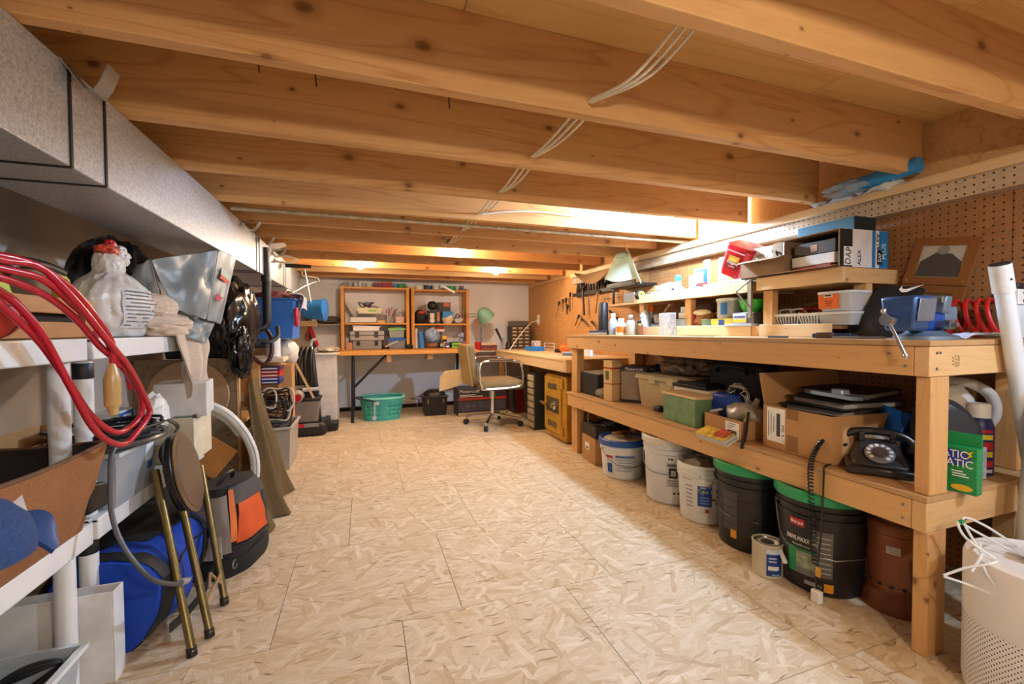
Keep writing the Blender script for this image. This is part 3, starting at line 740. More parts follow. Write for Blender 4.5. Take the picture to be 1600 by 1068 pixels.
def tote(label, loc, d, rz, m, lidm, group=None, cat='storage bin', ribs=0, name='storage_tote', lid=True, lat=None):
    t = thing(name, label, cat, loc, rz, group); x, y, z = d; w = .003
    b = MB(); k = .90
    P = lambda s, zz, o=0: [(-x/2*s+o, -y/2*s+o, zz), (x/2*s-o, -y/2*s+o, zz), (x/2*s-o, y/2*s-o, zz), (-x/2*s+o, y/2*s-o, zz)]
    vs = P(k, 0) + P(1, z) + P(1, z, w) + P(k, w, w)
    fs = [(3, 2, 1, 0)] + [(i, (i+1) % 4, 4+(i+1) % 4, 4+i) for i in range(4)] + [(4+i, 4+(i+1) % 4, 8+(i+1) % 4, 8+i) for i in range(4)] + [(8+i, 8+(i+1) % 4, 12+(i+1) % 4, 12+i) for i in range(4)] + [(12, 13, 14, 15)]
    obj('body', b.add(vs, fs), m, t, bev=.004)
    r = MB()
    for sx in (-1, 1): r.box((sx*(x/2+.005), 0, z-.007), (.014, y+.022, .012))
    for sy in (-1, 1): r.box((0, sy*(y/2+.005), z-.007), (x-.006, .014, .012))
    obj('rim', r, lidm or m, t)
    if lid: obj('lid', MB().box((0, 0, z+.005), (x+.018, y+.018, .012)).box((0, 0, z+.014), (x-.05, y-.05, .008)), lidm or m, t, bev=.003)
    for lx, ly, dx, dy in lat or ():
        obj('latch', MB().box((lx*(x/2+.008), ly*(y/2+.008), z-.012), (dx, dy, .05)), lidm or m, t, bev=.002)
    return t
YPL = mat('#cdbb92', .35, var=.05)
t = tote('yellowed clear storage tote behind the green metal box', (1.83, 2.14, .4705), (.34, .40, .19), .1, mat('#cbb98f', .35, var=.06, alpha=.85), YPL, lat=((-1, .3, .01, .05), (-1, -.4, .01, .05)))
obj('contents', MB().box((0, 0, .07), (.28, .33, .12)), mat('#9a7d52', .8, var=.4, scale=30), t)
solo('plastic_sheet', 'crinkled clear plastic sheeting heaped on the yellowed tote', 'plastic', MB().blob((1.85, 2.08, .728), (.13, .16, .05), 6, .3, 3, 4, zmin=.69, ridge=True), mat('#8a7f70', .18, var=.3))
solo('dark_tray', 'thin black tray resting on the flat white carton', 'tray', MB().box((1.74, 1.88, .645), (.19, .24, .018), rad(0, 0, 3)).box((1.74, 1.88, .660), (.15, .20, .016), rad(0, 0, 3)), BLACK, bev=.003)
t = thing('flat_carton', 'flat white carton lying behind the green metal box', 'box', (1.745, 1.86, .4705), .05)
obj('body', MB().box((0, 0, .14), (.20, .25, .046)), mat('#d8cdbd', .75), t, bev=.002)
obj('print', MB().box((-.1008, .02, .14), (.001, .12, .004)).box((-.1008, .0, .13), (.001, .16, .003)), mat('#8f8578', .8), t)
obj('support_box', MB().box((0, 0, .058), (.17, .22, .116)), CARDD, t)
t = thing('metal_box', 'worn green metal box with a pale board on top', 'box', (1.605, 1.80, Z), math.radians(-2))
obj('body', MB().box((0, 0, .068), (.17, .245, .136)), mat('#6f9068', .55, var=.22, scale=26, bump=.15), t, bev=.003)
obj('top_board', MB().box((.005, 0, .1435), (.19, .265, .013)), PALE, t, bev=.001)
solo('black_sander', 'black power tool base under the yellowed tote', 'tool', MB().box((1.64, 2.10, .486), (.05, .06, .03)).cyl((1.63, 2.08, .488), (1.63, 2.12, .488), .017), BLACK, bev=.004)
t = thing('tool_case', 'black moulded tool case standing behind the blue case', 'case', (1.86, 1.72, Z), .2)
obj('body', MB().box((0, 0, .155), (.14, .30, .31)), BLACK, t, bev=.02)
obj('handle', MB().tube(spline([(-.09, -.08, .26), (-.12, -.06, .29), (-.12, .06, .29), (-.09, .08, .26)], 5), .012, 8), BLACK, t)
t = thing('blue_case', 'bright blue plastic case behind the small open carton', 'case', (1.67, 1.605, Z), .15)
obj('body', MB().box((0, 0, .085), (.10, .15, .17)), mat('#16409a', .4, var=.1), t, bev=.012)
obj('seam_line', MB().box((0, 0, .11), (.103, .153, .004)), NAVY, t)
t = carton('open_carton', 'small open brown carton with a shipping label holding bagged hardware', (1.60, 1.515, Z), (.15, .235, .085), math.radians(-6), True)
obj('label', MB().box((-.0757, -.065, .042), (.001, .082, .062)), PAPER, t)
obj('barcode', MB().box((-.0765, -.065, .028), (.0008, .055, .020)), mat('#55555a', .8), t)
for j in range(3): obj('print', MB().box((-.0765, -.065+.008*j, .066-.009*j), (.0008, .05-.012*j, .003)), mat('#6a6a6e', .8), t)
solo('hardware_bag', 'knotted clear bag of hardware with a yellow tag in the small open carton', 'bag', MB().blob((1.61, 1.475, .57), (.065, .085, .055), 8, .22, 2.5, 3).cyl((1.62, 1.44, .60), (1.63, 1.425, .645), .018, .010), mat('#a99f90', .25, var=.25, alpha=.9))
solo('yellow_tag', 'yellow tag on the hardware bag', 'tag', MB().sheet(lambda u, v: (1.552+.012*math.sin(3*u), 1.475-.06*u, .545+.05*v*(.5+.5*u)), 5, 4, .002), mat('#d9d03a', .5))
t = thing('wire_coil', 'springy coil of pale wire standing over the small open carton', 'wire', (1.64, 1.54, Z+.09))
for i in range(5):
    q = random.Random(30+i); r = .075+.02*q.random()
    obj('loop', MB().tube([Vector((.02*q.uniform(-1, 1)+.03*math.cos(b), q.uniform(-.015, .015)+r*math.cos(b), .055+r*.95*math.sin(b))) for b in [2*PI*j/28 for j in range(28)]], .0022, 5, True), mat('#b9b4a8', .4, .5), t)
obj('end', MB().tube(spline([(-.03, .06, .01), (-.06, .09, .0), (-.075, .095, -.005)], 4), .006, 6), WHITE, t)
t = thing('magazine', 'stack of colourful flyers hanging over the lower shelf edge', 'magazine', (1.535, 1.50, Z))
for j in range(5):
    obj('page', MB().sheet(lambda u, v, j=j: (-.085+.13*u, -.085+.17*v+.006*j, .010+.004*j-.030*max(0, .55-u)**1.3*2-.0), 8, 3, .0015), [PAPER, mat('#b9bcc8', .6), PAPER, mat('#d7d2c4', .6), mat('#d8b84a', .55, var=.5, scale=40)][j], t)
obj('picture', MB().sheet(lambda u, v: (-.07+.07*u, -.07+.06*v+.024, .0315-.030*max(0, .55-(.015+.07*u)/.13-.0)**1.3*2), 5, 2, .001), mat('#c0483a', .55, var=.5, scale=50), t)
# big carton
t = carton('big_carton', 'big brown carton with a long white label holding ring binders', (1.76, 1.175, Z), (.44, .285, .172), math.radians(-3), True, flaps=(('+y', 78),))
obj('label', MB().box((-.2207, .082, .098), (.001, .082, .135)), PAPER, t)
obj('barcode', MB().box((-.2215, .07, .10), (.0008, .016, .09)), mat('#4a4a4e', .8, var=.6, scale=120), t)
for j in range(3): obj('print', MB().box((-.2215, .115-.012*j, .10), (.0008, .003, .10-.02*j)), mat('#8a8a8e', .8), t)
text('IMG  9 - 1', .016, INK, t, (-.2216, .05, .07), rad(90, 90, -90))
for zz, hh in ((.152, .04), (.04, .06)): obj('tape', MB().box((-.2207, .01, zz), (.001, .046, hh)), mat('#94683a', .4), t)
for i, (dx, dy, zz, rr, m) in enumerate(((.02, .02, .165, 4, '#1d1d20'), (.03, -.01, .196, -6, '#2a2a2c'), (.11, .02, .225, 10, '#1a1a1c'))):
    bt = thing('ring_binder', ['black ring binder lowest in the big carton', 'dark binder with papers in the middle of the big carton', 'black binder with page edges showing, topmost in the big carton'][i], 'binder', (1.75+dx, 1.18+dy, Z+zz-.012), math.radians(rr), 'binders in the big carton')
    obj('cover', MB().box((0, 0, .001), (.30, .24, .003)).box((0, 0, .024), (.30, .24, .003)), mat(m, .5), bt)
    obj('pages', MB().box((.01, .0, .0125), (.27, .21, .019)), mat('#c4c0b8', .7), bt)
solo('clear_pack', 'clear blister pack lying on the binders', 'package', MB().box((1.635, 1.10, .705), (.10, .13, .014), rad(4, 6, 12)).lathe([(.03, 0), (.026, .018), (0, .02)], 16, (1.64, 1.09, .712)), mat('#9fb3c6', .2, alpha=.8), bev=.003)
solo('black_strap', 'black strap hanging down beside the big carton', 'strap', MB().tube(spline([(1.53, 1.385, .60), (1.525, 1.387, .55), (1.512, 1.385, .49), (1.492, 1.38, .47), (1.487, 1.378, .45)], 5), .007, 6), BLACK)
# rotary telephone
t = thing('rotary_phone', 'black rotary dial telephone at the near end of the lower shelf', 'telephone', (1.637, .965, Z), math.radians(-52)); t.scale = (.9, .9, .88)
PB = mat('#1c1c1e', .3, var=.1, coat=.3)
obj('base', MB().add([(-.10,-.10,0),(.10,-.10,0),(.10,.10,0),(-.10,.10,0),(-.10,-.10,.032),(.10,-.10,.032),(.10,.10,.05),(-.10,.10,.05)],
   [(3,2,1,0),(4,5,6,7),(0,1,5,4),(1,2,6,5),(2,3,7,6),(3,0,4,7)]), PB, t, bev=.008)
obj('body', MB().add([(-.085,-.085,.032),(.085,-.085,.032),(.085,.09,.045),(-.085,.09,.045),(-.05,.005,.105),(.05,.005,.105),(.06,.07,.11),(-.06,.07,.11)],
   [(3,2,1,0),(4,5,6,7),(0,1,5,4),(1,2,6,5),(2,3,7,6),(3,0,4,7)]), mat('#38383a', .35, var=.1), t, bev=.01)
Md = Matrix.Translation((0, -.046, .074)) @ Euler(rad(39, 0, 0)).to_matrix().to_4x4()
dl = obj('dial', MB().lathe([(0, 0), (.044, 0), (.044, .006), (.041, .009), (0, .009)], 32, M=Md), mat('#8d8f92', .35, .4), t)
obj('dial_plate', MB().lathe([(0, .0095), (.024, .0095), (.022, .012), (0, .012)], 24, M=Md), mat('#4a3a34', .4), dl)
for i in range(10):
    b = math.radians(-50 + i*30)
    obj('finger_hole', MB().lathe([(0, .0092), (.0062, .0092), (.0062, .0105), (0, .0105)], 12, (.0335*math.cos(b), .0335*math.sin(b), 0), M=Md), mat('#e8e8e6', .5), dl)
for sx in (-1, 1): obj('cradle', MB().box((sx*.045, .035, .118), (.018, .05, .025)).box((sx*.045, .012, .133), (.018, .010, .02)), PB, t, bev=.004)
hs = [(-.115, .035, .075), (-.11, .035, .105), (-.07, .035, .135), (0, .035, .143), (.07, .035, .135), (.11, .035, .105), (.115, .035, .075)]
obj('handset', MB().tube(spline(hs, 4), .014, 10, rads=[.03, .031, .03, .026, .022, .017, .015, .015, .015, .015, .015, .015, .015, .015, .015, .015, .015, .015, .015, .017, .022, .026, .03, .031, .03]), PB, t)
# coiled cord
cp = spline([(1.545, 1.075, .565), (1.52, 1.085, .53), (1.49, 1.085, .47), (1.484, 1.08, .38), (1.482, 1.07, .25), (1.482, 1.062, .13)], 8)
hx = []
for i in range(300):
    f = i/299*(len(cp)-1.001); j = int(f); p = cp[j].lerp(cp[j+1], f-j); b = i*2*PI/7.5
    hx.append(p + Vector((.006*math.cos(b), .009*math.sin(b), .002*math.cos(b))))
t = thing('phone_cord', 'black coiled telephone cord hanging from the shelf to the floor', 'cord')
obj('coil', MB().tube(hx, .0026, 5), PB, t)
obj('straight_cord', MB().tube(spline([(1.56, 1.05, .478), (1.50, 1.045, .472), (1.49, 1.04, .44), (1.488, 1.045, .25), (1.482, 1.055, .10), (1.475, 1.05, .045)], 8), .0035, 6), PB, t)
obj('cord_tag', MB().box((1.480, 1.048, .105), (.004, .016, .034)), mat('#d8a326', .5), t)
obj('plug', MB().box((1.474, 1.047, .022), (.022, .030, .042)), WHITE, t, bev=.003)
solo('blue_carton', 'blue printed carton tilted behind the telephone', 'box', MB().box((1.80, 1.02, .577), (.05, .11, .16), rad(10, 25, -10)), mat('#1d63b8', .5), bev=.003)
solo('grey_housing', 'dark grey machine housing behind the telephone', 'appliance', MB().box((1.90, .99, .555), (.13, .16, .165), rad(0, 12, -14)), mat('#33383d', .4), bev=.012)
solo('crumpled_paper', 'crumpled white wrapping beside the blue carton', 'paper', MB().blob((1.755, 1.03, .522), (.04, .05, .05), 9, .3, 2.4, 3, zmin=.471, ridge=True), PAPER)
# --- right of the near post
t = thing('detergent_box', 'green carton printed Static Matic beside the near bench post', 'box', (1.648, .772, Z), math.radians(-84)); t.scale = (.84, 1, 1.02)
obj('body', MB().box((0, 0, .066), (.135, .035, .132)), GREEN, t, bev=.002)
obj('hang_tab', MB().box((0, .013, .150), (.135, .004, .036)), GREEN, t, bev=.001)
obj('oval', MB().lathe([(0, 0), (.046, 0), (.046, .0008), (0, .0008)], 28, M=Matrix.Translation((.0, -.0182, .10)) @ Euler(rad(90, 0, 0)).to_matrix().to_4x4() @ Matrix.Diagonal((1.15, .5, 1, 1))), mat('#2a3f9a', .5), t)
text('STATIC', .031, PAPER, t, (-.004, -.0195, .109), FY, .95); text('MATIC', .031, PAPER, t, (.012, -.0195, .084), FY, 1.0)
obj('flash', MB().prism([(.0, 0), (.014, .012), (.008, .014), (.016, .026), (.0, .016), (.006, .013)], 0, .0008, Matrix.Translation((.042, -.0192, .10)) @ Euler(rad(90, 0, 0)).to_matrix().to_4x4()), YEL, t)
for j in range(3): obj('print', MB().box((.018+.004*j, -.0182, .062-.007*j), (.03+.006*j, .001, .003)), PAPER, t)
obj('sheet_picture', MB().box((-.03, -.0182, .042), (.035, .001, .022), (0, .5, 0)), mat('#cfe0d6', .6), t)
obj('oval', MB().lathe([(0, 0), (.028, 0), (.028, .0008), (0, .0008)], 24, M=Matrix.Translation((.03, -.0182, .016)) @ Euler(rad(90, 0, 0)).to_matrix().to_4x4() @ Matrix.Diagonal((1, .32, 1, 1))), YEL, t)
t = thing('oil_jug', 'black motor oil jug with a yellow seal on its cap behind the green carton', 'jug', (1.80, .865, Z), math.radians(-30))
obj('body', MB().add(*(lambda P: ([(x, y, z) for z, (w, d, o) in P for x, y in ((-w+o, -d), (w+o, -d), (w+o, d), (-w+o, d))],
   [(3, 2, 1, 0), tuple(range(4*len(P)-4, 4*len(P)))] + [(4*j+i, 4*j+(i+1) % 4, 4*j+4+(i+1) % 4, 4*j+4+i) for j in range(len(P)-1) for i in range(4)]))(
   [(.0, (.078, .045, 0)), (.11, (.08, .045, 0)), (.17, (.078, .045, -.002)), (.215, (.055, .040, -.018)), (.25, (.022, .022, -.03))])), mat('#2b2d31', .35), t, bev=.016)
obj('grip', MB().tube(spline([(-.03, 0, .235), (.01, 0, .232), (.05, 0, .20), (.075, 0, .15), (.078, 0, .12)], 5), .014, 8), mat('#26282c', .35), t)
obj('cap', MB().lathe([(.023, .248), (.024, .275), (.012, .283), (.007, .31), (0, .312)], 20, (-.03, 0, 0)), BLACK, t)
obj('seal', MB().lathe([(.0245, .268), (.026, .268), (.026, .276), (.0245, .278)], 20, (-.03, 0, 0)), YEL, t)
obj('label', MB().box((.062, -.0475, .055), (.034, .002, .10)), mat('#8f9092', .6, var=.5, scale=120), t)
t = thing('spray_bottle', 'white capped bottle with a red, blue and yellow label beside the oil jug', 'bottle', (1.915, .835, Z))
obj('body', MB().lathe([(0, 0), (.036, 0), (.037, .01), (.037, .155), (.03, .18), (.022, .19), (0, .19)], 24), mat('#1c2a6a', .4), t)
obj('cap', MB().lathe([(.028, .186), (.028, .225), (.024, .232), (0, .232)], 24), WHITE, t)
a = face((1.915, .835))
for z0, z1, c in ((.012, .022, '#c9c9d2'), (.03, .05, '#b81e2a'), (.062, .08, '#d3c22a'), (.085, .11, '#b81e2a'), (.118, .134, '#d8d23a'), (.14, .15, '#b81e2a')):
    obj('print', MB().arc(.0378, z0, z1, a-.9, a+1.0, 10), mat(c, .5), t)
t = thing('water_jug', 'large translucent white handled jug at the back of the lower shelf', 'jug', (1.93, .93, Z))
MJ = mat('#c9c6bd', .3, var=.05, alpha=.93)
obj('body', MB().lathe([(0, 0), (.075, 0), (.08, .012), (.08, .19), (.07, .24), (.04, .285), (.022, .30), (.022, .32), (0, .32)], 28), MJ, t)
obj('handle', MB().tube(spline([(-.02, -.01, .295), (.03, -.05, .29), (.075, -.085, .25), (.085, -.09, .18), (.06, -.06, .12)], 6), .017, 10), MJ, t)
obj('cap', MB().lathe([(.028, .318), (.028, .34), (0, .34)], 24), WHITE, t)
# --- tube leaning at the bench end, and a second one behind
t = thing('plastic_tube', 'long thin white plastic tube leaning against the near end of the workbench', 'tube')
p0, p1 = Vector((2.11, .726, .025)), Vector((1.775, .728, 1.075))
obj('tube', MB().tube([p0, p0.lerp(p1, .5), p1], .021, 28), mat('#dfe6ec', .3, var=.02), t)
dv = (p1-p0).normalized()
obj('coupling', MB().tube([p1 - dv*.02, p1 + dv*.062], .0245, 28), mat('#e4e4e2', .35), t)
obj('dark_mouth', MB().tube([p1 + dv*.0625, p1 + dv*.066], .0225, 24), BLACK, t)
obj('pin_hole', MB().cyl(p1 + dv*.015 + Vector((-.010, -.0228, 0)), p1 + dv*.015 + Vector((-.0105, -.0238, 0)), .003, n=10), BLACK, t)
t = thing('printed_roll', 'wide white plastic roll with printed marks standing behind the air purifier', 'roll')
p0, p1 = Vector((1.815, .672, 0.0)), Vector((1.90, .672, .80))
obj('roll', MB().tube([p0, p0.lerp(p1, .5), p1], .045, 28), mat('#dfe4e6', .35, var=.02), t)
for j in range(5): obj('scale_mark', MB().box((0, 0, 0), (.010, .001, .014)), mat('#6f8890', .6), t, tuple(p0.lerp(p1, .36+.06*j) + Vector((-.012, -.0442, 0))), rad(0, 0, -12))
t = thing('white_upright', 'short white slotted upright standing on the bench behind the tube', 'upright', (2.045, .80, .9155))
obj('panel', MB().box((0, 0, .055), (.10, .02, .11)), mat('#d5dde0', .4), t, bev=.004)
obj('bracket', MB().box((.005, -.004, .135), (.10, .024, .05)), WHITE, t, bev=.002)
for z in (.122, .148): obj('screw_hole', MB().cyl((-.012, -.0165, z), (-.012, -.0175, z), .006, n=12), BLACK, t)
obj('end_cap', MB().box((.005, 0, .170), (.085, .026, .02)), BLACK, t, bev=.004)
# --- air purifier
L = (1.59, .555, 0)
def perf():
    m = bpy.data.materials.new('perforated plastic'); tt, p = nt(m)
    tc = nd(tt, 'ShaderNodeTexCoord'); sx = nd(tt, 'ShaderNodeSeparateXYZ'); tt.links.new(tc.outputs['Object'], sx.inputs[0])
    at2 = nd(tt, 'ShaderNodeMath', operation='ARCTAN2'); tt.links.new(sx.outputs[1], at2.inputs[0]); tt.links.new(sx.outputs[0], at2.inputs[1])
    U = nd(tt, 'ShaderNodeMath', operation='MULTIPLY'); U.inputs[1].default_value = 14.0; tt.links.new(at2.outputs[0], U.inputs[0])
    V = nd(tt, 'ShaderNodeMath', operation='MULTIPLY'); V.inputs[1].default_value = 75.0; tt.links.new(sx.outputs[2], V.inputs[0])
    def pp(n_, h):
        q = nd(tt, 'ShaderNodeMath', operation='PINGPONG'); q.inputs[1].default_value = h; tt.links.new(n_.outputs[0], q.inputs[0])
        w = nd(tt, 'ShaderNodeMath', operation='POWER'); w.inputs[1].default_value = 2.0; tt.links.new(q.outputs[0], w.inputs[0]); return w
    ad = nd(tt, 'ShaderNodeMath', operation='ADD'); tt.links.new(U.outputs[0], ad.inputs[0]); tt.links.new(V.outputs[0], ad.inputs[1])
    sb_ = nd(tt, 'ShaderNodeMath', operation='SUBTRACT'); tt.links.new(U.outputs[0], sb_.inputs[0]); tt.links.new(V.outputs[0], sb_.inputs[1])
    a_, b_ = pp(ad, .5), pp(sb_, .5)
    s = nd(tt, 'ShaderNodeMath', operation='ADD'); tt.links.new(a_.outputs[0], s.inputs[0]); tt.links.new(b_.outputs[0], s.inputs[1])
    lt_ = nd(tt, 'ShaderNodeMath', operation='LESS_THAN'); lt_.inputs[1].default_value = .05; tt.links.new(s.outputs[0], lt_.inputs[0])
    tt.links.new(mixc(tt, lt_.outputs[0], lin('#e2dedb'), lin('#3c3c40')), p.inputs['Base Color']); p.inputs['Roughness'].default_value = .4
    return m
t = thing('air_purifier', 'white round air purifier with a perforated lower half beside the workbench end', 'air purifier', L)
PUR = mat('#e4e1de', .38, var=.02)
obj('base', MB().lathe([(0, 0), (.138, 0), (.146, .008), (.148, .02), (.148, .024), (0, .024)], 48), PUR, t)
obj('grille', MB().lathe([(.149, .024), (.150, .028), (.150, .195), (.149, .20)], 64), perf(), t)
obj('body', MB().lathe([(.149, .20), (.151, .204), (.151, .352), (.147, .364), (.138, .369), (.130, .366)], 64), PUR, t)
obj('top_plate', MB().lathe([(.131, .362), (.128, .358), (.05, .356), (.048, .360), (0, .361)], 48), mat('#7d848c', .45), t)
for i in range(48):
    b = 2*PI*i/48
    obj('fin', MB().box((.09*math.cos(b), .09*math.sin(b), .3605), (.066, .0025, .006), (0, 0, b)), mat('#5a6068', .45), t)
obj('control_disc', MB().lathe([(.047, .3605), (.047, .365), (.044, .367), (0, .367)], 32), mat('#9aa2aa', .4), t)
a = face(L)
for z, w, c in ((.305, .075, '#8f9498'), (.268, .06, '#a6aaae'), (.248, .06, '#bcbfc2'), (.212, .06, '#12805a')):
    obj('front_label', MB().arc(.1518, z-.007, z+.008, a+.42, a+.42+w/.15, 8), mat(c, .5), t)
obj('logo_ring', MB().arc(.1526, .208, .216, a+.50, a+.55, 5), PAPER, t)
t = solo('wall_adapter', 'white cube power adapter sitting on the purifier', 'adapter', MB().box((1.565, .560, .3945), (.052, .052, .052), rad(0, 0, 20)), WHITE, bev=.006)
t = thing('cable_tangle', 'tangle of white cables and a zip tie on the purifier edge', 'cable', (-.13, -.03, 0))
tg = [[(1.615, .64, .372), (1.60, .69, .405), (1.63, .72, .43), (1.66, .70, .41), (1.69, .63, .375)],
      [(1.60, .63, .375), (1.585, .64, .365), (1.56, .67, .345), (1.53, .70, .315)],
      [(1.53, .70, .312), (1.57, .66, .30), (1.586, .60, .29), (1.584, .575, .285)],
      [(1.60, .66, .38), (1.65, .72, .435), (1.70, .70, .42), (1.76, .66, .37)],
      [(1.58, .65, .36), (1.575, .63, .33), (1.584, .60, .30), (1.585, .57, .27)],
      [(1.56, .66, .34), (1.60, .66, .376), (1.64, .68, .39), (1.70, .69, .37)]]
for c in tg: obj('cable', MB().tube(spline(c, 6), .003, 6), WHITEP, t)
obj('zip_tie', MB().box((1.635, .715, .432), (.016, .008, .008)), LIDG, t)
solo('black_cable_bundle', 'black cables on the floor behind the near bench post', 'cable', MB().tube(spline([(1.68, .90, .0), (1.69, .86, .12), (1.68, .84, .24), (1.70, .83, .16), (1.69, .85, .05)], 8), .007, 6), BLACK)

# ================================================================== on top of the workbench
def bottle(label, loc, r, h, m, cap, neck=.4, lab=None, cat='bottle', name='bottle', group=None, caph=.18):
    t = thing(name, label, cat, loc, 0, group)
    hb = h*(1-caph)
    obj('body', MB().lathe([(0, 0), (r*.94, 0), (r, h*.03), (r, hb*.72), (r*.85, hb*.85), (r*neck, hb*.97), (r*neck, hb), (0, hb)], 20), m, t)
    obj('cap', MB().lathe([(r*neck*1.15, hb-.002), (r*neck*1.15, h*.97), (r*neck, h), (0, h)], 18), cap, t)
    if lab:
        a = face(loc); obj('label', MB().arc(r*1.015, h*.15, h*.52, a-1.0, a+1.0, 10, .0006), lab, t)
    return t
def bowl(label, loc, r, h, m, cat='bowl', name='bowl', flute=0, rb=.6):
    t = thing(name, label, cat, loc)
    n = 36; pr = [(0, 0), (r*rb, 0), (r*(rb+.25), h*.4), (r, h), (r*.95, h), (r*(rb+.2), h*.42), (0, .006)]
    b = MB().lathe(pr, n)
    if flute:
        for i, v in enumerate(b.v):
            if v.z > .002:
                k = 1 + flute*math.cos(18*math.atan2(v.y, v.x)); v.x *= k; v.y *= k
    obj('body', b, m, t); obj('rim', MB().tube([(r*.98*math.cos(2*PI*i/32), r*.98*math.sin(2*PI*i/32), h) for i in range(32)], .0025, 6, True), m, t)
    return t
def sbox(label, loc, d, m, rz=0, cat='box', name='small_box', lab=None, lm=None, rot=None, group=None):
    t = thing(name, label, cat, loc, rz, group)
    if rot: t.rotation_euler = rot
    obj('body', MB().box((0, 0, d[2]/2), d), m, t, bev=min(.003, min(d)*.15))
    if lab: obj('label', MB().box((-d[0]/2-.0006, 0, d[2]*lab[0]), (.001, d[1]*lab[1], d[2]*lab[2])), lm, t)
    return t
def slat_basket(label, loc, d, rz=0, m=WHITEP, n=9):
    t = thing('slotted_basket', label, 'basket', loc, rz); x, y, z = d; k = .82
    obj('bottom', MB().box((0, 0, .003), (x*k, y*k, .006)), m, t)
    obj('rim', MB().box((-x/2, 0, z-.006), (.008, y, .012)).box((x/2, 0, z-.006), (.008, y, .012)).box((0, -y/2, z-.006), (x, .008, .012)).box((0, y/2, z-.006), (x, .008, .012)), m, t)
    def bar(x0, y0, x1, y1): obj('bar', MB().cyl((x0, y0, .004), (x1, y1, z-.008), .0035, n=6), m, t)
    for i in range(n+1):
        f = -1 + 2*i/n
        for s in (-1, 1): bar(s*x/2*k, f*y/2*k, s*x/2, f*y/2)
    for i in range(1, n//2):
        f = -1 + 2*i/(n//2)
        for s in (-1, 1): bar(f*x/2*k, s*y/2*k, f*x/2, s*y/2)
    return t
# --- upper riser, right: cartons
ZU = 1.1592
t = carton('white_carton', 'white archive carton with a round hand hole at the back of the raised shelf', (2.03, 1.62, 1.1988), (.24, .31, .165), 0, False, mat('#ded9cf', .75), tape=False)
obj('hand_hole', MB().lathe([(0, 0), (.022, 0), (.022, .001), (0, .001)], 20, M=Matrix.Translation((-.1202, -.04, .135)) @ Euler(rad(0, -90, 0)).to_matrix().to_4x4() @ Matrix.Diagonal((.7, 1, 1, 1))), mat('#5a3c24', .9), t)
obj('print', MB().box((-.1207, .05, .125), (.001, .05, .016)), mat('#b9a08c', .8), t)
obj('sticker', MB().box((-.1207, -.02, .075), (.001, .09, .035)), mat('#d9d39a', .7), t)
t = carton('open_carton', 'long open brown carton with loose cords under the white archive carton', (1.853, 1.56, 1.1988), (.11, .24, .085), 0, True, mat('#8d7052', .85), flaps=(('-x', -18),))
for i in range(3):
    obj('cord', MB().tube(spline([(-.03+.02*i, .06-.05*i, .05), (-.05, .03-.05*i, .09+.01*i), (-.04, -.01-.04*i, .03), (0, -.04, .02)], 6), .004, 6), [BLACK, CABLE, BLACK][i], t)
t = thing('printed_carton', 'black, white and blue printed caulking carton lying open on the near raised shelf', 'box', (1.945, 1.328, 1.1988), math.radians(-3))
X_, Y_, Z_ = .27, .25, .155; CW = mat('#8d7052', .85); bl = mat('#1577b8', .5)
obj('body', MB().box((0, 0, .002), (X_, Y_, .004)).box((0, 0, Z_-.002), (X_, Y_, .004)).box((X_/2-.002, 0, Z_/2), (.004, Y_, Z_)).box((0, -Y_/2+.002, Z_/2), (X_, .004, Z_)).box((0, Y_/2-.002, Z_/2), (X_, .004, Z_)), CW, t)
sd = obj('printed_side', MB().box((0, -Y_/2-.0008, Z_/2), (X_-.002, .0012, Z_-.002)), mat('#dcdee2', .6), t)
y_ = -Y_/2-.0018
def pr(x, z, w, h, m, dy=0): return obj('print', MB().box((x, y_-dy, z), (w, .001, h)), m, sd)
pr(-.10, Z_/2, .068, Z_-.004, INK); pr(.052, Z_/2, .018, Z_-.004, bl); pr(.108, Z_/2, .05, Z_-.004, bl); pr(.085, .045, .028, .06, INK, .0006)
pr(-.088, .045, .050, .075, PAPER, .0006)
text('DAP', .046, INK, sd, (-.088, y_-.0014, .045), rad(90, -84, 0), .8); text('ALEX', .026, INK, sd, (-.028, y_-.0006, .04), rad(90, -90, 0)); text('ALEX', .030, INK, sd, (.078, y_-.0006, .108), rad(90, -90, 0)); text('DAP', .024, PAPER, sd, (.085, y_-.0016, .044), rad(90, -90, 0), .8); text('PLUS', .030, PAPER, sd, (.110, y_-.0006, .07), rad(90, -90, 0))
obj('flap', MB().box((-X_/2-.004, .155, Z_/2), (.004, .065, Z_-.01), rad(0, 0, -14)), CW, t); obj('flap', MB().box((-X_/2-.028, 0, .006), (.060, Y_-.02, .003), rad(0, -8, 0)), CARD, t)
sbox('flat black carton with a round seal inside the printed caulking carton', (1.895, 1.325, 1.2675), (.14, .19, .055), mat('#2b2523', .5), math.radians(-3), lab=(.5, .16, .5), lm=mat('#b08a6a', .5))
sbox('small white parcel below the flat black carton', (1.89, 1.33, 1.222), (.14, .19, .044), mat('#e8e6e0', .6), math.radians(-2))
sbox('red and black booklet at the bottom of the printed caulking carton', (1.89, 1.335, 1.2032), (.14, .18, .018), mat('#8a2420', .5), math.radians(-4))
t = sbox('teal blue carton with a black end lying on the printed caulking carton', (2.01, 1.37, 1.3545), (.13, .25, .068), mat('#4a86a8', .6), 0, name='blue_carton')
obj('end', MB().box((0, -.1256, .034), (.131, .002, .066)), mat('#1a2630', .6), t)
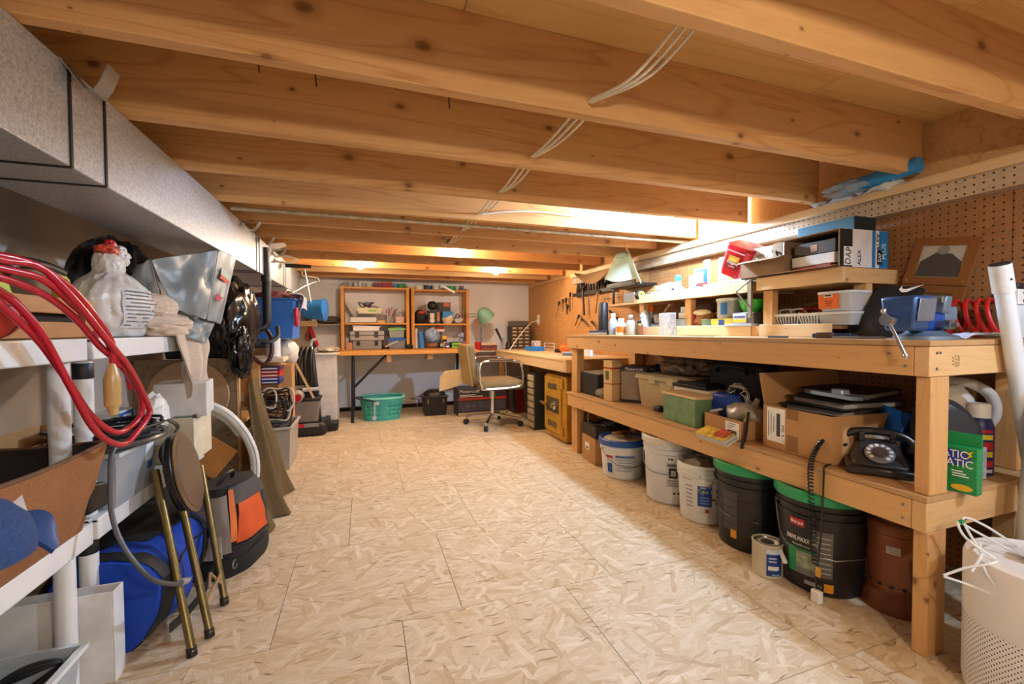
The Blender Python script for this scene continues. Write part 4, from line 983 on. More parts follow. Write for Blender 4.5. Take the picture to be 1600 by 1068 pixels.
# --- low riser, right: basket, tubs
ZL = .9655
slat_basket('white slotted basket of small parts on the low riser', (1.93, 1.50, ZL), (.12, .14, .055))
slat_basket('second white slotted basket partly behind the food tub', (1.93, 1.385, ZL), (.12, .085, .055), n=6)
for i, (x, y) in enumerate(((1.92, 1.52), (1.93, 1.47), (1.92, 1.40), (1.96, 1.49))):
    solo('cable_scrap', ['grey cord scrap in the first slotted basket', 'clear connector in the first slotted basket', 'red and grey leads in the second slotted basket', 'black lead at the back of the first slotted basket'][i], 'cord',
         MB().tube(spline([(x-.04, y-.02, ZL+.04), (x-.02, y+.03, ZL+.07), (x+.02, y, ZL+.078), (x+.01, y-.03, ZL+.05), (x-.02, y-.01, ZL+.06)], 6), .004, 6), [GREYL, CABLE, RED, BLACK][i])
def tub(label, loc, d, rz, lab=False):
    t = thing('food_tub', label, 'tub', loc, rz); x, y, z = d
    b = MB(); k = .88
    def ring(s, zz):
        o = []
        for cx, cy, a0 in ((1, 1, 0), (-1, 1, 90), (-1, -1, 180), (1, -1, 270)):
            for a in (0, 45, 90):
                rr = .02; aa = math.radians(a0+a); o.append((cx*(x/2*s-rr)+rr*math.cos(aa), cy*(y/2*s-rr)+rr*math.sin(aa), zz))
        return o
    rs = [ring(k, 0), ring(1, z)]; n = 12
    b.add(sum(rs, []), [tuple(range(n-1, -1, -1)), tuple(range(n, 2*n))] + [(i, (i+1) % n, n+(i+1) % n, n+i) for i in range(n)])
    obj('body', b, CLOUDY, t, bev=.003)
    obj('lid', MB().add(ring(1.06, z-.004) + ring(1.06, z+.006), [tuple(range(n-1, -1, -1)), tuple(range(n, 2*n))] + [(i, (i+1) % n, n+(i+1) % n, n+i) for i in range(n)]), mat('#e6e9ea', .3, alpha=.85), t)
    return t
t = tub('low clear food tub under the orange labelled tub', (1.945, 1.278, ZL), (.15, .15, .05), 0)
t = tub('clear food tub with a large orange label and barcode on the low riser', (1.93, 1.272, ZL+.058), (.13, .14, .078), 0)
lb = obj('label', MB().box((-.0645, .02, .042), (.001, .085, .062), rad(0, -5, 0)), ORANGE, t)
obj('barcode', MB().box((-.0675, .02, .066), (.001, .035, .012), rad(0, -5, 0)), mat('#e8e4de', .7), lb); obj('bars', MB().box((-.0682, .02, .067), (.001, .028, .006), rad(0, -5, 0)), INK, lb)
for j in range(3): obj('print', MB().box((-.0645-.0012+.0009*j, .02, .044-.009*j), (.001, .035-.006*j, .003), rad(0, -5, 0)), mat('#8a3a10', .7), lb)
# --- picture frames, cap, vise, hose
t = thing('picture_frame', 'double wooden picture frame leaning on the pegboard', 'picture frame', (2.085, 1.098, .9175), 0)
t.rotation_euler = Euler(rad(9, 10, 0))
FRW = mat('#8a5526', .45, var=.12, scale=20, stretch=(1, 8, 1))
for z0 in (.02, .208):
    h = .185; w = .205
    obj('frame', MB().box((0, 0, z0+h-.015), (.016, w, .03)).box((0, 0, z0+.015), (.016, w, .03)).box((0, -w/2+.016, z0+h/2), (.016, .032, h-.06)).box((0, w/2-.016, z0+h/2), (.016, .032, h-.06)), FRW, t)
    ph = obj('photo', MB().box((-.002, 0, z0+h/2), (.003, w-.062, h-.058)), mat('#b9b2a2' if z0 > .1 else '#7d7258', .5, var=.12), t)
    if z0 > .1:
        obj('portrait_shoulders', MB().prism([(-.07, -.06), (.07, -.06), (.065, .0), (.03, .03), (-.02, .035), (-.065, .0)], 0, .0008, Matrix.Translation((-.0042, 0, z0+h/2)) @ Euler(FX).to_matrix().to_4x4()), mat('#4a4640', .6), ph)
        obj('portrait_face', MB().lathe([(0, 0), (.018, 0), (.018, .0008), (0, .0008)], 20, M=Matrix.Translation((-.0045, 0, z0+h/2+.045)) @ Euler(FX).to_matrix().to_4x4()), mat('#8f887a', .6), ph)
    for s in (-1, 1): obj('corner_pin', MB().cyl((-.008, s*(w/2-.012), z0+.015), (-.0092, s*(w/2-.012), z0+.015), .004, n=8), mat('#c9b27a', .3, .8), t)
t = thing('black_cloth', 'black sports cloth with a white swoosh draped behind the vise', 'cloth')
obj('fabric', MB().sheet(lambda u, v: (1.93+.11*v*v-.02*math.sin(PI*u)+.012*math.sin(9*u+2*v), 1.245-.255*u*(.8+.2*(1-v))+.02*(1-v), .918+.205*v*(.72+.28*math.sin(PI*(.15+.7*u)))+.006*math.sin(8*u)), 18, 12, .004), BLACKM, t)
obj('swoosh', MB().prism([(-.036, .0), (-.028, .012), (-.027, .002), (-.015, -.001), (.036, .013), (-.012, -.013), (-.028, -.012)], 0, .001, Matrix.Translation((1.93, 1.035, 1.098)) @ Euler(rad(75, 0, -80)).to_matrix().to_4x4()), PAPER, t)
t = thing('bench_vise', 'blue steel bench vise bolted near the end of the workbench', 'vise', (1.592, .838, .9155), math.radians(-4)); t.scale = (.9, .88, .88)
VB = mat('#1b48a0', .35, .3, var=.12); VG = mat('#7f93a6', .35, .6, var=.12)
obj('base', MB().lathe([(0, 0), (.085, 0), (.085, .012), (.06, .02), (.05, .03), (0, .03)], 28, (.04, .0, 0)), VG, t)
obj('body', MB().box((.03, 0, .062), (.12, .06, .064)), VB, t, bev=.008)
obj('fixed_jaw', MB().add([(.05,-.045,.09),(.10,-.035,.09),(.10,.035,.09),(.05,.045,.09),(.05,-.055,.148),(.088,-.05,.148),(.088,.05,.148),(.05,.055,.148)],
   [(3,2,1,0),(4,5,6,7),(0,1,5,4),(1,2,6,5),(2,3,7,6),(3,0,4,7)]), VG, t, bev=.006)
obj('anvil', MB().box((.125, 0, .09), (.06, .05, .05)), VG, t, bev=.006)
obj('moving_jaw', MB().add([(-.085,-.045,.03),(-.02,-.05,.03),(-.02,.05,.03),(-.085,.045,.03),(-.095,-.055,.148),(.0,-.06,.148),(.0,.06,.148),(-.095,.055,.148)],
   [(3,2,1,0),(4,5,6,7),(0,1,5,4),(1,2,6,5),(2,3,7,6),(3,0,4,7)]), mat('#3f5f96', .3, .5, var=.15), t, bev=.010)
obj('jaw_plate', MB().box((.006, 0, .135), (.010, .10, .022)), STEEL, t, bev=.002); obj('jaw_plate', MB().box((.040, 0, .135), (.010, .10, .022)), STEEL, t, bev=.002)
obj('side_plate', MB().box((-.045, -.0565, .10), (.075, .004, .075), rad(6, 0, 0)), mat('#8a97a6', .3, .6), t, bev=.002)
obj('lock_bolt', MB().cyl((.05, -.07, .05), (.05, -.03, .05), .016, n=20).cyl((.05, -.085, .05), (.05, -.07, .05), .007), STEEL, t)
obj('screw', MB().cyl((-.13, 0, .068), (.02, 0, .068), .013, n=16).cyl((-.145, 0, .068), (-.12, 0, .068), .02, n=20), CHROME, t)
obj('handle', MB().cyl((-.134, .012, .098), (-.137, -.058, -.052), .0055, n=12), CHROME, t)
for q_ in ((-.134, .012, .098), (-.137, -.058, -.052)): obj('handle_knob', MB().lathe([(0, -.009), (.007, -.007), (.009, 0), (.007, .007), (0, .009)], 14, q_), CHROME, t)
t = thing('red_hose', 'coiled red air hose on the bench in front of the pegboard', 'hose', (2.0, .885, .9155))
hp = []
for i in range(150):
    b = i*2*PI/30; f = i/149
    hp.append((-.0+.02*math.sin(f*3)+.05*math.cos(b), .085-.15*f+.012*math.sin(b), .070+.063*math.sin(b)))
obj('coil', MB().tube(hp, .006, 8), mat('#c01818', .35, coat=.3), t)
solo('paper_sheets', 'crumpled papers lying on the bench beside the vise', 'paper', MB().sheet(lambda u, v: (1.70+.24*u, .775+.06*v, .9175+.012*math.sin(PI*u)+.007*math.sin(7*u+4*v)**2), 14, 5, .002), mat('#c4c6d8', .6, var=.15))
solo('work_knife', 'blue handled utility knife lying on the bench edge', 'knife', MB().box((1.70, 1.165, .924), (.03, .12, .017), rad(0, 0, 30)).box((1.732, 1.11, .922), (.018, .03, .013), rad(0, 0, 30)), mat('#1e2e52', .4), bev=.004)
sbox('flat steel square lying beside the vise', (1.62, 1.02, .9155), (.04, .14, .008), STEEL, .3, 'tool', 'steel_square')
sbox('dark wooden offcut on the bench edge', (1.60, 1.12, .9155), (.03, .05, .022), mat('#5a4030', .6), .2, 'wood', 'wood_offcut')
solo('pencil', 'black pencil lying on the bench near the middle', 'pencil', MB().cyl((1.56, 1.32, .919), (1.57, 1.24, .919), .0035, n=6), INK)
solo('tin_snips', 'flat grey blade and pencil scraps lying at the bench middle', 'tool', MB().box((1.64, 1.79, .917), (.03, .16, .003), rad(0, 0, 8)).cyl((1.66, 1.69, .918), (1.63, 1.66, .918), .003), STEEL)
# --- upper riser, left: clutter
ZV = 1.1572
t = thing('coffee_tub', 'red plastic coffee tub tipped over on the raised shelf', 'tub', (1.93, 1.80, ZV+.165), 0)
t.rotation_euler = Euler(rad(0, -10, 0)) if 0 else Euler(rad(28, -12, 10))
obj('body', MB().add(*(lambda P: (sum([[(x*w, y*w, z) for x, y in ((-.075,-.05),(-.05,-.075),(.05,-.075),(.075,-.05),(.075,.05),(.05,.075),(-.05,.075),(-.075,.05))] for z, w in P], []),
   [tuple(range(7, -1, -1)), tuple(range(8*(len(P)-1), 8*len(P)))] + [(8*j+i, 8*j+(i+1) % 8, 8*j+8+(i+1) % 8, 8*j+8+i) for j in range(len(P)-1) for i in range(8)]))([(-.085, .9), (-.07, .95), (.06, 1), (.066, 1.05), (.085, 1.05)])), mat('#c4121e', .3, coat=.3), t, bev=.004)
obj('rim_line', MB().box((-.078, 0, .055), (.003, .10, .005)), mat('#e8b0b0', .4), t)
lb = obj('label', MB().box((-.0765, .0, -.002), (.001, .078, .075)), mat('#7a1418', .45), t); obj('sun', MB().box((-.0775, .0, .018), (.001, .062, .03)), mat('#e08a1e', .5), lb); obj('sun', MB().box((-.0779, .0, .012), (.001, .04, .018)), YEL, lb)
text('Folgers', .022, PAPER, t, (-.0785, 0, -.004), FX); text('CLASSIC', .010, mat('#e8c8a0', .6), t, (-.0785, 0, -.024), FX)
slat_basket('white slotted basket under the tipped red tub', (1.90, 1.77, ZV), (.11, .15, .055))
bottle('white cleaner bottle with a green label behind the red tub', (1.99, 1.90, ZV), .045, .19, WHITEP, WHITE, .6, mat('#8fc04a', .5))
t = thing('blister_pack', 'blue hanging blister pack of hooks on the raised shelf', 'package', (1.90, 2.06, ZV), math.radians(-10))
obj('card', MB().box((0, 0, .075), (.012, .10, .15)), mat('#1d6ab8', .45), t, bev=.003); obj('blister', MB().box((-.010, 0, .10), (.012, .075, .07)), mat('#d7d9d4', .2, var=.5, scale=60), t, bev=.005)
obj('print', MB().box((-.0068, 0, .035), (.001, .07, .03)), PAPER, t); text('HOOKS', .016, mat('#1d6ab8', .5), t, (-.008, 0, .035), FX)
solo('red_clip', 'red clamp in front of the blue blister pack', 'clamp', MB().box((1.86, 2.01, ZV+.03), (.016, .03, .05)).box((1.86, 2.01, ZV+.058), (.012, .065, .012)), RED, bev=.003)
solo('white_bracket', 'tall white slotted bracket behind the blue blister pack, left', 'bracket', MB().box((2.0, 2.12, ZV+.11), (.012, .045, .22)), WHITE, bev=.002)
solo('white_bracket', 'tall white slotted bracket behind the blue blister pack, right', 'bracket', MB().box((2.0, 2.0, ZV+.108), (.012, .045, .216)), WHITE, bev=.002)
sbox('small white carton lying on the raised shelf edge', (1.885, 1.935, ZV), (.07, .11, .05), mat('#e6e4e0', .7), .1)
sbox('yellowed tape box between the white carton and the slotted basket', (1.88, 1.868, ZV), (.05, .03, .035), mat('#b9a45a', .6), 0)
solo('clear_bags', 'crumpled clear plastic bags at the far end of the raised shelf', 'bag', MB().blob((1.92, 2.36, ZV+.045), (.06, .09, .05), 5, .3, 3, 3, zmin=ZV, ridge=True), mat('#b9c4cc', .15, var=.3, alpha=.75))
bottle('white dropper bottle with a teal cap on the raised shelf', (1.88, 2.235, ZV), .022, .135, WHITEP, mat('#1f7f9a', .4), .8, caph=.25)
sbox('grey framed card leaning behind the dropper bottle', (2.0, 2.22, ZV), (.01, .10, .14), mat('#9a928a', .6), 0)
solo('funnel_cone', 'clear plastic cone beside the blue blister pack', 'funnel', MB().add([(1.95, 2.17, ZV+.17), (1.95, 2.08, ZV+.165), (1.88, 2.11, ZV), (1.90, 2.105, ZV)], [(0, 1, 2), (0, 2, 3), (1, 0, 3), (1, 3, 2)]), mat('#cfd8e4', .2))
sbox('black parts box on the raised shelf', (1.885, 2.29, ZV), (.06, .08, .04), BLACK, 0, lab=(.5, .7, .5), lm=NAVY)
slat_basket('grey wire basket at the far end of the raised shelf', (1.88, 2.41, ZV), (.07, .09, .045), m=GREYL, n=7)
sbox('blue printed parts box at the far end of the raised shelf', (1.88, 2.49, ZV), (.07, .07, .042), mat('#2a3560', .5), 0, lab=(.5, .8, .3), lm=GREYL)
t = thing('tape_measure', 'black and yellow tape measure at the far end of the raised shelf', 'tape measure', (1.84, 2.575, ZV), 0)
obj('case', MB().cyl((0, -.018, .037), (0, .018, .037), .036, n=24), BLACK, t, bev=.004); obj('face', MB().cyl((0, -.0195, .037), (0, -.018, .037), .026, n=20), mat('#d7cf4a', .5), t)
obj('print', MB().box((-.004, -.0202, .04), (.012, .001, .02)), INK, t)
# --- low riser, left
ZW = .9655
bowl('bright green fluted bowl stacked on a tin on the low riser', (1.90, 1.70, ZW+.072), .062, .062, mat('#2fae2f', .35), flute=.03)
t = sbox('grey tin box under the green fluted bowl', (1.90, 1.70, ZW+.014), (.13, .13, .056), mat('#5a544c', .4, .4), 0, name='tin_box')
obj('label', MB().box((-.066, .02, .028), (.001, .085, .05)), mat('#b9c0c8', .5), t); obj('band', MB().box((-.067, .02, .014), (.001, .085, .016)), YEL, t); obj('print', MB().box((-.067, .02, .034), (.001, .07, .008)), NAVY, t)
sbox('stack of papers under the grey tin box', (1.88, 1.72, ZW), (.12, .17, .013), mat('#a8adb8', .6), 0, 'paper', 'paper_stack')
t = thing('plastic_tub', 'clear ribbed tub with a white lid and blue label on the low riser', 'tub', (1.92, 1.865, ZW+.045))
obj('body', MB().lathe([(0, 0), (.062, 0)] + [(.064 + (.002 if i % 2 else 0), .008+.009*i) for i in range(10)] + [(.066, .098), (0, .098)], 28), mat('#b8bcbc', .3, alpha=.9), t)
obj('lid', MB().lathe([(.070, .096), (.071, .108), (.06, .112), (0, .112)], 28), WHITEP, t); a = face((1.92, 1.865)); obj('label', MB().arc(.0675, .02, .085, a-.75, a-.2, 6), mat('#2a6fb8', .5), t)
sbox('yellow and blue printed box under the ribbed tub', (1.91, 1.86, ZW), (.11, .15, .044), mat('#c9b23a', .6), 0, lab=(.5, .25, .7), lm=NAVY)
t = thing('leather_gloves', 'brown leather gloves heaped on the low riser', 'gloves', (1.91, 2.03, ZW))
obj('glove', MB().blob((0, 0, .045), (.055, .065, .05), 2, .28, 2.2, 3, zmin=0), mat('#8a5a28', .7, var=.2), t); obj('glove', MB().blob((.03, .02, .11), (.055, .065, .035), 6, .3, 2.4, 3), mat('#4a3226', .7, var=.2), t); obj('cuff', MB().blob((-.03, .0, .085), (.035, .06, .018), 9, .2, 2.4, 3), mat('#c9b89a', .8), t)
sbox('small green notebook leaning on the low riser edge', (1.86, 1.965, ZW), (.012, .065, .045), mat('#6a8060', .6), .3, 'notebook', 'notebook')
sbox('grey file box of envelopes on the low riser', (1.92, 2.19, ZW), (.13, .10, .05), mat('#9a948c', .6), 0); sbox('white box stacked on the grey file box', (1.92, 2.18, ZW+.052), (.10, .085, .038), mat('#d8d6d0', .6), 0); sbox('cream box topmost of the boxes beside the silver canister', (1.93, 2.19, ZW+.092), (.08, .07, .035), mat('#e2e0d6', .6), .1)
sbox('red notebook behind the leather gloves', (1.90, 2.105, ZW), (.05, .035, .09), mat('#a8243a', .5), .1, 'notebook', 'notebook')
t = solo('patterned_canister', 'silver patterned square canister standing on the bench before the riser', 'canister', MB().box((1.80, 2.235, .985), (.055, .095, .138)), mat('#b4bcc8', .35, .3, var=.35, scale=55, bump=.3), bev=.003)
t = thing('wire_basket', 'metal sieve basket on a black box on the low riser', 'basket', (1.90, 2.40, ZW+.03)); obj('bowl', MB().lathe([(0, 0), (.055, 0), (.066, .05), (.070, .052), (.066, .054), (.052, .006), (0, .005)], 24), mat('#8f8578', .4, .6, var=.3, scale=70), t)
sbox('black drill bit case under the metal sieve basket', (1.89, 2.40, ZW), (.09, .15, .028), BLACK, 0, lab=(.5, .8, .4), lm=STEEL)
bowl('brown pierced half round strainer behind the sieve basket', (2.03, 2.44, ZW), .06, .10, mat('#8a5f30', .5), name='strainer', rb=.4)
bottle('white topped red bottle before the low riser', (1.80, 2.485, .9155), .018, .105, mat('#b86a60', .4), WHITE, .8, caph=.4)
bottle('orange topped spray can at the far end of the low riser', (1.93, 2.575, ZW), .026, .16, mat('#b8bcc4', .3, .5), ORANGE, .95, caph=.30)
solo('clear_jug', 'crumpled clear plastic bottle at the far end of the low riser', 'bottle', MB().lathe([(0, 0), (.035, 0), (.04, .03), (.034, .06), (.038, .08), (.02, .11), (.012, .125), (0, .125)], 16, (1.86, 2.545, ZW)), mat('#c0cad2', .15, alpha=.7))
# bottles on the bench top, far end
bottle('clear blue spray bottle standing on the far bench top', (1.70, 2.70, .9155), .03, .155, mat('#a8bcd4', .2, alpha=.9), WHITE, .45)
bottle('white glue bottle with an orange label on the far bench top', (1.70, 2.60, .9155), .036, .115, WHITEP, WHITE, .5, ORANGE)
bottle('squat clear glass bottle on the far bench top', (1.72, 2.515, .9155), .03, .125, mat('#b0aa98', .12, alpha=.8), STEEL, .4)
bottle('amber glass bottle behind the clear bottles on the far bench top', (1.76, 2.47, .9155), .026, .10, mat('#6a4a2c', .2), BLACK, .5)
bottle('clear spray bottle behind the glue bottle', (1.78, 2.60, .9155), .03, .14, mat('#c8ccc8', .15, alpha=.75), mat('#d8b8a8', .4), .4)
t = sbox('long blue tool case with a pale stripe on the far bench top', (1.72, 2.88, .9155), (.09, .23, .032), mat('#22345e', .4), .1, 'case', 'tool_case'); obj('stripe', MB().box((-.0455, 0, .010), (.001, .228, .010)), GREYL, t)
solo('black_cylinder', 'tall black cylinder on end at the far corner of the workbench', 'canister', MB().lathe([(0, 0), (.036, 0), (.038, .004), (.038, .24), (.034, .25), (0, .25)], 24, (1.79, 2.985, .9155)), mat('#222224', .45, var=.2))
solo('black_drill', 'black power drill lying among tools on the far bench top', 'drill', MB().cyl((1.86, 2.83, .975), (1.86, 2.70, .98), .026, .022).box((1.87, 2.80, .94), (.035, .045, .05), rad(20, 0, 0)).cyl((1.86, 2.70, .98), (1.86, 2.66, .982), .014, .008), BLACK, bev=.003)
# --- pegboard tools (far right wall)
HW = 2.148
t = thing('tool_rack', 'black magnetic tool rack on the far pegboard', 'rack', (2.125, 3.72, 1.32)); obj('bar', MB().box((0, 0, 0), (.045, .80, .035)), BLACK, t, bev=.003)
for i in range(15):
    q = random.Random(70+i); y = 3.36+.051*i; l = .09+.07*q.random(); zt = 1.338+.03; tl = q.uniform(-.35, .35)
    t = thing('screwdriver', ['first', 'second', 'third', 'fourth', 'fifth', 'sixth', 'seventh', 'eighth', 'ninth', 'tenth', 'eleventh', 'twelfth', 'thirteenth', 'fourteenth', 'last'][14-i] + ' dark tool handle from the left in the black rack', 'tool', (2.125, y, 1.3385), 0, 'hand tools in the black rack')
    t.rotation_euler = (tl, 0, 0)
    obj('handle', MB().lathe([(0, 0), (.008, 0), (.013, .02), (.012, l*.6), (.014, l*.8), (.009, l), (0, l)], 10), [BLACK, BLACKM, mat('#2b2f38', .4), BLACK, mat('#6a4a2a', .6)][i % 5], t)
    if i % 3 == 0: obj('blade', MB().cyl((0, 0, -.09), (0, 0, 0), .003, n=6), STEEL, t)
def hammer(label, y, z, L, hm, head, tilt):
    t = thing('hammer', label, 'hammer', (2.10, y, z), 0, 'hammers hung on the pegboard'); t.rotation_euler = (tilt, 0, 0)
    obj('handle', MB().tube([(0, 0, 0), (0, 0, -L*.5), (0, 0, -L)], .011, 8, rads=[.009, .011, .013]), hm, t)
    obj('head', MB().cyl((0, -.055, .01), (0, .03, .01), .013, n=12).box((0, .05, .008), (.012, .05, .012), rad(-15, 0, 0)), head, t)
hammer('hammer with a dark brown handle hung below the tool rack', 3.90, 1.37, .27, mat('#4a2a1c', .5), DARKST, rad(-6)[0])
hammer('hammer with a pale yellow handle hung below the tool rack', 3.60, 1.31, .20, mat('#c08a3c', .5), DARKST, rad(14)[0])
hammer('black handled file hung at the right end of the tool rack', 3.33, 1.33, .15, BLACK, BLACK, 0)
for i, (y, z, L, a, m) in enumerate(((4.50, 1.27, .20, 28, STEEL), (4.32, 1.30, .17, -4, DARKST), (4.22, 1.35, .20, 3, DARKST), (4.40, 1.29, .13, 0, BLACK), (4.28, 1.22, .10, 8, BLACK), (3.55, 1.09, .17, -62, BLACK), (3.75, 1.03, .20, -55, BLACKM), (3.42, 1.12, .14, -58, DARKST), (3.30, 1.05, .15, 50, mat('#6a4a30', .6)), (3.95, 1.06, .14, -60, BLACK), (4.02, 1.10, .14, 40, DARKST))):
    nm = ['crossed long file', 'slim steel rod tool', 'tall black knobbed rod', 'thick black file', 'short black punch', 'black plier handle', 'long black handle', 'slim dark chisel', 'brown handled awl', 'dark plier leg', 'dark hook tool'][i]
    t = thing('hanging_tool', nm + ' hung on the far pegboard', 'tool', (2.12, y, z), 0, 'tools hung on the far pegboard'); t.rotation_euler = (math.radians(a), 0, 0)
    obj('shaft', MB().cyl((0, 0, 0), (0, 0, -L), .006, .004, n=8), m, t); obj('grip', MB().lathe([(0, .014), (.012, .008), (.014, 0), (.010, -.03), (.006, -.04)], 10), BLACK, t)
t = thing('wall_hook', 'bent wire hooks on the pegboard below the tool rack', 'hook')
for y in (3.45, 3.50, 3.28, 3.18):
    obj('hook', MB().tube(spline([(2.149, y, 1.24), (2.12, y, 1.24), (2.10, y-.02, 1.23), (2.10, y-.05, 1.215)], 4), .0025, 5), DARKST, t)
t = thing('outlet_plate', 'white electrical outlet plate on the far pegboard', 'outlet', (2.15, 5.19, 1.09)); obj('plate', MB().box((-.004, 0, 0), (.008, .075, .125)), WHITE, t, bev=.002); obj('plug', MB().box((-.018, .0, -.02), (.022, .035, .035)), WHITE, t, bev=.003)
cable('lamp_cord', 'white cord curving from the outlet plate down to the side bench', [(2.12, 5.19, 1.07), (2.05, 5.15, 1.06), (1.92, 5.05, .98), (1.76, 4.95, .84), (1.66, 4.9, .73), (1.64, 4.88, .722)], .006, CABLE)
t = thing('work_hat', 'pale green cloth hat hanging from the joist over the bench', 'hat', (0, 0, 0))
obj('cloth', MB().sheet(lambda u, v: (1.90+.05*math.sin(2.2*PI*u)*v-.02*v, 2.62+.54*(.5+(u-.5)*(.32+.68*v)), 1.553-.27*v*(1-.22*u)+.02*math.sin(9*u)*v+.03*v*math.sin(PI*u)), 26, 14, .004), mat('#b4c4b0', .85, var=.06), t)
obj('peak', MB().blob((1.895, 2.89, 1.53), (.03, .08, .025), 3, .2, 2, 3), mat('#a9b9a4', .85), t)
t = thing('tan_hat', 'tan brimmed hat hanging at the top of the far pegboard', 'hat', (0, 0, 0)); obj('crown', MB().sheet(lambda u, v: (2.10-.10*v, 3.15+.75*u, 1.54-.14*v*math.sin(PI*u)-.05*u*0-.02), 14, 6, .006), mat('#a8835a', .85), t)
solo('black_tray', 'black shallow tray under the pale green hat', 'tray', MB().box((2.02, 2.95, 1.30), (.20, .40, .02)).box((1.925, 2.95, 1.315), (.01, .40, .03)), BLACK, bev=.003)
sbox('clear parts bin at the left of the raised shelf', (1.95, 2.80, 1.16), (.10, .14, .07), mat('#8f8a80', .3, alpha=.8), 0); 
t = thing('wall_shelf', 'small shelf board carrying the black tray and parts bin', 'shelf', (0, 0, 0)); obj('board', MB().bb((1.90, 2.65, 1.142), (2.148, 3.18, 1.158)), PLY, t); obj('bracket', MB().bb((2.13, 2.9, 1.0), (2.148, 2.92, 1.141)), STEEL, t); obj('riser', MB().bb((2.10, 2.75, 1.159), (2.148, 3.15, 1.289)), PLY, t)
# bag on the header ledge
t = thing('blue_roll', 'blue plastic roll wrapped in clear film on the header ledge', 'roll', (2.03, 1.23, 1.5355))
obj('roll', MB().tube([(0, -.16, .045), (0, .12, .032)], .03, 16), mat('#2a86c4', .4), t); obj('wrap', MB().blob((.0, .10, .032), (.05, .09, .03), 4, .3, 3, 3, zmin=.0, ridge=True), mat('#b8c4cc', .12, alpha=.5), t)
solo('white_film', 'crumpled white plastic film spread along the ledge over the cartons', 'plastic', MB().sheet(lambda u, v: (2.02+.10*v, 1.14+.36*u, 1.537+.012*math.sin(14*u+5*v)+.006*math.sin(31*u)), 24, 5, .002), mat('#d8dde2', .2, var=.1))

# ================================================================== back of the room
t = thing('pine_bookcase', 'two bay pine shelf unit standing on the back table', 'shelf unit', (0, 0, 0))
TZ = .7415
for x in (-.235, .495, .555, 1.225):
    obj('side_panel', MB().bb((x-.018, 5.27, TZ), (x+.018, 5.53, 1.475)), SHELFZ, t, bev=.002)
for x0, x1, zs in ((-.216, .476, (1.04, 1.455)), (.574, 1.206, (1.03, 1.445))):
    for z in zs: obj('shelf_board', MB().bb((x0, 5.27, z-.010), (x1, 5.53, z+.010)), SHELFW, t, bev=.002)
t = thing('back_table', 'long narrow pine table with a folding iron leg at the back wall', 'table', (0, 0, 0))
obj('table_top', MB().bb((-.27, 4.74, .70), (1.21, 5.54, .741)), SHELFW, t, bev=.004)
obj('leg', MB().tube([(-.115, 4.79, .70), (-.13, 4.74, .0)], .016, 8), DARKST, t); obj('leg', MB().tube([(-.13, 5.42, .70), (-.13, 5.44, .0)], .016, 8), DARKST, t)
obj('leg', MB().tube([(1.12, 5.42, .70), (1.12, 5.44, .0)], .016, 8), DARKST, t)
obj('brace', MB().tube([(-.115, 4.79, .36), (.22, 4.80, .70)], .013, 8), DARKST, t)
obj('wood_block', MB().bb((.22, 4.78, .622), (.27, 5.0, .699)), PINE, t); obj('wood_block', MB().bb((.66, 4.82, .635), (.72, 5.05, .699)), PINE, t)
def bk(z): return z
def backbox(label, x, y, z, d, m, name='small_box', cat='box', rz=0, **k): return sbox(label, (x, y, z), d, m, rz, cat, name, **k)
def front_label(t, d, m, f=(.5, .6, .5)): obj('label', MB().box((0, -d[1]/2-.0006, d[2]*f[0]), (d[0]*f[1], .001, d[2]*f[2])), m, t)
zt = 1.4655
for i, (x, w, h, c, kind) in enumerate(((-.19, .07, .06, '#8a7a74', 0), (-.09, .06, .07, '#b8b0ac', 1), (-.04, .045, .07, '#c8c4c0', 1), (.06, .09, .045, '#c4b8a0', 1), (.155, .09, .06, '#7a1c20', 0), (.265, .12, .065, '#9a1820', 0), (.36, .04, .06, '#5a8ab8', 0), (.43, .10, .055, '#2a8a4a', 1), (.545, .09, .05, '#cfc8b8', 1), (.645, .11, .042, '#d8d2c4', 1), (.745, .11, .055, '#1e2a3e', 1), (.85, .09, .055, '#d2cfcb', 1), (1.03, .13, .05, '#22904a', 1))):
    z = zt if x < .5 else 1.4555
    lab = ['brown tin', 'silver tin', 'pale silver tin', 'cream tin', 'dark red box', 'bright red box', 'small light blue box', 'green tin', 'cream spool', 'wide cream spool', 'navy round tin', 'white tin', 'bright green tin'][i] + ' on top of the pine shelf unit'
    t = thing('storage_tin', lab, 'tin', (x, 5.36, z), 0, 'tins on top of the shelf unit')
    if kind: obj('body', MB().lathe([(0, 0), (w/2, 0), (w/2, h*.8), (0, h*.8)], 20), mat(c, .4), t); obj('lid', MB().lathe([(w/2+.003, h*.78), (w/2+.003, h), (0, h)], 20), mat(c, .3, .2), t)
    else: obj('body', MB().box((0, 0, h/2), (w, .09, h)), mat(c, .5), t, bev=.003); obj('lid', MB().box((0, 0, h-.006), (w+.004, .094, .012)), mat(c, .4, .1), t)
solo('white_strip', 'white plastic strip slanting across the top of the right bay', 'strip', MB().box((.98, 5.255, 1.465), (.18, .004, .025), rad(0, 28, 0)), WHITE)
t = thing('camera_head', 'grey webcam like device on top of the right bay', 'camera', (1.155, 5.30, 1.4555)); obj('body', MB().box((0, 0, .028), (.05, .06, .056)), mat('#7a6c68', .5), t, bev=.006); obj('lens', MB().cyl((0, -.032, .018), (0, -.045, .018), .02, n=16), BLACK, t)
solo('jar_cover', 'white lid at the right end of the shelf unit top', 'lid', MB().lathe([(0, 0), (.06, 0), (.065, .02), (.05, .03), (0, .03)], 24, (1.26-.06, 5.42, 1.4555)), WHITE)
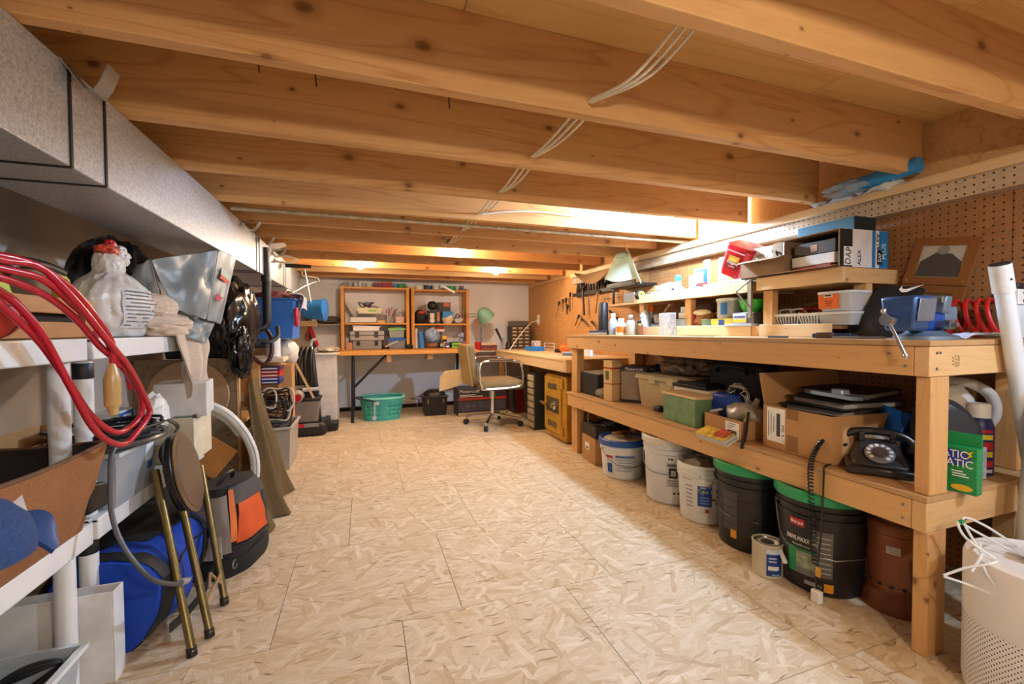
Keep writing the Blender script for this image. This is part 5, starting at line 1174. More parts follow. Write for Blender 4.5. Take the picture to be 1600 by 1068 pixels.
# left bay, upper shelf (z = 1.05)
zu = 1.0505
t = thing('document_tray', 'two tier white desk tray with a cream bin of leads on it', 'tray', (.02, 5.40, zu))
obj('lower_tray', MB().box((-.03, 0, .035), (.29, .20, .06)), mat('#dcdcdc', .5), t, bev=.004); obj('shelf', MB().box((.05, 0, .105), (.40, .22, .006)), CLEAR, t); obj('end_post', MB().box((.245, -.05, .052), (.008, .12, .104)), mat('#c8ccd0', .3), t)
obj('tan_folder', MB().box((.17, -.09, .015), (.09, .02, .03)), mat('#d2b070', .6), t)
t = thing('cream_bin', 'cream open bin with a green sticker on the desk tray', 'bin', (.06, 5.38, zu+.1085)); obj('body', MB().box((0, 0, .035), (.29, .17, .07), taper=.86), mat('#e4dcc0', .5), t, bev=.006); obj('sticker', MB().box((.03, -.083, .035), (.09, .002, .018), rad(-6, 0, 0)), mat('#7cc860', .6), t)
for i in range(6):
    q = random.Random(i+200)
    obj('lead', MB().tube(spline([(q.uniform(-.1, .12), q.uniform(-.05, .05), .07), (q.uniform(-.12, .12), -.02, .13), (q.uniform(-.1, .1), 0, .11), (q.uniform(-.1, .15), -.03, .075)], 6), .006, 6), [mat('#6a2418', .5), BLACK, STEEL, mat('#4a86b0', .4), BLACK, GREYL][i], t)
solo('silver_remote', 'silver box leaning at the left of the upper left bay', 'box', MB().box((-.145, 5.42, 1.22), (.05, .10, .22), rad(0, -28, 0)), mat('#b8b4b0', .4), bev=.004)
t = thing('pencil_jar', 'clear jar of pens on the upper left shelf', 'jar', (.285, 5.36, zu)); obj('jar', MB().lathe([(0, 0), (.05, 0), (.052, .07), (.049, .07), (.047, .006), (0, .006)], 20), mat('#a8a498', .2, alpha=.8), t)
for i in range(5): obj('pen', MB().cyl((.01*i-.02, 0, .01), (.03*i-.03, .0, .16+.015*(i % 3)), .006, n=6), [RED, BLACK, mat('#c86a6a', .5), BLACK, mat('#8a3030', .5)][i], t)
sbox('pink and white carton at the right of the upper left shelf', (.40, 5.37, zu), (.10, .10, .075), mat('#d2b4ac', .6), .1)
bottle('clear bottle behind the pink carton', (.43, 5.44, zu), .035, .17, mat('#c4c8cc', .15, alpha=.7), WHITE)
# left bay, lower (z = .7415)
zl = TZ+.0005
t = thing('organiser_case', 'clear latched organiser case at the bottom of the left bay', 'case', (.03, 5.36, zl)); obj('body', MB().box((0, 0, .05), (.32, .18, .10)), mat('#98948c', .3, alpha=.85), t, bev=.006)
for x in (-.10, .10): obj('latch', MB().box((x, -.094, .07), (.04, .008, .05)), BLACK, t)
t = thing('organiser_case', 'grey latched toolbox stacked on the clear organiser', 'case', (.03, 5.36, zl+.102)); obj('body', MB().box((0, 0, .055), (.38, .19, .11)), mat('#a8a4a0', .35), t, bev=.012); obj('band', MB().box((0, 0, .06), (.384, .194, .008)), DARKST, t)
for x in (-.11, .10): obj('latch', MB().box((x, -.099, .07), (.045, .010, .07)), mat('#3a3a3c', .5), t)
t = thing('white_bin', 'white tray of papers topmost in the lower left bay', 'bin', (.02, 5.36, zl+.215)); obj('body', MB().box((0, 0, .025), (.29, .18, .05)), WHITE, t, bev=.004); obj('papers', MB().box((0, 0, .056), (.31, .19, .008), rad(2, 2, 4)), PAPER, t)
sbox('orange glass jar at the left of the lower left bay', (-.165, 5.30, zl), (.06, .06, .085), mat('#c88a60', .3), 0, 'jar', 'glass_jar')
solo('grey_bear', 'dark grey cloth pouch beside the blue lidded bin', 'pouch', MB().blob((.235, 5.34, zl+.08), (.05, .05, .085), 3, .18, 2, 3, zmin=zl), mat('#5a5048', .9))
t = tote('grey clear bin with a blue lid in the lower left bay', (.365, 5.37, zl), (.20, .16, .11), 0, mat('#8a8c90', .3, alpha=.9), mat('#1f66c0', .4)); 
t = tote('clear bin with a green lid stacked on the blue lidded bin', (.365, 5.38, zl+.131), (.18, .14, .105), 0, mat('#a0aaa4', .3, alpha=.85), mat('#8ac878', .4))
solo('white_label_tag', 'cream tag hanging before the blue lidded bin', 'tag', MB().box((.30, 5.262, zl+.06), (.16, .004, .012), rad(0, -25, 0)), mat('#d8d2c4', .6))
solo('black_glasses', 'black tape dispenser on the table between the bays', 'dispenser', MB().blob((.50, 5.22, zl+.025), (.05, .035, .03), 2, .2, 2, 3, zmin=zl), BLACK)
# right bay, upper (z=1.04)
zu = 1.0405
t = thing('black_pouch', 'black bag with an orange top on the upper right shelf', 'bag', (.65, 5.38, zu)); obj('body', MB().blob((0, 0, .075), (.075, .07, .10), 4, .18, 2, 3, zmin=0), BLACKM, t); obj('patch', MB().blob((.01, -.04, .135), (.045, .04, .022), 5, .2, 2, 3), mat('#d05024', .6), t)
t = sbox('black and white printed carton on the upper right shelf', (.79, 5.36, zu), (.105, .10, .165), mat('#26262a', .5), 0); front_label(t, (.105, .10, .165), mat('#d6d2cc', .6), (.6, .5, .35)); obj('disc', MB().lathe([(0, 0), (.03, 0), (.03, .001), (0, .001)], 20, M=Matrix.Translation((-.0, -.0515, .04)) @ Euler(rad(90, 0, 0)).to_matrix().to_4x4()), mat('#d8cec0', .6), t)
t = sbox('navy box with a tan panel beside the printed carton', (.865, 5.36, zu), (.05, .10, .16), mat('#26324e', .5), 0); front_label(t, (.05, .10, .16), mat('#b87a4a', .6), (.55, .6, .7))
solo('black_speaker', 'black rounded speaker stacked on the printed carton', 'speaker', MB().blob((.80, 5.36, zu+.225), (.062, .05, .058), 6, .12, 1.8, 3, zmin=zu+.167), BLACK)
t = sbox('tall dark carton with an orange corner at the back of the upper right shelf', (.955, 5.44, zu), (.16, .06, .27), mat('#2a2624', .5), 0); obj('corner', MB().box((.03, -.0306, .24), (.075, .001, .045)), mat('#d8632a', .5), t)
t = thing('cream_bowl', 'cream bowl holding a bright blue package on the upper right shelf', 'bowl', (.985, 5.36, zu)); obj('bowl', MB().lathe([(0, 0), (.05, 0), (.085, .075), (.080, .075), (.046, .006), (0, .006)], 24), mat('#e2d4b0', .5), t)
t = sbox('bright blue printed package standing in the cream bowl', (.99, 5.36, zu+.03), (.135, .03, .125), mat('#2a8ad0', .45), 0, 'package', 'blue_package'); obj('print', MB().prism([(-.02, -.02), (.05, -.01), (.06, .03), (.0, .01)], 0, .001, Matrix.Translation((.0, -.0155, .05)) @ Euler(rad(90, 0, 0)).to_matrix().to_4x4()), PAPER, t)
t = thing('clear_bag_pile', 'clear plastic bag with cords on the upper right shelf', 'bag', (1.13, 5.37, zu)); obj('bag', MB().blob((0, 0, .045), (.07, .07, .055), 7, .25, 2.5, 3, zmin=0), mat('#c8cccc', .15, alpha=.85), t); obj('cord', MB().tube(spline([(-.06, -.05, .06), (-.03, -.06, .12), (.0, -.06, .09), (-.04, -.07, .07)], 6), .005, 6), BLACK, t)
bottle('brown dropper bottle at the right end of the upper right shelf', (1.185, 5.32, zu), .02, .18, mat('#7a4a3c', .3), mat('#8a7a50', .4), .6)
# right bay, lower
t = sbox('blue tube box standing at the left of the lower right bay', (.665, 5.34, zl), (.05, .08, .20), mat('#2f7fc4', .4), 0); t.rotation_euler = (0, math.radians(-5), 0)
sbox('white papers standing at the left edge of the lower right bay', (.60, 5.42, zl), (.03, .16, .24), PAPER, 0, 'paper', 'paper_file')
solo('glove_bag', 'clear bag of blue gloves in the lower right bay', 'bag', MB().blob((.80, 5.38, zl+.15), (.10, .08, .10), 3, .22, 2.2, 3), mat('#8fa8c8', .25, var=.35, scale=30)); 
bowl('brown wooden bowl under the bag of gloves', (.79, 5.33, zl), .075, .06, mat('#8a5a38', .5), name='wooden_bowl', rb=.8)
t = sbox('flat red and white carton on top of the lower right bay stack', (.86, 5.42, zl+.20), (.17, .16, .06), mat('#d6d0c8', .6), 0); obj('band', MB().box((.02, -.0806, .045), (.12, .001, .03)), mat('#a8242a', .5), t); obj('support', MB().box((.03, .03, -.10), (.06, .06, .20)), CARDD, t)
t = sbox('yellow and black tape box in the lower right bay', (.935, 5.31, zl+.0), (.055, .05, .15), YEL, 0); obj('band', MB().box((0, -.0256, .09), (.056, .001, .03)), INK, t); 
t = sbox('small black and white box beside the wooden bowl', (.89, 5.28, zl), (.045, .05, .075), BLACK, 0); front_label(t, (.045, .05, .075), GREYL)
t = sbox('small purple and white carton in the lower right bay', (.965, 5.265, zl), (.05, .035, .065), mat('#3a3a90', .5), 0); front_label(t, (.05, .035, .065), PAPER, (.3, .8, .3))
for i, (x, z) in enumerate(((1.03, .075), (1.07, .055), (1.11, .07))): solo('cable_spool', ['black spool left of the three in the lower right bay', 'black spool in the middle of the three', 'black spool right of the three'][i], 'spool', MB().cyl((x, 5.36, zl+.035), (x, 5.40, zl+.035), .035, n=20).cyl((x, 5.35, zl+.035), (x, 5.41, zl+.035), .018, n=14), BLACK, group='black spools')
t = sbox('lime green printed box at the front of the lower right bay', (1.08, 5.27, zl), (.115, .05, .06), mat('#86d038', .5), 0); front_label(t, (.115, .05, .06), mat('#2a5a24', .6), (.5, .75, .3))
solo('tape_gun', 'white and blue roll stack at the right of the lower right bay', 'roll', MB().cyl((1.14, 5.34, zl+.15), (1.18, 5.34, zl+.15), .04, n=20).cyl((1.11, 5.34, zl+.15), (1.14, 5.34, zl+.15), .025, n=16).box((1.15, 5.34, zl+.055), (.05, .05, .11)), mat('#8f9cc0', .5)); 
sbox('red brown glass jar at the right of the lower right bay', (1.19-.02, 5.27, zl), (.05, .05, .08), mat('#a87060', .3), .2, 'jar', 'glass_jar')
# --- side bench things, back right
BZ = .7165
t = thing('desk_lamp', 'mint green desk lamp on a jointed arm clamped at the back corner', 'lamp', (1.36, 5.22, BZ))
LG = mat('#7fb09c', .4)
obj('clamp', MB().box((0, 0, .02), (.06, .06, .04)), DARKST, t, bev=.003)
for dx in (-.02, .02): obj('lower_arm', MB().tube([(dx, 0, .04), (dx+.07, 0, .42)], .006, 6), STEEL, t); 
for dz in (0, .035): obj('upper_arm', MB().tube([(.07, 0, .42+dz), (-.16, .0, .40+dz)], .005, 6), STEEL, t)
obj('spring', MB().tube([(.02+.012*math.cos(i*1.2), .012*math.sin(i*1.2), .10+.003*i) for i in range(60)], .002, 4), DARKST, t)
Ml = Matrix.Translation((.07, -.03, .42)) @ Euler(rad(14, -38, 0)).to_matrix().to_4x4()
obj('shade', MB().lathe([(.025, .11), (.05, .10), (.085, .05), (.105, -.02), (.108, -.045), (.104, -.045), (.08, .045), (.045, .092), (.0, .10)], 28, M=Ml), LG, t)
obj('neck', MB().cyl((.05, 0, .40), (.07, -.01, .45), .02), LG, t)
t = thing('solder_station', 'black soldering iron in a coiled stand on the side bench', 'tool', (1.60, 5.20, BZ))
obj('base', MB().lathe([(0, 0), (.06, 0), (.06, .02), (.03, .03), (0, .03)], 20), GREYL, t); obj('coil', MB().tube([(.05+.02*math.cos(i*.9), .02*math.sin(i*.9), .03+.003*i) for i in range(40)], .003, 5), STEEL, t); obj('iron', MB().tube([(.05, 0, .08), (.02, 0, .16), (-.03, 0, .26)], .012, 8, rads=[.008, .014, .017]), BLACK, t)
obj('cord', MB().tube(spline([(-.03, 0, .26), (-.06, 0, .15), (-.12, 0, .06), (-.15, 0, .01)], 6), .005, 6), GREYL, t)
t = thing('oil_can', 'small brown oil can with a long thin spout', 'oil can', (1.735, 5.18, BZ)); obj('body', MB().lathe([(0, 0), (.042, 0), (.042, .06), (.03, .09), (.012, .115), (.004, .13), (.003, .27), (0, .27)], 20), mat('#3a2a24', .4, .3), t); obj('base_ring', MB().lathe([(.042, 0), (.045, .0), (.045, .01), (.042, .012)], 20), DARKST, t)
t = thing('drawer_organiser', 'dark parts organiser with small clear drawers in the corner', 'organiser', (1.92, 5.33, BZ)); obj('body', MB().box((0, 0, .145), (.26, .16, .29)), mat('#26221e', .5), t, bev=.003); obj('top_tray', MB().box((.0, 0, .325), (.24, .15, .07)), mat('#6a665e', .3, alpha=.9), t, bev=.003)
for r in range(6):
    for c in range(3):
        d = obj('drawer', MB().box((-.085+.085*c, -.083, .030+.046*r), (.076, .010, .038)), mat('#6a5a44', .35), t); obj('drawer_label', MB().box((-.085+.085*c, -.089, .036+.046*r), (.05, .002, .014)), mat('#e0d2ae', .6), d)
solo('blue_box', 'bright blue flat plastic box on the side bench', 'box', MB().box((1.86, 4.62, BZ+.022), (.16, .22, .044)).box((1.86, 4.62, BZ+.046), (.12, .16, .006)), mat('#1f7fd0', .4), bev=.006)
t = sbox('small white carton with red print standing behind the blue box', (1.96, 4.82, BZ), (.08, .10, .11), mat('#d8d0c8', .6), 0); obj('print', MB().box((-.0406, 0, .06), (.001, .06, .05)), mat('#c08a8a', .6), t)
t = thing('wire_stand', 'white wire rack behind the blue box', 'rack'); 
for z in (.02, .05, .085): obj('wire', MB().tube([(2.02, 4.70, BZ+z), (2.02, 4.42, BZ+z)], .003, 5), WHITEP, t)
for y in (4.70, 4.42): obj('wire', MB().tube([(2.02, y, BZ), (2.02, y, BZ+.09)], .003, 5), WHITEP, t)
solo('orange_sander', 'orange palm sander with a black foot on the side bench', 'sander', MB().blob((1.92, 3.95, BZ+.05), (.05, .07, .045), 2, .12, 2, 3, zmin=BZ), mat('#d8641c', .4)); solo('black_puck', 'black flat puck beside the orange sander', 'tool', MB().cyl((1.95, 4.14, BZ), (1.95, 4.14, BZ+.035), .05, n=20), BLACK)
t = thing('disc_stack', 'white sanding disc on a grey puck on the side bench', 'disc', (1.78, 3.58, BZ)); obj('puck', MB().cyl((0, 0, 0), (0, 0, .025), .055, n=24), mat('#6a6a6e', .5), t); obj('disc', MB().cyl((0, 0, .026), (0, 0, .034), .062, n=24), GREYL, t)
bottle('cream bottle with a dark trigger on the side bench', (1.95, 3.72, BZ), .035, .17, mat('#d8cbb0', .4), BLACK, .4); sbox('white folded note at the near end of the side bench', (1.90, 3.45, BZ), (.06, .10, .06), PAPER, .2, 'paper', 'note_pad'); sbox('small grey block at the near corner of the side bench', (1.66, 3.19, BZ), (.05, .05, .06), mat('#4a4640', .6), 0)
t = thing('red_cup', 'red cup of tools on the back table corner', 'cup', (1.29, 4.98, .735)); t.location = (1.30, 5.05, BZ); obj('cup', MB().lathe([(0, 0), (.035, 0), (.045, .10), (.042, .10), (.033, .006), (0, .006)], 20), mat('#b82020', .4), t)
for i in range(3): obj('tool', MB().cyl((.01*i-.01, 0, .02), (.03*i-.03, 0, .15), .004, n=6), STEEL, t)
for i, (z, c) in enumerate(((.0, '#8a3a24'), (.03, '#6a3420'), (.06, '#c8b490'))): sbox(['brown book lowest in the stack by the red cup', 'dark brown book in the middle of the stack by the red cup', 'cream notebook topmost of the stack by the red cup'][i], (1.42, 5.06, BZ+z), (.20, .14, .028), mat(c, .6), .05*i, 'book', 'book')
# --- under the back table
t = thing('laundry_basket', 'teal plastic laundry basket with dark cords under the back table', 'basket', (.17, 4.90, 0), 0)
TEAL = mat('#3fa79c', .4, var=.06)
def ov(u, z):
    k = .80+.20*z/.24; a = 2*PI*u
    sx = .235*k; sy = .19*k; n_ = 2.6
    c, s = math.cos(a), math.sin(a)
    return Vector((math.copysign(abs(c)**(2/n_), c)*sx, math.copysign(abs(s)**(2/n_), s)*sy, z))
NB = 64
b = MB(); zs = [0, .02, .055, .065, .10, .11, .145, .155, .20, .235]
vs = [ov(i/NB, z) for z in zs for i in range(NB)]; fs = []
for j in range(len(zs)-1):
    for i in range(NB):
        hole = j in (2, 4, 6) and i % 3 != 0 and not (i % 16 in (15, 0, 1))
        if not hole: fs.append((j*NB+i, j*NB+(i+1) % NB, (j+1)*NB+(i+1) % NB, (j+1)*NB+i))
b.add(vs, fs + [tuple(range(NB-1, -1, -1))])
o = obj('body', b, TEAL, t); mm = o.modifiers.new('solid', 'SOLIDIFY'); mm.thickness = .004
obj('rim', MB().tube([ov(i/NB, .237)*1.0 + Vector((0, 0, 0)) for i in range(NB)], .014, 8, True), mat('#6fc4b4', .4), t)
t = thing('draped_lead', 'dark cord with a silver plug draped over the teal basket', 'cord'); obj('cord', MB().tube(spline([(.02, 4.88, .20), (-.04, 4.74, .262), (-.10, 4.70, .27), (-.06, 4.68, .255), (.04, 4.69, .235), (.10, 4.68, .21)], 8), .009, 6), RUBBER, t); obj('plug', MB().box((.11, 4.675, .20), (.05, .03, .03)), GREYL, t); obj('ground_strap', MB().box((.09, 4.668, .12), (.014, .006, .14)), mat('#a8b0b0', .5), t); obj('clip', MB().lathe([(0, 0), (.022, 0), (.022, .006), (0, .006)], 12, M=Matrix.Translation((.085, 4.668, .05)) @ Euler(rad(90, 0, 0)).to_matrix().to_4x4()), GREYL, t)
t = thing('black_tote', 'black lidded carrier with side clips and a cord under the back table', 'carrier', (.745, 4.93, 0)); obj('body', MB().box((0, 0, .105), (.27, .24, .21), taper=.88), BLACK, t, bev=.012); obj('rim', MB().box((0, 0, .213), (.29, .26, .014)), mat('#2a2c30', .3), t, bev=.004); obj('lid', MB().lathe([(.13, .22), (.12, .25), (.08, .275), (0, .285)], 24), BLACK, t)
for x in (-.085, .085): obj('clip', MB().box((x, -.122, .165), (.012, .008, .05)), mat('#8a8458', .4, .4), t)
obj('knob', MB().cyl((0, -.06, .262), (0, -.075, .268), .012, n=12), mat('#c0a880', .4), t)
solo('appliance_lead', 'thin dark cord with a pale plug beside the black carrier', 'cord', MB().tube(spline([(.60, 4.80, .23), (.52, 4.76, .235), (.47, 4.78, .215), (.55, 4.78, .20), (.53, 4.78, .13)], 6), .007, 6), mat('#4a3a34', .6))
# --- chair
t = thing('office_chair', 'tan upholstered swivel chair with chrome loop arms', 'chair', (1.19, 4.13, 0), math.radians(0))
TAN = fabric('tan seat cloth', '#8f7a58', '#75623f', 180)
def cushion(c, d, rot=(0, 0, 0), m=None, nm='seat'): return obj(nm, MB().box(c, d, rot), m or TAN, t, bev=min(d)*.42, smooth=60)
cushion((.06, 0, .425), (.45, .46, .095))
cushion((-.225, 0, .63), (.075, .40, .38), rad(0, -8, 0), nm='backrest')
obj('back_shell', MB().box((-.262, 0, .62), (.02, .40, .40), rad(0, -8, 0)), mat('#9a7d48', .55), t, bev=.008)
obj('back_bracket', MB().tube([(-.24, 0, .47), (-.20, 0, .40), (-.05, 0, .385)], .014, 8), DARKST, t)
for s in (-1, 1):
    y = s*.255
    obj('arm_loop', MB().tube(spline([(-.14, y, .40), (.12, y, .405), (.225, y, .425), (.25, y, .50), (.235, y, .62), (.19, y, .66), (0, y, .665), (-.13, y, .66), (-.175, y, .62), (-.175, y, .50), (-.155, y, .42)], 5, True), .011, 8, True), CHROME, t)
    obj('arm_pad', MB().box((.03, y, .672), (.24, .04, .022)), mat('#6a4a40', .6), t, bev=.008)
obj('column', MB().cyl((0.02, 0, .10), (0.02, 0, .30), .022, n=16).cyl((.02, 0, .28), (.02, 0, .38), .035, n=16), CHROME, t)
for i in range(4):
    b = math.radians(45+15+90*i); c, s = math.cos(b), math.sin(b)
    obj('base_leg', MB().tube([(.02, 0, .12), (.02+.15*c, .15*s, .10), (.02+.28*c, .28*s, .075)], .015, 8), CHROME, t)
    cs = obj('caster', MB().cyl((.02+.28*c-.014*s, .28*s+.014*c, .028), (.02+.28*c+.014*s, .28*s-.014*c, .028), .028, n=20), BLACK, t); obj('stem', MB().cyl((.02+.28*c, .28*s, .04), (.02+.28*c, .28*s, .085), .008, n=8), CHROME, cs)
t = solo('padded_board', 'cream shield shaped board leaning behind the chair', 'board', MB().prism([(-.14, -.10), (-.12, .05), (-.06, .105), (.10, .115), (.14, .10), (.14, -.02), (.06, -.06)], 0, .014, Matrix.Translation((.845, 4.42, .43)) @ Euler(rad(82, 0, 12)).to_matrix().to_4x4()), mat('#d8c49a', .6), bev=.004)
t = thing('saw_carton', 'large dark tool carton with a red stripe behind the chair', 'box', (1.25, 4.80, 0), 0)
obj('body', MB().box((0, 0, .155), (.56, .26, .31)), mat('#38333c', .6), t, bev=.003); obj('stripe', MB().box((0, -.1306, .19), (.561, .002, .026)), mat('#b8321f', .5), t); obj('lower_print', MB().box((0, -.1306, .11), (.54, .001, .10)), mat('#4a4858', .6, var=.4, scale=18), t); obj('base_band', MB().box((0, -.1306, .022), (.56, .001, .034)), mat('#b9ab92', .6), t)
text('Mastercraft', .05, PAPER, t, (-.15, -.1325, .275), FY); obj('print', MB().box((-.17, -.1312, .235), (.18, .001, .008)).box((-.13, -.1312, .218), (.26, .001, .008)), PAPER, t); text('TABLE SAW', .024, mat('#8a8898', .6), t, (-.14, -.1322, .11), FY)
sbox('red toolbox beside the dark tool carton under the side bench', (1.70, 4.80, 0), (.18, .26, .26), mat('#7a1c1c', .5), 0); sbox('black box at the back under the side bench', (1.95, 4.60, 0), (.22, .40, .38), BLACKM, 0)
solo('dark_vacuum_hose', 'thick dark hose looping under the side bench', 'hose', MB().tube(spline([(1.60, 4.62, .05), (1.56, 4.56, .25), (1.60, 4.50, .42), (1.68, 4.44, .36), (1.70, 4.40, .05)], 8), .035, 10), mat('#2c3430', .6))
t = thing('tall_drawer_unit', 'tall narrow drawer unit with pale fronts beside the yellow safe', 'drawers', (1.66, 3.86, 0)); obj('body', MB().box((0, 0, .27), (.28, .16, .54)), mat('#2a2e2c', .5), t, bev=.003)
for i in range(8): obj('drawer', MB().box((-.145, 0, .045+.064*i), (.02, .14, .052)), mat('#b8a888', .5), t, bev=.003)
solo('flat_board', 'pale flat board lying on the floor behind the chair', 'board', MB().box((1.45, 4.25, .006), (.12, .42, .012), rad(0, 0, -20)), mat('#cfc3ae', .7))
# --- safe
t = thing('yellow_safe', 'old yellow steel safe with a dial under the side bench', 'safe', (1.76, 3.42, 0)); SY = mat('#c4942e', .45, .2, var=.15, scale=8)
obj('body', MB().box((0, 0, .285), (.38, .42, .55)), SY, t, bev=.012); obj('plinth', MB().box((0, 0, .008), (.34, .38, .016)), DARKST, t)
d = obj('door', MB().box((-.197, .03, .30), (.018, .34, .48)), SY, t, bev=.006); obj('dial_plate', MB().box((-.2075, .02, .30), (.004, .26, .13)), mat('#5a4a30', .5, .3), d); obj('name_plate', MB().box((-.2075, .03, .46), (.003, .18, .05)), mat('#6a5a44', .5, .3), d); obj('name_plate', MB().box((-.2075, .03, .13), (.003, .18, .05)), mat('#6a5a44', .5, .3), d)
obj('dial', MB().lathe([(0, 0), (.045, 0), (.045, .012), (.02, .02), (.018, .04), (0, .042)], 24, M=Matrix.Translation((-.209, -.03, .30)) @ Euler(rad(0, -90, 0)).to_matrix().to_4x4()), CHROME, d)
obj('handle', MB().cyl((-.205, .13, .30), (-.25, .13, .30), .010).cyl((-.25, .18, .305), (-.25, .08, .295), .011), mat('#c9a04a', .3, .8), d)
for z in (.10, .50): obj('hinge', MB().cyl((-.20, -.165, z-.04), (-.20, -.165, z+.04), .014, n=12), SY, t)
solo('rag_bundle', 'dark rags lying on top of the yellow safe', 'rag', MB().blob((1.80, 3.36, .578), (.10, .12, .022), 5, .3, 2.5, 3, zmin=.561), mat('#4a4034', .9))

# ================================================================== left side
def shelving(label, y0, y1, bands):
    t = thing('plastic_shelving', label, 'shelving', (0, 0, 0), 0, 'white plastic shelving units')
    for zt in (.935, .44):
        o = obj('shelf', MB().bb((-1.16, y0, zt-.012), (-.70, y1, zt)), WHITEP, t, bev=.003)
        obj('front_lip', MB().bb((-.716, y0, zt-.058), (-.699, y1, zt+.0005)), WHITEP, t, bev=.004)
        obj('end_lip', MB().bb((-1.16, y0, zt-.058), (-.717, y0+.016, zt)), WHITEP, t, bev=.004); obj('end_lip', MB().bb((-1.16, y1-.016, zt-.058), (-.717, y1, zt)), WHITEP, t, bev=.004)
    for x in (-.742, -1.12):
        for y in (y0+.04, y1-.04):
            for z0, z1 in ((0, .38), (.441, .875)):
                obj('post', MB().lathe([(0, z0), (.0215, z0), (.0215, z1), (0, z1)], 24, (x, y, 0)), WHITEP, t)
    for y in (y0+.04, y1-.04) if bands else ():
        for z in (.355, .845): obj('collar', MB().lathe([(.0216, z-.022), (.0228, z-.02), (.0228, z+.02), (.0216, z+.022)], 24, (-.742, y, 0)), BLACK, t)
    return t
shelving('near white plastic shelving unit at the left edge, under the wooden crate', .35, 1.452, False)
shelving('second white plastic shelving unit with black collars, under the tied bag', 1.475, 2.30, True)
ZT = .936
# --- wooden crate with a saw
t = thing('wooden_crate', 'slatted brown wooden crate on the near shelf', 'crate', (-.86, 1.25, ZT))
for z in (.022, .083):
    for s in (-1, 1):
        obj('slat', MB().box((s*.13, 0, z), (.012, .58, .040)), CRATE, t, bev=.002); obj('slat', MB().box((0, s*.29, z), (.26, .012, .040)), CRATE, t, bev=.002)
for sx in (-1, 1):
    for sy in (-1, 1): obj('corner_post', MB().box((sx*.117, sy*.277, .053), (.016, .016, .104)), CRATE, t)
obj('bottom', MB().box((0, 0, .004), (.25, .57, .008)), CRATE, t)
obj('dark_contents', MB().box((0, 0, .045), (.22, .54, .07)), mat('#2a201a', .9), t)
t = thing('hand_saw', 'hand saw with a black and lime green grip standing in the wooden crate', 'saw', (-.86, 1.53, ZT+.084)); t.location = (-.83, 1.50, ZT+.108); t.scale = (1.2, 1.35, 1.05); LIME = mat('#a8b81c', .45)
obj('grip', MB().tube(spline([(0, -.085, .05), (0, -.05, .082), (0, .02, .085), (0, .075, .075)], 5), .015, 10), BLACK, t); obj('horn', MB().prism([(.07, 0), (.105, .0), (.092, .06), (.06, .085), (.045, .07)], -.011, .011, Euler(rad(90, 0, 90)).to_matrix().to_4x4()), LIME, t, bev=.004); obj('horn', MB().prism([(-.135, 0), (-.07, 0), (-.085, .045), (-.11, .055), (-.135, .04)], -.011, .011, Euler(rad(90, 0, 90)).to_matrix().to_4x4()), LIME, t, bev=.004)
obj('blade', MB().box((0, -.12, -.02), (.002, .30, .05)), STEEL, t)
for y, z in ((-.115, .018), (.075, .055), (.092, .02)): obj('screw', MB().cyl((.0112, y, z), (.0125, y, z), .005, n=10), BLACK, t)
t = thing('red_ball', 'small red rubber ball with dark seams at the left edge', 'ball', (-.73, 1.178, ZT+.0005)); bs = obj('ball', MB().lathe([(.055*math.sin(PI*i/16), .055-.055*math.cos(PI*i/16)) for i in range(17)], 28), mat('#c43a34', .5, var=.1), t)
for ax in range(3):
    obj('seam', MB().tube([((.0552*math.cos(2*PI*i/32)) if ax != 0 else 0, (.0552*math.sin(2*PI*i/32)) if ax == 2 else ((.0552*math.cos(2*PI*i/32)) if ax == 0 else 0), .055+((.0552*math.sin(2*PI*i/32)) if ax != 2 else .015)) for i in range(32)], .0012, 4, True), BLACK, t)
# --- red extension cord
t = thing('extension_cord', 'thick red extension cord hanging in long loops over the near shelf', 'extension cord')
rc = [[(-.64, .95, 1.10), (-.62, 1.036, 1.084), (-.60, 1.10, 1.080), (-.58, 1.16, 1.022), (-.57, 1.255, .935), (-.57, 1.364, .851), (-.58, 1.475, .745), (-.582, 1.478, .715), (-.59, 1.44, .682), (-.60, 1.377, .660), (-.61, 1.289, .715), (-.62, 1.22, .83), (-.63, 1.145, .958), (-.65, 1.084, 1.03), (-.66, .98, 1.06)],
      [(-.65, .95, 1.075), (-.62, 1.04, 1.068), (-.60, 1.11, 1.055), (-.59, 1.19, 1.005), (-.58, 1.26, .955), (-.58, 1.32, .885), (-.585, 1.43, .80), (-.59, 1.465, .735), (-.60, 1.435, .70), (-.61, 1.37, .695), (-.62, 1.29, .755), (-.63, 1.22, .855), (-.64, 1.15, .945), (-.66, 1.05, 1.035)],
      [(-.66, .95, 1.06), (-.63, 1.03, 1.055), (-.61, 1.12, 1.03), (-.60, 1.20, .985), (-.59, 1.27, .92), (-.585, 1.31, .892), (-.58, 1.33, .87), (-.59, 1.38, .865), (-.60, 1.43, .80)],
      [(-.65, .95, 1.09), (-.61, 1.07, 1.088), (-.585, 1.15, 1.05), (-.575, 1.22, .99), (-.575, 1.285, .93), (-.578, 1.298, .885), (-.58, 1.297, .85)]]
for c in rc: obj('cord', MB().tube(spline(c, 8), .0072, 10), REDH, t)
obj('connector', MB().lathe([(0, -.115), (.008, -.113), (.012, -.095), (.0165, -.09), (.017, -.03), (.013, -.012), (.010, 0), (.007, .012), (0, .012)], 20, (-.58, 1.297, .865)), mat('#c9a468', .25, var=.2, alpha=.88), t)
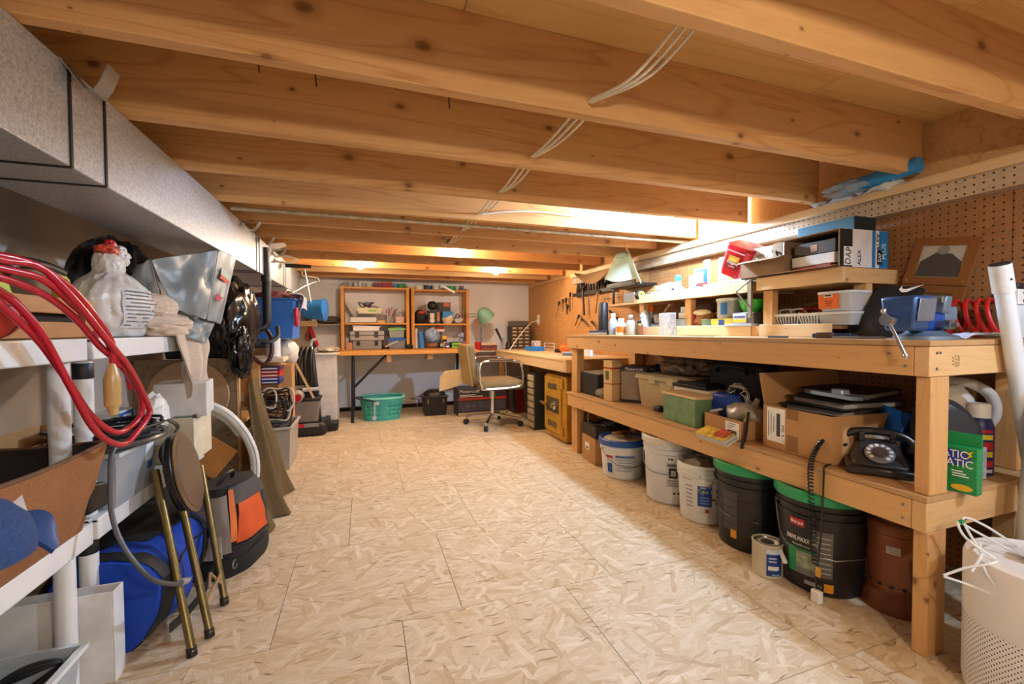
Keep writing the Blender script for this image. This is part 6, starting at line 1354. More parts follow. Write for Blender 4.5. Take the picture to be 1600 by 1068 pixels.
# --- tied white bag
t = thing('tied_bag', 'tied white plastic sack of grit with printed directions', 'bag', (-.80, 1.80, ZT)); WB = mat('#d6d2cc', .3, var=.16, bump=.25, scale=16)
b = MB().blob((0, .01, .10), (.095, .165, .125), 12, .075, 1.5, 5, zmin=.001, ridge=True, an=(1.5, 1.5, .7))
for v in b.v:
    k = max(0, (v.z-.10)/.13); v.x *= 1-.30*k*k; v.y = (v.y-.01)*(1-.55*k*k)+.01-.02*k
    v += Vector((1, 0, .3))*.006*noise.noise(Vector((v.y*30, v.z*22, 2)))
obj('sack', b, WB, t); nk = MB().blob((0, -.01, .235), (.036, .045, .055), 14, .14, 2.2, 4, ridge=True, an=(1.5, 1.5, .4)); obj('neck', nk, WB, t); obj('tail', MB().blob((0, .045, .275), (.03, .032, .034), 4, .2, 1.6, 4, ridge=True), WB, t)
obj('red_tuft', MB().blob((0, -.02, .285), (.03, .04, .02), 9, .35, 2.6, 3), mat('#c84a30', .4, var=.5, scale=40), t); obj('red_tuft', MB().blob((0, .0, .305), (.016, .022, .02), 2, .3, 2.6, 3), RED, t)
def sk(y, z):
    best = min((v for v in b.v if v.x > 0), key=lambda v: (v.y-y)**2 + (v.z-z)**2); return best.x
pn = obj('printed_panel', MB().sheet(lambda u, v: (sk(-.10+.17*u, .03+.13*v)+.004, -.10+.17*u, .03+.13*v), 12, 8, .001), mat('#cfcdcc', .5), t)
for j in range(10): obj('print_line', MB().sheet(lambda u, v, j=j: (sk(-.095+(.155-.03*(j % 3))*u, .037+.0122*j)+.0065, -.095+(.155-.03*(j % 3))*u, .037+.0122*j+.004*v), 12, 1, .0006), mat('#6a6a6e', .8), pn)
# --- black sack behind, grey tarp, towel
solo('black_sack', 'shiny black garbage bag behind the tied white sack', 'bag', MB().blob((-.95, 2.16, ZT+.18), (.13, .17, .21), 3, .07, 1.6, 5, zmin=ZT+.001, ridge=True, an=(1.4, 1.4, .6)), BAGBLK)
t = thing('grey_tarp', 'stiff grey vinyl cover folded up on the second shelf', 'cover'); TP = mat('#7d8486', .42, var=.07, scale=5, bump=.05)
Q = lambda *p: [Vector(x) for x in p]
def quadsheet(a, b, c, d, wr, seed, nu=14, nv=12):
    a, b, c, d = Q(a, b, c, d); n_ = (b-a).cross(d-a).normalized()
    return MB().sheet(lambda u, v: a.lerp(b, u).lerp(d.lerp(c, u), v) + n_*(wr*(noise.noise(Vector((u*2.4+seed, v*2.2, seed)))*1.2 + .5*noise.noise(Vector((u*5+seed, v*5, 3)))) * (4*u*(1-u))**.25), nu, nv, .003)
obj('main_panel', quadsheet((-.74, 1.931, 1.219), (-.60, 2.205, 1.312), (-.62, 2.10, 1.00), (-.69, 1.965, 1.045), .035, 2.0), TP, t, sub=1)
obj('left_fold', quadsheet((-.74, 1.931, 1.222), (-.82, 1.99, 1.19), (-.80, 1.96, 1.02), (-.71, 1.955, 1.03), .02, 5.0), TP, t, sub=1)
obj('left_wing', quadsheet((-.745, 1.935, 1.225), (-.85, 1.93, 1.10), (-.83, 1.92, 1.04), (-.71, 1.955, 1.04), .012, 6.0), TP, t, sub=1)
obj('right_fold', quadsheet((-.60, 2.205, 1.312), (-.586, 2.43, 1.318), (-.615, 2.27, .985), (-.625, 2.12, 1.0), .012, 7.0), TP, t, sub=1)
obj('lower_fold', quadsheet((-.705, 1.96, 1.05), (-.625, 2.24, 1.0), (-.63, 2.12, .90), (-.69, 2.0, .945), .028, 9.0), TP, t, sub=1)
obj('red_print', quadsheet((-.594, 2.21, 1.205), (-.596, 2.335, 1.185), (-.598, 2.325, 1.172), (-.597, 2.205, 1.188), 0, 1.0, 4, 2), mat('#c83a34', .5), t); obj('green_print', quadsheet((-.593, 2.22, 1.235), (-.594, 2.35, 1.215), (-.596, 2.34, 1.188), (-.596, 2.215, 1.206), 0, 1.0, 4, 2), mat('#8fa898', .5), t); obj('red_emblem', MB().prism([(-.02, 0), (-.008, .006), (-.01, .02), (0, .012), (.008, .022), (.01, .006), (.024, .004), (.012, -.008), (.0, -.018)], 0, .001, Matrix.Translation((-.6, 2.19, 1.10)) @ Euler(rad(90, 0, 60)).to_matrix().to_4x4()), mat('#c03038', .5), t)
t = thing('beige_towel', 'crumpled beige towel hanging over the second shelf edge', 'towel'); TW = fabric('towel', '#d8c6b4', '#b8a490', 220)
obj('upper_fold', MB().blob((-.745, 1.925, ZT+.105), (.075, .115, .052), 5, .09, 1.2, 5, ridge=True, an=(1, .6, 1.6)), TW, t)
obj('lower_fold', MB().blob((-.735, 1.99, ZT+.040), (.085, .165, .052), 8, .10, 1.2, 5, zmin=ZT+.003, ridge=True, an=(1, .6, 1.7)), TW, t)
def tow(u, v):
    q = noise.noise(Vector((u*5, v*3, 1.3)))*.022
    w = 1-.35*v
    y = 2.075 + (u-.5)*.30*w + .03*v
    s = min(1, v/.22)
    x = -.74 + .075*s + .028*math.sin(13*u+2*v)*(.25+.75*v) + q
    z = ZT + .055*(1-s*s) + .012 - max(0, v-.16)*(.30 + .05*math.sin(5*u)) + .004
    return (x, y, z)
obj('hanging_end', MB().sheet(tow, 40, 26, .007), TW, t)
solo('red_tin', 'flat red tin on the corner of the second shelf', 'tin', MB().lathe([(0, 0), (.035, 0), (.035, .016), (.030, .02), (0, .02)], 24, (-.735, 1.53, ZT)), mat('#a82028', .35, .2))
# --- brown fabric bin on the near lower shelf
t = thing('fabric_bin', 'brown woven fabric bin with a dark lining on the near lower shelf', 'bin', (0, 0, .4405)); FB = fabric('burlap', '#9a683c', '#7c4e2a', 300)
A = [(-.70, .86, 0), (-.70, 1.40, 0), (-1.06, 1.40, 0), (-1.06, .86, 0)]; Bp = [(-.655, .82, .25), (-.652, 1.425, .222), (-1.09, 1.425, .25), (-1.09, .82, .25)]
b = MB(); N = 12
def side(i, in_=0):
    j = (i+1) % 4; a0, a1, b0, b1 = map(Vector, (A[i], A[j], Bp[i], Bp[j])); c = Vector((-.88, 1.12, 0))
    def fn(u, v):
        p = a0.lerp(a1, u).lerp(b0.lerp(b1, u), v); o = Vector((p.x-c.x, p.y-c.y, 0)).normalized()
        return p + o*(.012*math.sin(PI*v)*math.sin(PI*u)) - Vector((0, 0, .018*math.sin(PI*u)*v)) - o*in_
    return fn
for i in range(4): obj('side', MB().sheet(side(i), 14, 8, .004), FB, t); obj('lining', MB().sheet(side(i, .006), 14, 8, .003), mat('#2a211c', .95), t)
obj('bottom', MB().add([Vector(p)+Vector((0, 0, .004)) for p in A], [(0, 1, 2, 3)]), mat('#2a211c', .95), t)
for i in (0, 1): obj('hem', MB().tube([side(i)(u/14, 1) for u in range(15)], .005, 6), mat('#6a4c34', .9), t)
obj('dark_clothes', MB().blob((-.88, 1.12, .13), (.16, .24, .06), 4, .25, 2, 3), mat('#17171c', .95), t)
solo('paper_sheet', 'white paper sheet under the blue cap at the left edge', 'paper', MB().sheet(lambda u, v: (-.618+.09*v, .78+.285*u*(1-.45*v), .6035+.040*u*u*(1-v)+.001), 8, 5, .001), PAPER)
t = thing('baseball_cap', 'blue baseball cap lying at the left edge before the fabric bin', 'cap', (-.575, .845, .6125), 0); CP = fabric('cap cloth', '#2b4a7c', '#1e3661', 200)
obj('crown', MB().lathe([(.088, 0), (.089, .02), (.082, .05), (.06, .078), (.03, .092), (0, .095)], 28), CP, t); obj('brim', MB().sheet(lambda u, v: (.085*(2*u-1)*(1-.25*v*v), .06+.095*v*(1-.55*(2*u-1)**2)+.02*(1-(2*u-1)**2), .008+.004*v-.030*(2*u-1)**2), 16, 8, .007), mat('#1f4a86', .5, var=.08), t); obj('button', MB().lathe([(.008, .094), (.006, .1), (0, .101)], 12), CP, t)
carton('carton', 'tall brown carton on the floor at the left edge under the blue cap', (-.60, .64, 0), (.16, .30, .601), 0, False, CARD)
# --- second unit, lower shelf
ZM = .4405
t = tote('clear bin with a white and blue label under the black cable coil', (-.765, 1.66, ZM), (.17, .26, .165), .0, mat('#b9bec2', .25, var=.1, alpha=.62), mat('#c8ccd0', .3), lid=False)
obj('label', MB().box((.081, .075, .10), (.002, .05, .09), rad(0, 5, 0)), mat('#e2e6ee', .6), t); obj('print', MB().box((.0825, .075, .075), (.002, .03, .022), rad(0, 5, 0)), mat('#3a5a98', .6), t); obj('contents', MB().blob((0, 0, .06), (.06, .095, .05), 2, .25, 2, 3, zmin=.006), mat('#4a4a50', .6, var=.4), t); obj('red_item', MB().box((.02, -.05, .02), (.06, .08, .03)), mat('#b02838', .5), t)
t = thing('cable_coil', 'black cable wound in a wide coil on the clear bin', 'cable', (-.755, 1.66, ZM+.17))
for i in range(7):
    q = random.Random(i+40); r1, r2_ = .105+.025*q.random(), .145+.02*q.random()
    obj('loop', MB().tube([Vector(((r1)*math.cos(b)+.01*q.uniform(-1, 1), r2_*math.sin(b), .006+.0075*i+.004*math.sin(2*b+i))) for b in [2*PI*k/36 for k in range(36)]], .0048, 6, True), BLACK if i % 2 else RUBBER, t)
obj('metal_ring', MB().tube([Vector((.135*math.cos(b), .175*math.sin(b), .012)) for b in [2*PI*k/40 for k in range(40)]], .009, 8, True), mat('#4a4c50', .3, .4), t)
t = thing('power_cable', 'grey cord with a plug hanging from the coil towards the floor', 'cord'); obj('cord', MB().tube(spline([(-.64, 1.52, .64), (-.655, 1.46, .63), (-.65, 1.43, .56), (-.635, 1.40, .47), (-.60, 1.378, .385), (-.55, 1.384, .295), (-.53, 1.455, .235), (-.525, 1.50, .212)], 8), .0062, 8), mat('#4a4c50', .4), t); obj('plug', MB().cyl((-.525, 1.50, .212), (-.520, 1.535, .198), .011, .010).box((-.518, 1.552, .192), (.003, .02, .008)), mat('#8a8c90', .3), t, bev=.001)
solo('bag_handle', 'black stitched bag handle poking out above the lower shelf', 'handle', MB().prism([(-.03, 0), (.045, .004), (.06, .04), (.03, .07), (-.03, .078)], -.012, .012, Matrix.Translation((-.686, 1.425, .478)) @ Euler(rad(90, 0, 80)).to_matrix().to_4x4()), BLACK, bev=.006)
solo('black_webbing', 'black webbing strap hanging beside the clear bin', 'strap', MB().sheet(lambda u, v: (-.672+.018*math.sin(8*v), 1.83+.03*u+.05*math.sin(5*v)-.01*v, .64-.17*v), 2, 16, .003), BLACK)
t = carton('brown_carton', 'brown carton behind the clear bin on the second lower shelf', (-.95, 1.70, ZM), (.18, .36, .20), 0, True, CARD)
t = sbox('white carton with a blue printed edge on the second lower shelf', (-.83, 1.86, ZM+.13), (.07, .12, .11), mat('#d8d8d6', .6), .1, lab=None); obj('blue_edge', MB().box((.0356, 0, .09), (.001, .12, .03)), mat('#1f5ab0', .5), t); text('DRYWALL', .016, PAPER, t, (.037, 0, .09), FPX); obj('lower_box', MB().box((0, 0, -.065), (.09, .14, .13)), CARD, t)
solo('tissue_wad', 'crumpled white tissue on the second lower shelf', 'tissue', MB().blob((-.74, 1.92, ZM+.21), (.035, .05, .06), 3, .35, 2.4, 3, ridge=True), PAPER)
t = carton('white_box', 'blank white cardboard box under the hanging towel', (-.70, 2.10, .615), (.17, .17, .135), math.radians(8), False, mat('#cfcfce', .7), tape=False)
t = sbox('cream carton below the blank white box', (-.735, 2.10, ZM), (.19, .20, .173), mat('#d2c8b0', .7), 0)
solo('steel_bolt', 'steel bolt on the edge under the white box', 'bolt', MB().cyl((-.64, 1.99, .622), (-.625, 1.99, .622), .009, n=6).cyl((-.70, 1.99, .622), (-.64, 1.99, .622), .004), STEEL)
# --- floor, left: binder, bins, duffel, stool, backpack
t = thing('white_binder', 'white ring binder standing on the floor behind the near post', 'binder', (-.775, 1.462, 0)); obj('cover', MB().box((0, -.024, .125), (.235, .004, .25)), mat('#e2e2e0', .45), t, bev=.0015); obj('cover', MB().box((0, .024, .125), (.235, .004, .25)), mat('#e2e2e0', .45), t, bev=.0015); obj('spine', MB().box((.1195, 0, .125), (.004, .052, .25)), mat('#e2e2e0', .45), t, bev=.0015); obj('papers', MB().box((-.01, 0, .115), (.21, .04, .22)), PAPER, t)
t = tote('clear bin with black cords on the floor at the lower left corner', (-.80, 1.205, 0), (.20, .36, .15), 0, mat('#c2ccd0', .2, alpha=.6), mat('#dfe6e8', .25), lid=False)
for i in range(3): obj('cord', MB().tube(spline([(-.04, .05+.02*i, .13), (.03, .10, .165-.01*i), (.08, .14, .14), (.03, .10+.02*i, .10), (-.02, .0, .12)], 7), .005, 6), BLACK, t)
t = thing('duffel_bag', 'bright blue and black duffel bag on the floor under the shelving', 'duffel bag', (-.735, 1.765, 0), math.radians(2)); DB = fabric('duffel blue', '#1245b8', '#0c3490', 320); 
def duf(u, v):
    a = 2*PI*u; w = .165*(1-.18*(2*v-1)**4); c, s = math.cos(a), math.sin(a)
    return (w*math.copysign(abs(c)**.75, c)+.012*math.sin(9*v+3*a), -.25+.50*v, .155+.15*math.copysign(abs(s)**.75, s)*(1-.10*(2*v-1)**4)+.01*noise.noise(Vector((3*c, 6*v, 3*s))))
obj('body', MB().add([duf(i/32, j/20) for j in range(21) for i in range(32)], [(j*32+i, j*32+(i+1) % 32, (j+1)*32+(i+1) % 32, (j+1)*32+i) for j in range(20) for i in range(32)] + [tuple(range(31, -1, -1)), tuple(20*32+i for i in range(32))]), DB, t)
obj('end_panel', MB().add([Vector(duf(i/32, 1.0))*1.0+Vector((0, .004, 0)) for i in range(32)], [tuple(range(32))]), BLACKM, t)
for v0 in (.02, .66): obj('black_band', MB().add([Vector(duf(i/32, v0+dv_))*1.0 + Vector((math.cos(2*PI*i/32)*.004, 0, math.sin(2*PI*i/32)*.004)) for dv_ in (0, .08) for i in range(32)], [(i, (i+1) % 32, 32+(i+1) % 32, 32+i) for i in range(32)]), BLACKM, t)
obj('top_flap', MB().blob((0, .05, .30), (.13, .20, .02), 3, .2, 2, 3), BLACKM, t); obj('zip', MB().tube([duf(.05, .03+.94*i/20) for i in range(21)], .004, 5), BLACK, t)
obj('strap', MB().sheet(lambda u, v: (.172+.05*math.sin(PI*v)-.01*(1-v), -.24+.42*v, .05+.16*v*v+.028*u), 2, 16, .003), BLACKM, t)
t = thing('folding_stool', 'folded brown round stool with brass tube legs leaning on the shelving', 'stool', (0, 0, 0)); BRS = mat('#75643a', .34, .7, var=.18, scale=25)
ST = Matrix.Translation((-.610, 1.80, .455)) @ Euler(rad(0, 78, 6)).to_matrix().to_4x4()
obj('seat', MB().lathe([(0, -.016), (.138, -.016), (.145, -.008), (.145, .006), (.136, .014), (0, .016)], 40, M=ST), mat('#1c1a18', .35), t); obj('seat_pad', MB().lathe([(.132, .0145), (.126, .022), (.08, .026), (0, .027)], 40, M=ST), mat('#6a5442', .4, var=.08), t); obj('seat_rim', MB().lathe([(.137, .010), (.143, .012), (.143, .016), (.135, .018)], 40, M=ST), mat('#7a6248', .35, .4), t)
for i, (a, b_) in enumerate((((-.655, 1.70, .50), (-.492, 1.478, .012)), ((-.60, 1.73, .40), (-.470, 1.555, .012)), ((-.60, 1.93, .44), (-.475, 1.725, .012)))):
    obj('leg', MB().tube([a, Vector(a).lerp(Vector(b_), .5), b_], .0115, 10), BRS, t); obj('foot', MB().cyl(Vector(b_)+Vector((0, 0, -.012)), Vector(b_)+Vector((-.004, .005, .012)), .0135, n=12), DARKST, t)
obj('brace', MB().tube([(-.50, 1.66, .10), (-.51, 1.70, .13), (-.49, 1.74, .07)], .005, 6), mat('#a88a5c', .4), t); obj('brace', MB().tube([(-.505, 1.60, .06), (-.485, 1.72, .11)], .005, 6), mat('#a88a5c', .4), t)
t = thing('backpack', 'grey, orange and black backpack on the floor behind the stool', 'backpack', (-.56, 2.06, 0), math.radians(-14)); 
def bp(u, v, off=0.0):
    a = 2*PI*u; z = .335*v; w = (1-.10*(1-v)**3-.62*max(0, v-.55)**1.6*1.9); c, s_ = math.cos(a), math.sin(a)
    x = (.135*w+off)*math.copysign(abs(c)**.7, c); y = (.165*w+off)*math.copysign(abs(s_)**.7, s_)
    k = .010*noise.noise(Vector((2.4*c, 2.4*s_, 7*v)))
    return Vector((x*(1+k*6), y*(1+k*6), z + .03*max(0, v-.5)*c))
def patch(name, u0, u1, v0, v1, m, off=.004, taper=0): return obj(name, MB().sheet(lambda u, v: bp(u0+(u1-u0)*(u*(1-taper*v)+taper*v*.5), v0+(v1-v0)*v, off), 14, 10, .004), m, t)
obj('body', MB().add([bp(i/40, j/20) for j in range(21) for i in range(40)], [(j*40+i, j*40+(i+1) % 40, (j+1)*40+(i+1) % 40, (j+1)*40+i) for j in range(20) for i in range(40)] + [tuple(range(39, -1, -1)), tuple(800+i for i in range(40))]), fabric('pack black', '#2b2a2c', '#1c1b1d', 240), t)
patch('grey_panel', .70, .86, .30, .92, mat('#8f867f', .8), .006, .2); patch('white_pocket', .72, .82, .26, .52, mat('#b8b0a8', .8), .010, .1); patch('orange_panel', .885, 1.03, .38, .80, mat('#d2541c', .7), .006, .25); patch('orange_stripe', .855, .885, .42, .96, mat('#d8743a', .7), .008); patch('top_panel', .86, 1.05, .80, .98, mat('#4a4646', .8), .006); patch('base_panel', .60, 1.10, .0, .22, mat('#17171a', .7), .007)
patch('zip', .86, 1.04, .335, .36, BLACK, .010); obj('grip', MB().tube(spline([(.0, -.05, .325), (.02, -.03, .365), (.02, .03, .365), (0, .05, .325)], 5), .008, 8), BLACK, t); obj('buckle', MB().box(tuple(bp(.78, .60, .012)), (.022, .022, .03)), BLACK, t); obj('carabiner', MB().tube([bp(.87, .16, .012) + Vector((0, .014*math.cos(k*PI/6), .016*math.sin(k*PI/6))) for k in range(12)], .003, 5, True), STEEL, t)
solo('black_bag', 'slumped black bag on the floor under the second shelving unit', 'bag', MB().blob((-.86, 2.18, .17), (.16, .15, .18), 8, .12, 2, 4, zmin=.002), BLACKM)
# --- particle board cabinet, hose, tarp
t = thing('board_cabinet', 'worn particle board cabinet side standing past the shelving', 'cabinet', (0, 0, 0))
obj('side_panel', MB().bb((-1.18, 2.85, 0), (-.70, 2.872, .80)), PART, t); obj('front_edge', MB().bb((-.6995, 2.848, 0), (-.688, 2.874, .80)), mat('#d2a878', .6), t); obj('side_panel', MB().bb((-1.18, 3.55, 0), (-.70, 3.572, .78)), PINEZ, t); obj('shelf', MB().bb((-1.18, 2.873, .74), (-.70, 3.549, .76)), PINEX, t); obj('shelf', MB().bb((-1.18, 2.873, .40), (-.70, 3.549, .42)), PINEX, t); obj('tan_upright', MB().bb((-.70, 3.20, 0), (-.655, 3.22, .74)), mat('#d0a468', .6), t)
for i, (x, z) in enumerate(((-.74, .73), (-.755, .70), (-.745, .64), (-.75, .36), (-.745, .20), (-.75, .56))): obj('peg_hole', MB().cyl((x, 2.8495, z), (x, 2.8488, z), .005, n=10), BLACK, t)
solo('wooden_disc', 'round wooden lid leaning on the particle board panel', 'lid', MB().lathe([(0, 0), (.19, 0), (.195, .006), (.19, .014), (.17, .012), (0, .012)], 40, M=Matrix.Translation((-.925, 2.835, .60)) @ Euler(rad(90, 0, 0)).to_matrix().to_4x4()), mat('#b08c6a', .6, var=.12))
solo('ply_offcut', 'drilled plywood offcut leaning askew on the particle board panel', 'board', MB().box((-.79, 2.66, .30), (.20, .014, .17), rad(-8, 38, 0)), mat('#b87a38', .6, var=.15, scale=10))
solo('blue_scraper', 'blue plastic scraper above the plywood offcut', 'tool', MB().box((-.79, 2.50, .46), (.05, .05, .03)), BLUE, bev=.006)
t = thing('white_hose', 'thick white ribbed hose curving down to the floor', 'hose'); hp = spline([(-.84, 2.45, .60), (-.74, 2.45, .60), (-.65, 2.46, .545), (-.58, 2.48, .44), (-.545, 2.50, .32), (-.545, 2.50, .20), (-.58, 2.48, .09), (-.64, 2.46, .028)], 10)
obj('hose', MB().tube(hp, .021, 14, rads=[.021+.0012*(i % 2) for i in range(len(hp))]), mat('#dcdcd8', .35), t); obj('grey_stripe', MB().tube([p + Vector((.012, -.0185, .004)) for p in hp], .003, 5), GREYL, t); obj('second_turn', MB().tube(spline([(-.84, 2.48, .57), (-.74, 2.49, .565), (-.66, 2.50, .51), (-.61, 2.52, .43)], 8), .018, 12), mat('#d6d6d2', .35), t)
t = thing('green_tarp', 'olive green canvas draped to the floor past the white hose', 'canvas'); OL = fabric('canvas', '#6a5634', '#4c3d24', 160)
def can(u, v):
    hem = spline([(-.468, 2.26, .004), (-.435, 2.36, .004), (-.418, 2.50, .004), (-.415, 2.66, .004), (-.44, 2.84, .004), (-.53, 3.02, .004)], 8)
    top = spline([(-.662, 2.89, .56), (-.655, 2.92, .63), (-.645, 2.97, .655), (-.64, 3.02, .64), (-.64, 3.08, .60)], 10)
    a = top[min(len(top)-1, int(u*(len(top)-1)))].lerp(top[min(len(top)-1, int(u*(len(top)-1))+1)], u*(len(top)-1) % 1)
    b_ = hem[min(len(hem)-1, int(u*(len(hem)-1)))].lerp(hem[min(len(hem)-1, int(u*(len(hem)-1))+1)], u*(len(hem)-1) % 1)
    p_ = a.lerp(b_, v); p_.z = a.z*(1-v)**1.15 + .006
    f = (.010+.030*v)*math.sin(17*u+1.8*math.sin(3*v)+2.5*noise.noise(Vector((u*3, 0, 4)))) + .03*noise.noise(Vector((u*4, v*3, 8)))*(.3+.7*v)
    return p_ + Vector((.85, -.5, 0))*f
obj('cloth', MB().sheet(can, 70, 24, .006), OL, t)
# --- heap between the cabinet and the vacuum
t = thing('plastic_bag', 'shiny black plastic bag hanging under the duct past the grey cover', 'bag'); obj('bag', MB().blob((-.74, 2.98, 1.02), (.12, .28, .24), 9, .11, 1.5, 5, ridge=True, an=(1.4, 1.4, .6)), BAGBLK, t); obj('tail', MB().blob((-.66, 2.80, .84), (.05, .10, .13), 4, .18, 1.5, 5, ridge=True, an=(1.4, 1.4, .6)), BAGBLK, t)
solo('dark_bin', 'dark bin on top of the particle board cabinet', 'bin', MB().box((-.88, 3.08, .845), (.36, .42, .088), taper=.94), BLACKM, bev=.008)
t = thing('vacuum_wand', 'black vacuum wand standing upright with a curved hose at its foot', 'vacuum wand', (-.62, 3.28, 0)); obj('wand', MB().tube([(0, 0, 1.03), (0, .0, 1.20), (.002, 0, 1.30)], .028, 16), BLACK, t); obj('grip', MB().tube([(.0, 0, 1.29), (-.008, 0, 1.515)], .031, 18), mat('#1c2632', .35), t); obj('elbow', MB().tube(spline([(0, 0, 1.04), (-.005, 0, 1.0), (-.04, -.02, .97)], 5), .026, 14), BLACK, t)
obj('hose', MB().tube(spline([(-.04, -.02, .96), (-.09, -.08, .98), (-.06, -.10, .91), (.02, -.10, .885), (.07, -.05, .92), (.06, 0, .985)], 8), .014, 10), mat('#3a3c40', .4), t); obj('red_hose', MB().tube(spline([(.0, -.02, .96), (.035, -.06, .90), (.035, -.08, .80), (.0, -.10, .74), (-.06, -.10, .78), (-.12, -.10, .84)], 8), .013, 10), mat('#4a1c1c', .4), t); obj('bar', MB().tube([(-.25, -.12, .875), (-.02, -.12, .872)], .022, 12), mat('#3c3e40', .5), t)
obj('foot', MB().box((-.03, -.06, .86), (.10, .16, .03)), BLACK, t, bev=.006)
t = tote('bright blue plastic bin on the heap behind the vacuum wand', (-.66, 3.72, .90), (.34, .40, .30), 0, mat('#2f6fc4', .4), mat('#3a7acc', .4), lid=False)
solo('white_cloth', 'white and blue cloth draped over the rim of the blue bin', 'cloth', MB().sheet(lambda u, v: (-.52+.075*min(1, v*3)+.012*math.sin(9*u+4*v), 3.60+.24*u+.03*v, 1.235-.15*max(0, v-.25)+.01*math.sin(7*u)), 14, 10, .004), mat('#b8bccc', .8, var=.25, scale=9))
solo('dark_strap', 'black strap hanging down the front of the blue bin', 'strap', MB().sheet(lambda u, v: (-.472+.01*math.sin(6*v), 3.66+.03*u+.03*v, 1.22-.17*v), 2, 12, .003), BLACK)
solo('grab_bag', 'colourful scraps heaped in the blue bin', 'scraps', MB().blob((-.64, 3.70, 1.20), (.15, .18, .06), 6, .3, 3, 3), mat('#8a4a4a', .6, var=.8, scale=16)); solo('red_cord_coil', 'red cord coil hanging on the blue bin', 'cord', MB().tube([(-.478, 3.56+.035*math.cos(a*PI/8), 1.06+.06*math.sin(a*PI/8)) for a in range(16)], .014, 8, True), mat('#b81c30', .45))
solo('white_can', 'white drum under the bin heap', 'drum', MB().lathe([(0, 0), (.045, 0), (.045, .13), (0, .13)], 20, (-.60, 3.36, .78)), WHITEP); solo('white_bag', 'white plastic bag on the heap', 'bag', MB().blob((-.56, 3.66, .80), (.08, .12, .09), 3, .2, 2, 3), mat('#dcd4c8', .5))
t = sbox('cream board lying across the heap', (-.64, 3.42, .745), (.22, .34, .03), mat('#d8c8ac', .6), .05, 'board', 'cream_board'); t = sbox('tall pale cabinet behind the blue bin', (-.78, 3.95, 0), (.30, .24, .895), mat('#c9a878', .6), 0, 'cabinet', 'pale_cabinet'); t = sbox('beige fabric panel beside the blue bin', (-.60, 4.76, 0), (.20, .06, 1.16), mat('#b0a083', .8), 0, 'divider', 'room_divider')
t = carton('stacked_carton', 'upper brown carton of the stack behind the cable heap', (-.64, 3.86, .36), (.18, .22, .33), .05, False, CARD); t = carton('stacked_carton', 'lower brown carton of the stack behind the cable heap', (-.66, 3.86, 0), (.20, .24, .355), 0, False, CARD)
t = thing('book_stack', 'stack of red and blue paperbacks above the cable heap', 'books', (-.66, 3.56, .575)); 
for i in range(5): obj('book', MB().box((0, .004*(i % 2), .012+.025*i), (.15, .16, .022)), mat(['#2a2f6a', '#3a4a9a', '#c8401c', '#b81c24', '#4a2a5a'][i], .5), t); obj('print', MB().box((.01, -.081+.004*(i % 2), .012+.025*i), (.10, .001, .008)), PAPER, t)
obj('support', MB().box((0, 0, -.0775), (.13, .14, .155)), CARDD, t)
t = thing('cable_heap', 'heap of brown and white cables spilling over a clear tote', 'cable', (-.62, 3.40, .30))
for i in range(16):
    q = random.Random(i+300); r = .07+.06*q.random(); c = (q.uniform(-.04, .04), q.uniform(-.05, .02), q.uniform(.02, .20)); tl = q.uniform(-.6, .6)
    obj('loop', MB().tube([Vector((c[0]+r*math.cos(b), c[1]+.04*math.sin(b+tl), c[2]+r*.9*math.sin(b)*math.cos(tl)+.02*math.sin(3*b))) for b in [2*PI*k/24 for k in range(24)]], .006, 6, True), [mat('#2a1a16', .5), mat('#cfc8bc', .5), mat('#3a241c', .5), BLACK][i % 4], t)
t = tote('grey clear tote on the floor under the cable heap', (-.62, 3.46, 0), (.26, .40, .30), 0, mat('#b4aca0', .35, alpha=.85), mat('#c8c0b4', .35), lid=False)
solo('stick', 'thin wooden stick leaning against the carton stack', 'stick', MB().box((-.47, 3.80, .58), (.016, .01, .36), rad(0, -24, 0)), mat('#d0ac74', .6))
t = thing('red_shears', 'red handled loppers hanging in front of the beige panel', 'loppers', (-.52, 4.714, 0)); t.scale = (1.15, 1, 1); obj('handle', MB().prism([(0, 1.02), (.03, .98), (.075, .82), (.06, .79), (.02, .88), (-.005, .98)], -.012, .012, Euler(rad(90, 0, 0)).to_matrix().to_4x4()), RED, t, bev=.004); obj('handle', MB().prism([(0, 1.02), (.02, .90), (.055, .80), (.04, .78), (.0, .87)], -.014, .010, Euler(rad(90, 0, 0)).to_matrix().to_4x4()), BLACK, t, bev=.004); obj('tie', MB().tube(spline([(-.01, 0, 1.09), (-.02, 0, 1.04), (0, 0, .98), (-.02, 0, .93), (-.02, 0, .86)], 5), .007, 6), RED, t); obj('blade', MB().prism([(0, 1.06), (-.07, 1.17), (-.03, 1.16), (.02, 1.04)], -.004, .004, Euler(rad(90, 0, 0)).to_matrix().to_4x4()), GREYL, t)
t = thing('wire_stand', 'bent wire rack arms rising to the joists past the duct', 'rack'); obj('arm', MB().tube([(-.63, 4.0, 1.235), (-.50, 4.25, 1.36), (-.42, 4.4, 1.42)], .006, 6), STEEL, t); obj('arm', MB().tube([(-.52, 4.45, 1.53), (-.475, 4.45, 1.23)], .006, 6), STEEL, t); obj('arm', MB().tube(spline([(-.63, 4.0, 1.235), (-.61, 4.02, 1.30), (-.57, 4.1, 1.28)], 5), .005, 6), STEEL, t)
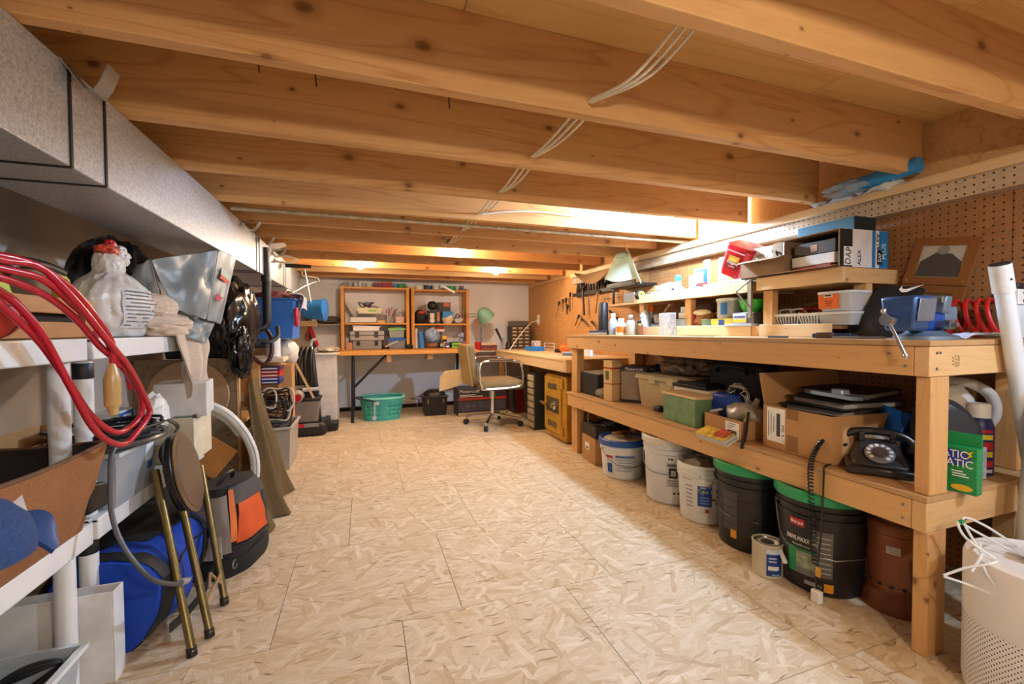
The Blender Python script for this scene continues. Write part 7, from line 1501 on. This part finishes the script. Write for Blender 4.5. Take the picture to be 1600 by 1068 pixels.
t = thing('blue_pail', 'blue pail lying on its side beyond the beige panel', 'bucket', (-.45, 4.60, 1.165)); M_ = Euler(rad(0, 90, -12)).to_matrix().to_4x4(); obj('body', MB().lathe([(0, -.10), (.085, -.10), (.105, .08), (.110, .085), (.106, .09), (.10, .08), (.08, -.09), (0, -.09)], 28, M=M_), mat('#2a86d8', .4), t); obj('rim', MB().lathe([(.107, .078), (.112, .08), (.112, .092), (.107, .094)], 28, M=M_), mat('#1f6ab8', .4), t); obj('shelf_support', MB().box((-.08, .07, -.135), (.16, .16, .05)), mat('#c9a878', .6), t)
t = thing('wall_shelf', 'small clear wall shelf holding dark netting left of the bookcase', 'shelf', (-.40, 5.44, 1.03)); obj('shelf', MB().box((0, 0, 0), (.34, .20, .012)), mat('#b8a890', .3, alpha=.8), t); obj('netting', MB().blob((0, 0, .055), (.13, .08, .045), 4, .3, 3, 3), mat('#5a5048', .8, var=.5, scale=40), t); obj('bracket', MB().box((0, .09, -.06), (.02, .02, .11)), WHITE, t)
# --- white cabinet and carpet washer
t = thing('white_cabinet', 'tall plain white cabinet standing beside the back table', 'cabinet', (-.375, 4.82, 0)); obj('body', MB().box((0, 0, .365), (.21, .40, .71)), mat('#d4cec6', .5), t, bev=.003); obj('top', MB().box((0, 0, .729), (.26, .44, .018)), mat('#d8d4ce', .5), t, bev=.003); obj('knob_hole', MB().cyl((.0, -.2005, .10), (.0, -.2012, .10), .006, n=10), BLACK, t)
obj('foot', MB().box((0, 0, .005), (.19, .38, .01)), BLACK, t)
solo('paper_pile', 'pile of papers and small parts on the white cabinet', 'papers', MB().blob((-.36, 4.84, .765), (.11, .15, .032), 5, .3, 3, 3, zmin=.739), mat('#b8aa98', .7, var=.5, scale=30))
t = thing('carpet_washer', 'black upright carpet washer with a clear tank and hose', 'carpet washer', (-.52, 4.42, 0), 0)
obj('base', MB().box((0, 0, .062), (.36, .34, .115)), mat('#1d1a1a', .4), t, bev=.03); obj('red_badge', MB().box((-.065, -.1715, .105), (.12, .004, .034)), mat('#c02020', .4), t); obj('grey_badge', MB().box((.055, -.1715, .105), (.12, .004, .034)), mat('#8a8a84', .4), t)
for x in (-.18, .18): obj('wheel', MB().cyl((x-.02, .02, .075), (x+.02, .02, .075), .075, n=28), BLACK, t)
obj('tank', MB().box((0, -.06, .22), (.24, .18, .20), taper=.88), mat('#8a7f74', .2, alpha=.85), t, bev=.015); obj('tank_lid', MB().box((0, -.05, .335), (.26, .20, .03)), BLACK, t, bev=.008); obj('motor', MB().box((0, .05, .36), (.20, .16, .10)), BLACK, t, bev=.02)
obj('red_cap', MB().cyl((-.06, -.10, .37), (-.06, -.17, .36), .055, .045, n=20), mat('#b8a89a', .4), t); obj('red_face', MB().cyl((-.06, -.171, .36), (-.06, -.174, .36), .036, n=16), RED, t); obj('rod', MB().cyl((-.02, -.11, .42), (.12, -.11, .425), .018), GREYL, t)
obj('spine', MB().add([(.07, -.05, .05), (.13, -.05, .05), (.13, .05, .05), (.07, .05, .05), (.02, -.03, .80), (.07, -.03, .80), (.07, .03, .80), (.02, .03, .80)], [(3,2,1,0),(4,5,6,7),(0,1,5,4),(1,2,6,5),(2,3,7,6),(3,0,4,7)]), mat('#1a1818', .35), t, bev=.015)
for i in range(4): obj('hose', MB().tube(spline([(-.09+.045*i, -.06, .46), (-.10+.05*i, -.085, .60), (-.085+.045*i, -.08, .74), (-.05+.035*i, -.04, .80)], 8), .022, 10), mat('#141315', .3, coat=.3), t)
obj('side_foot', MB().box((.22, .05, .05), (.10, .14, .08)), BLACK, t, bev=.015); obj('handle', MB().tube(spline([(.04, 0, .78), (.05, 0, .86), (.09, 0, .88)], 5), .014, 8), GREYL, t)
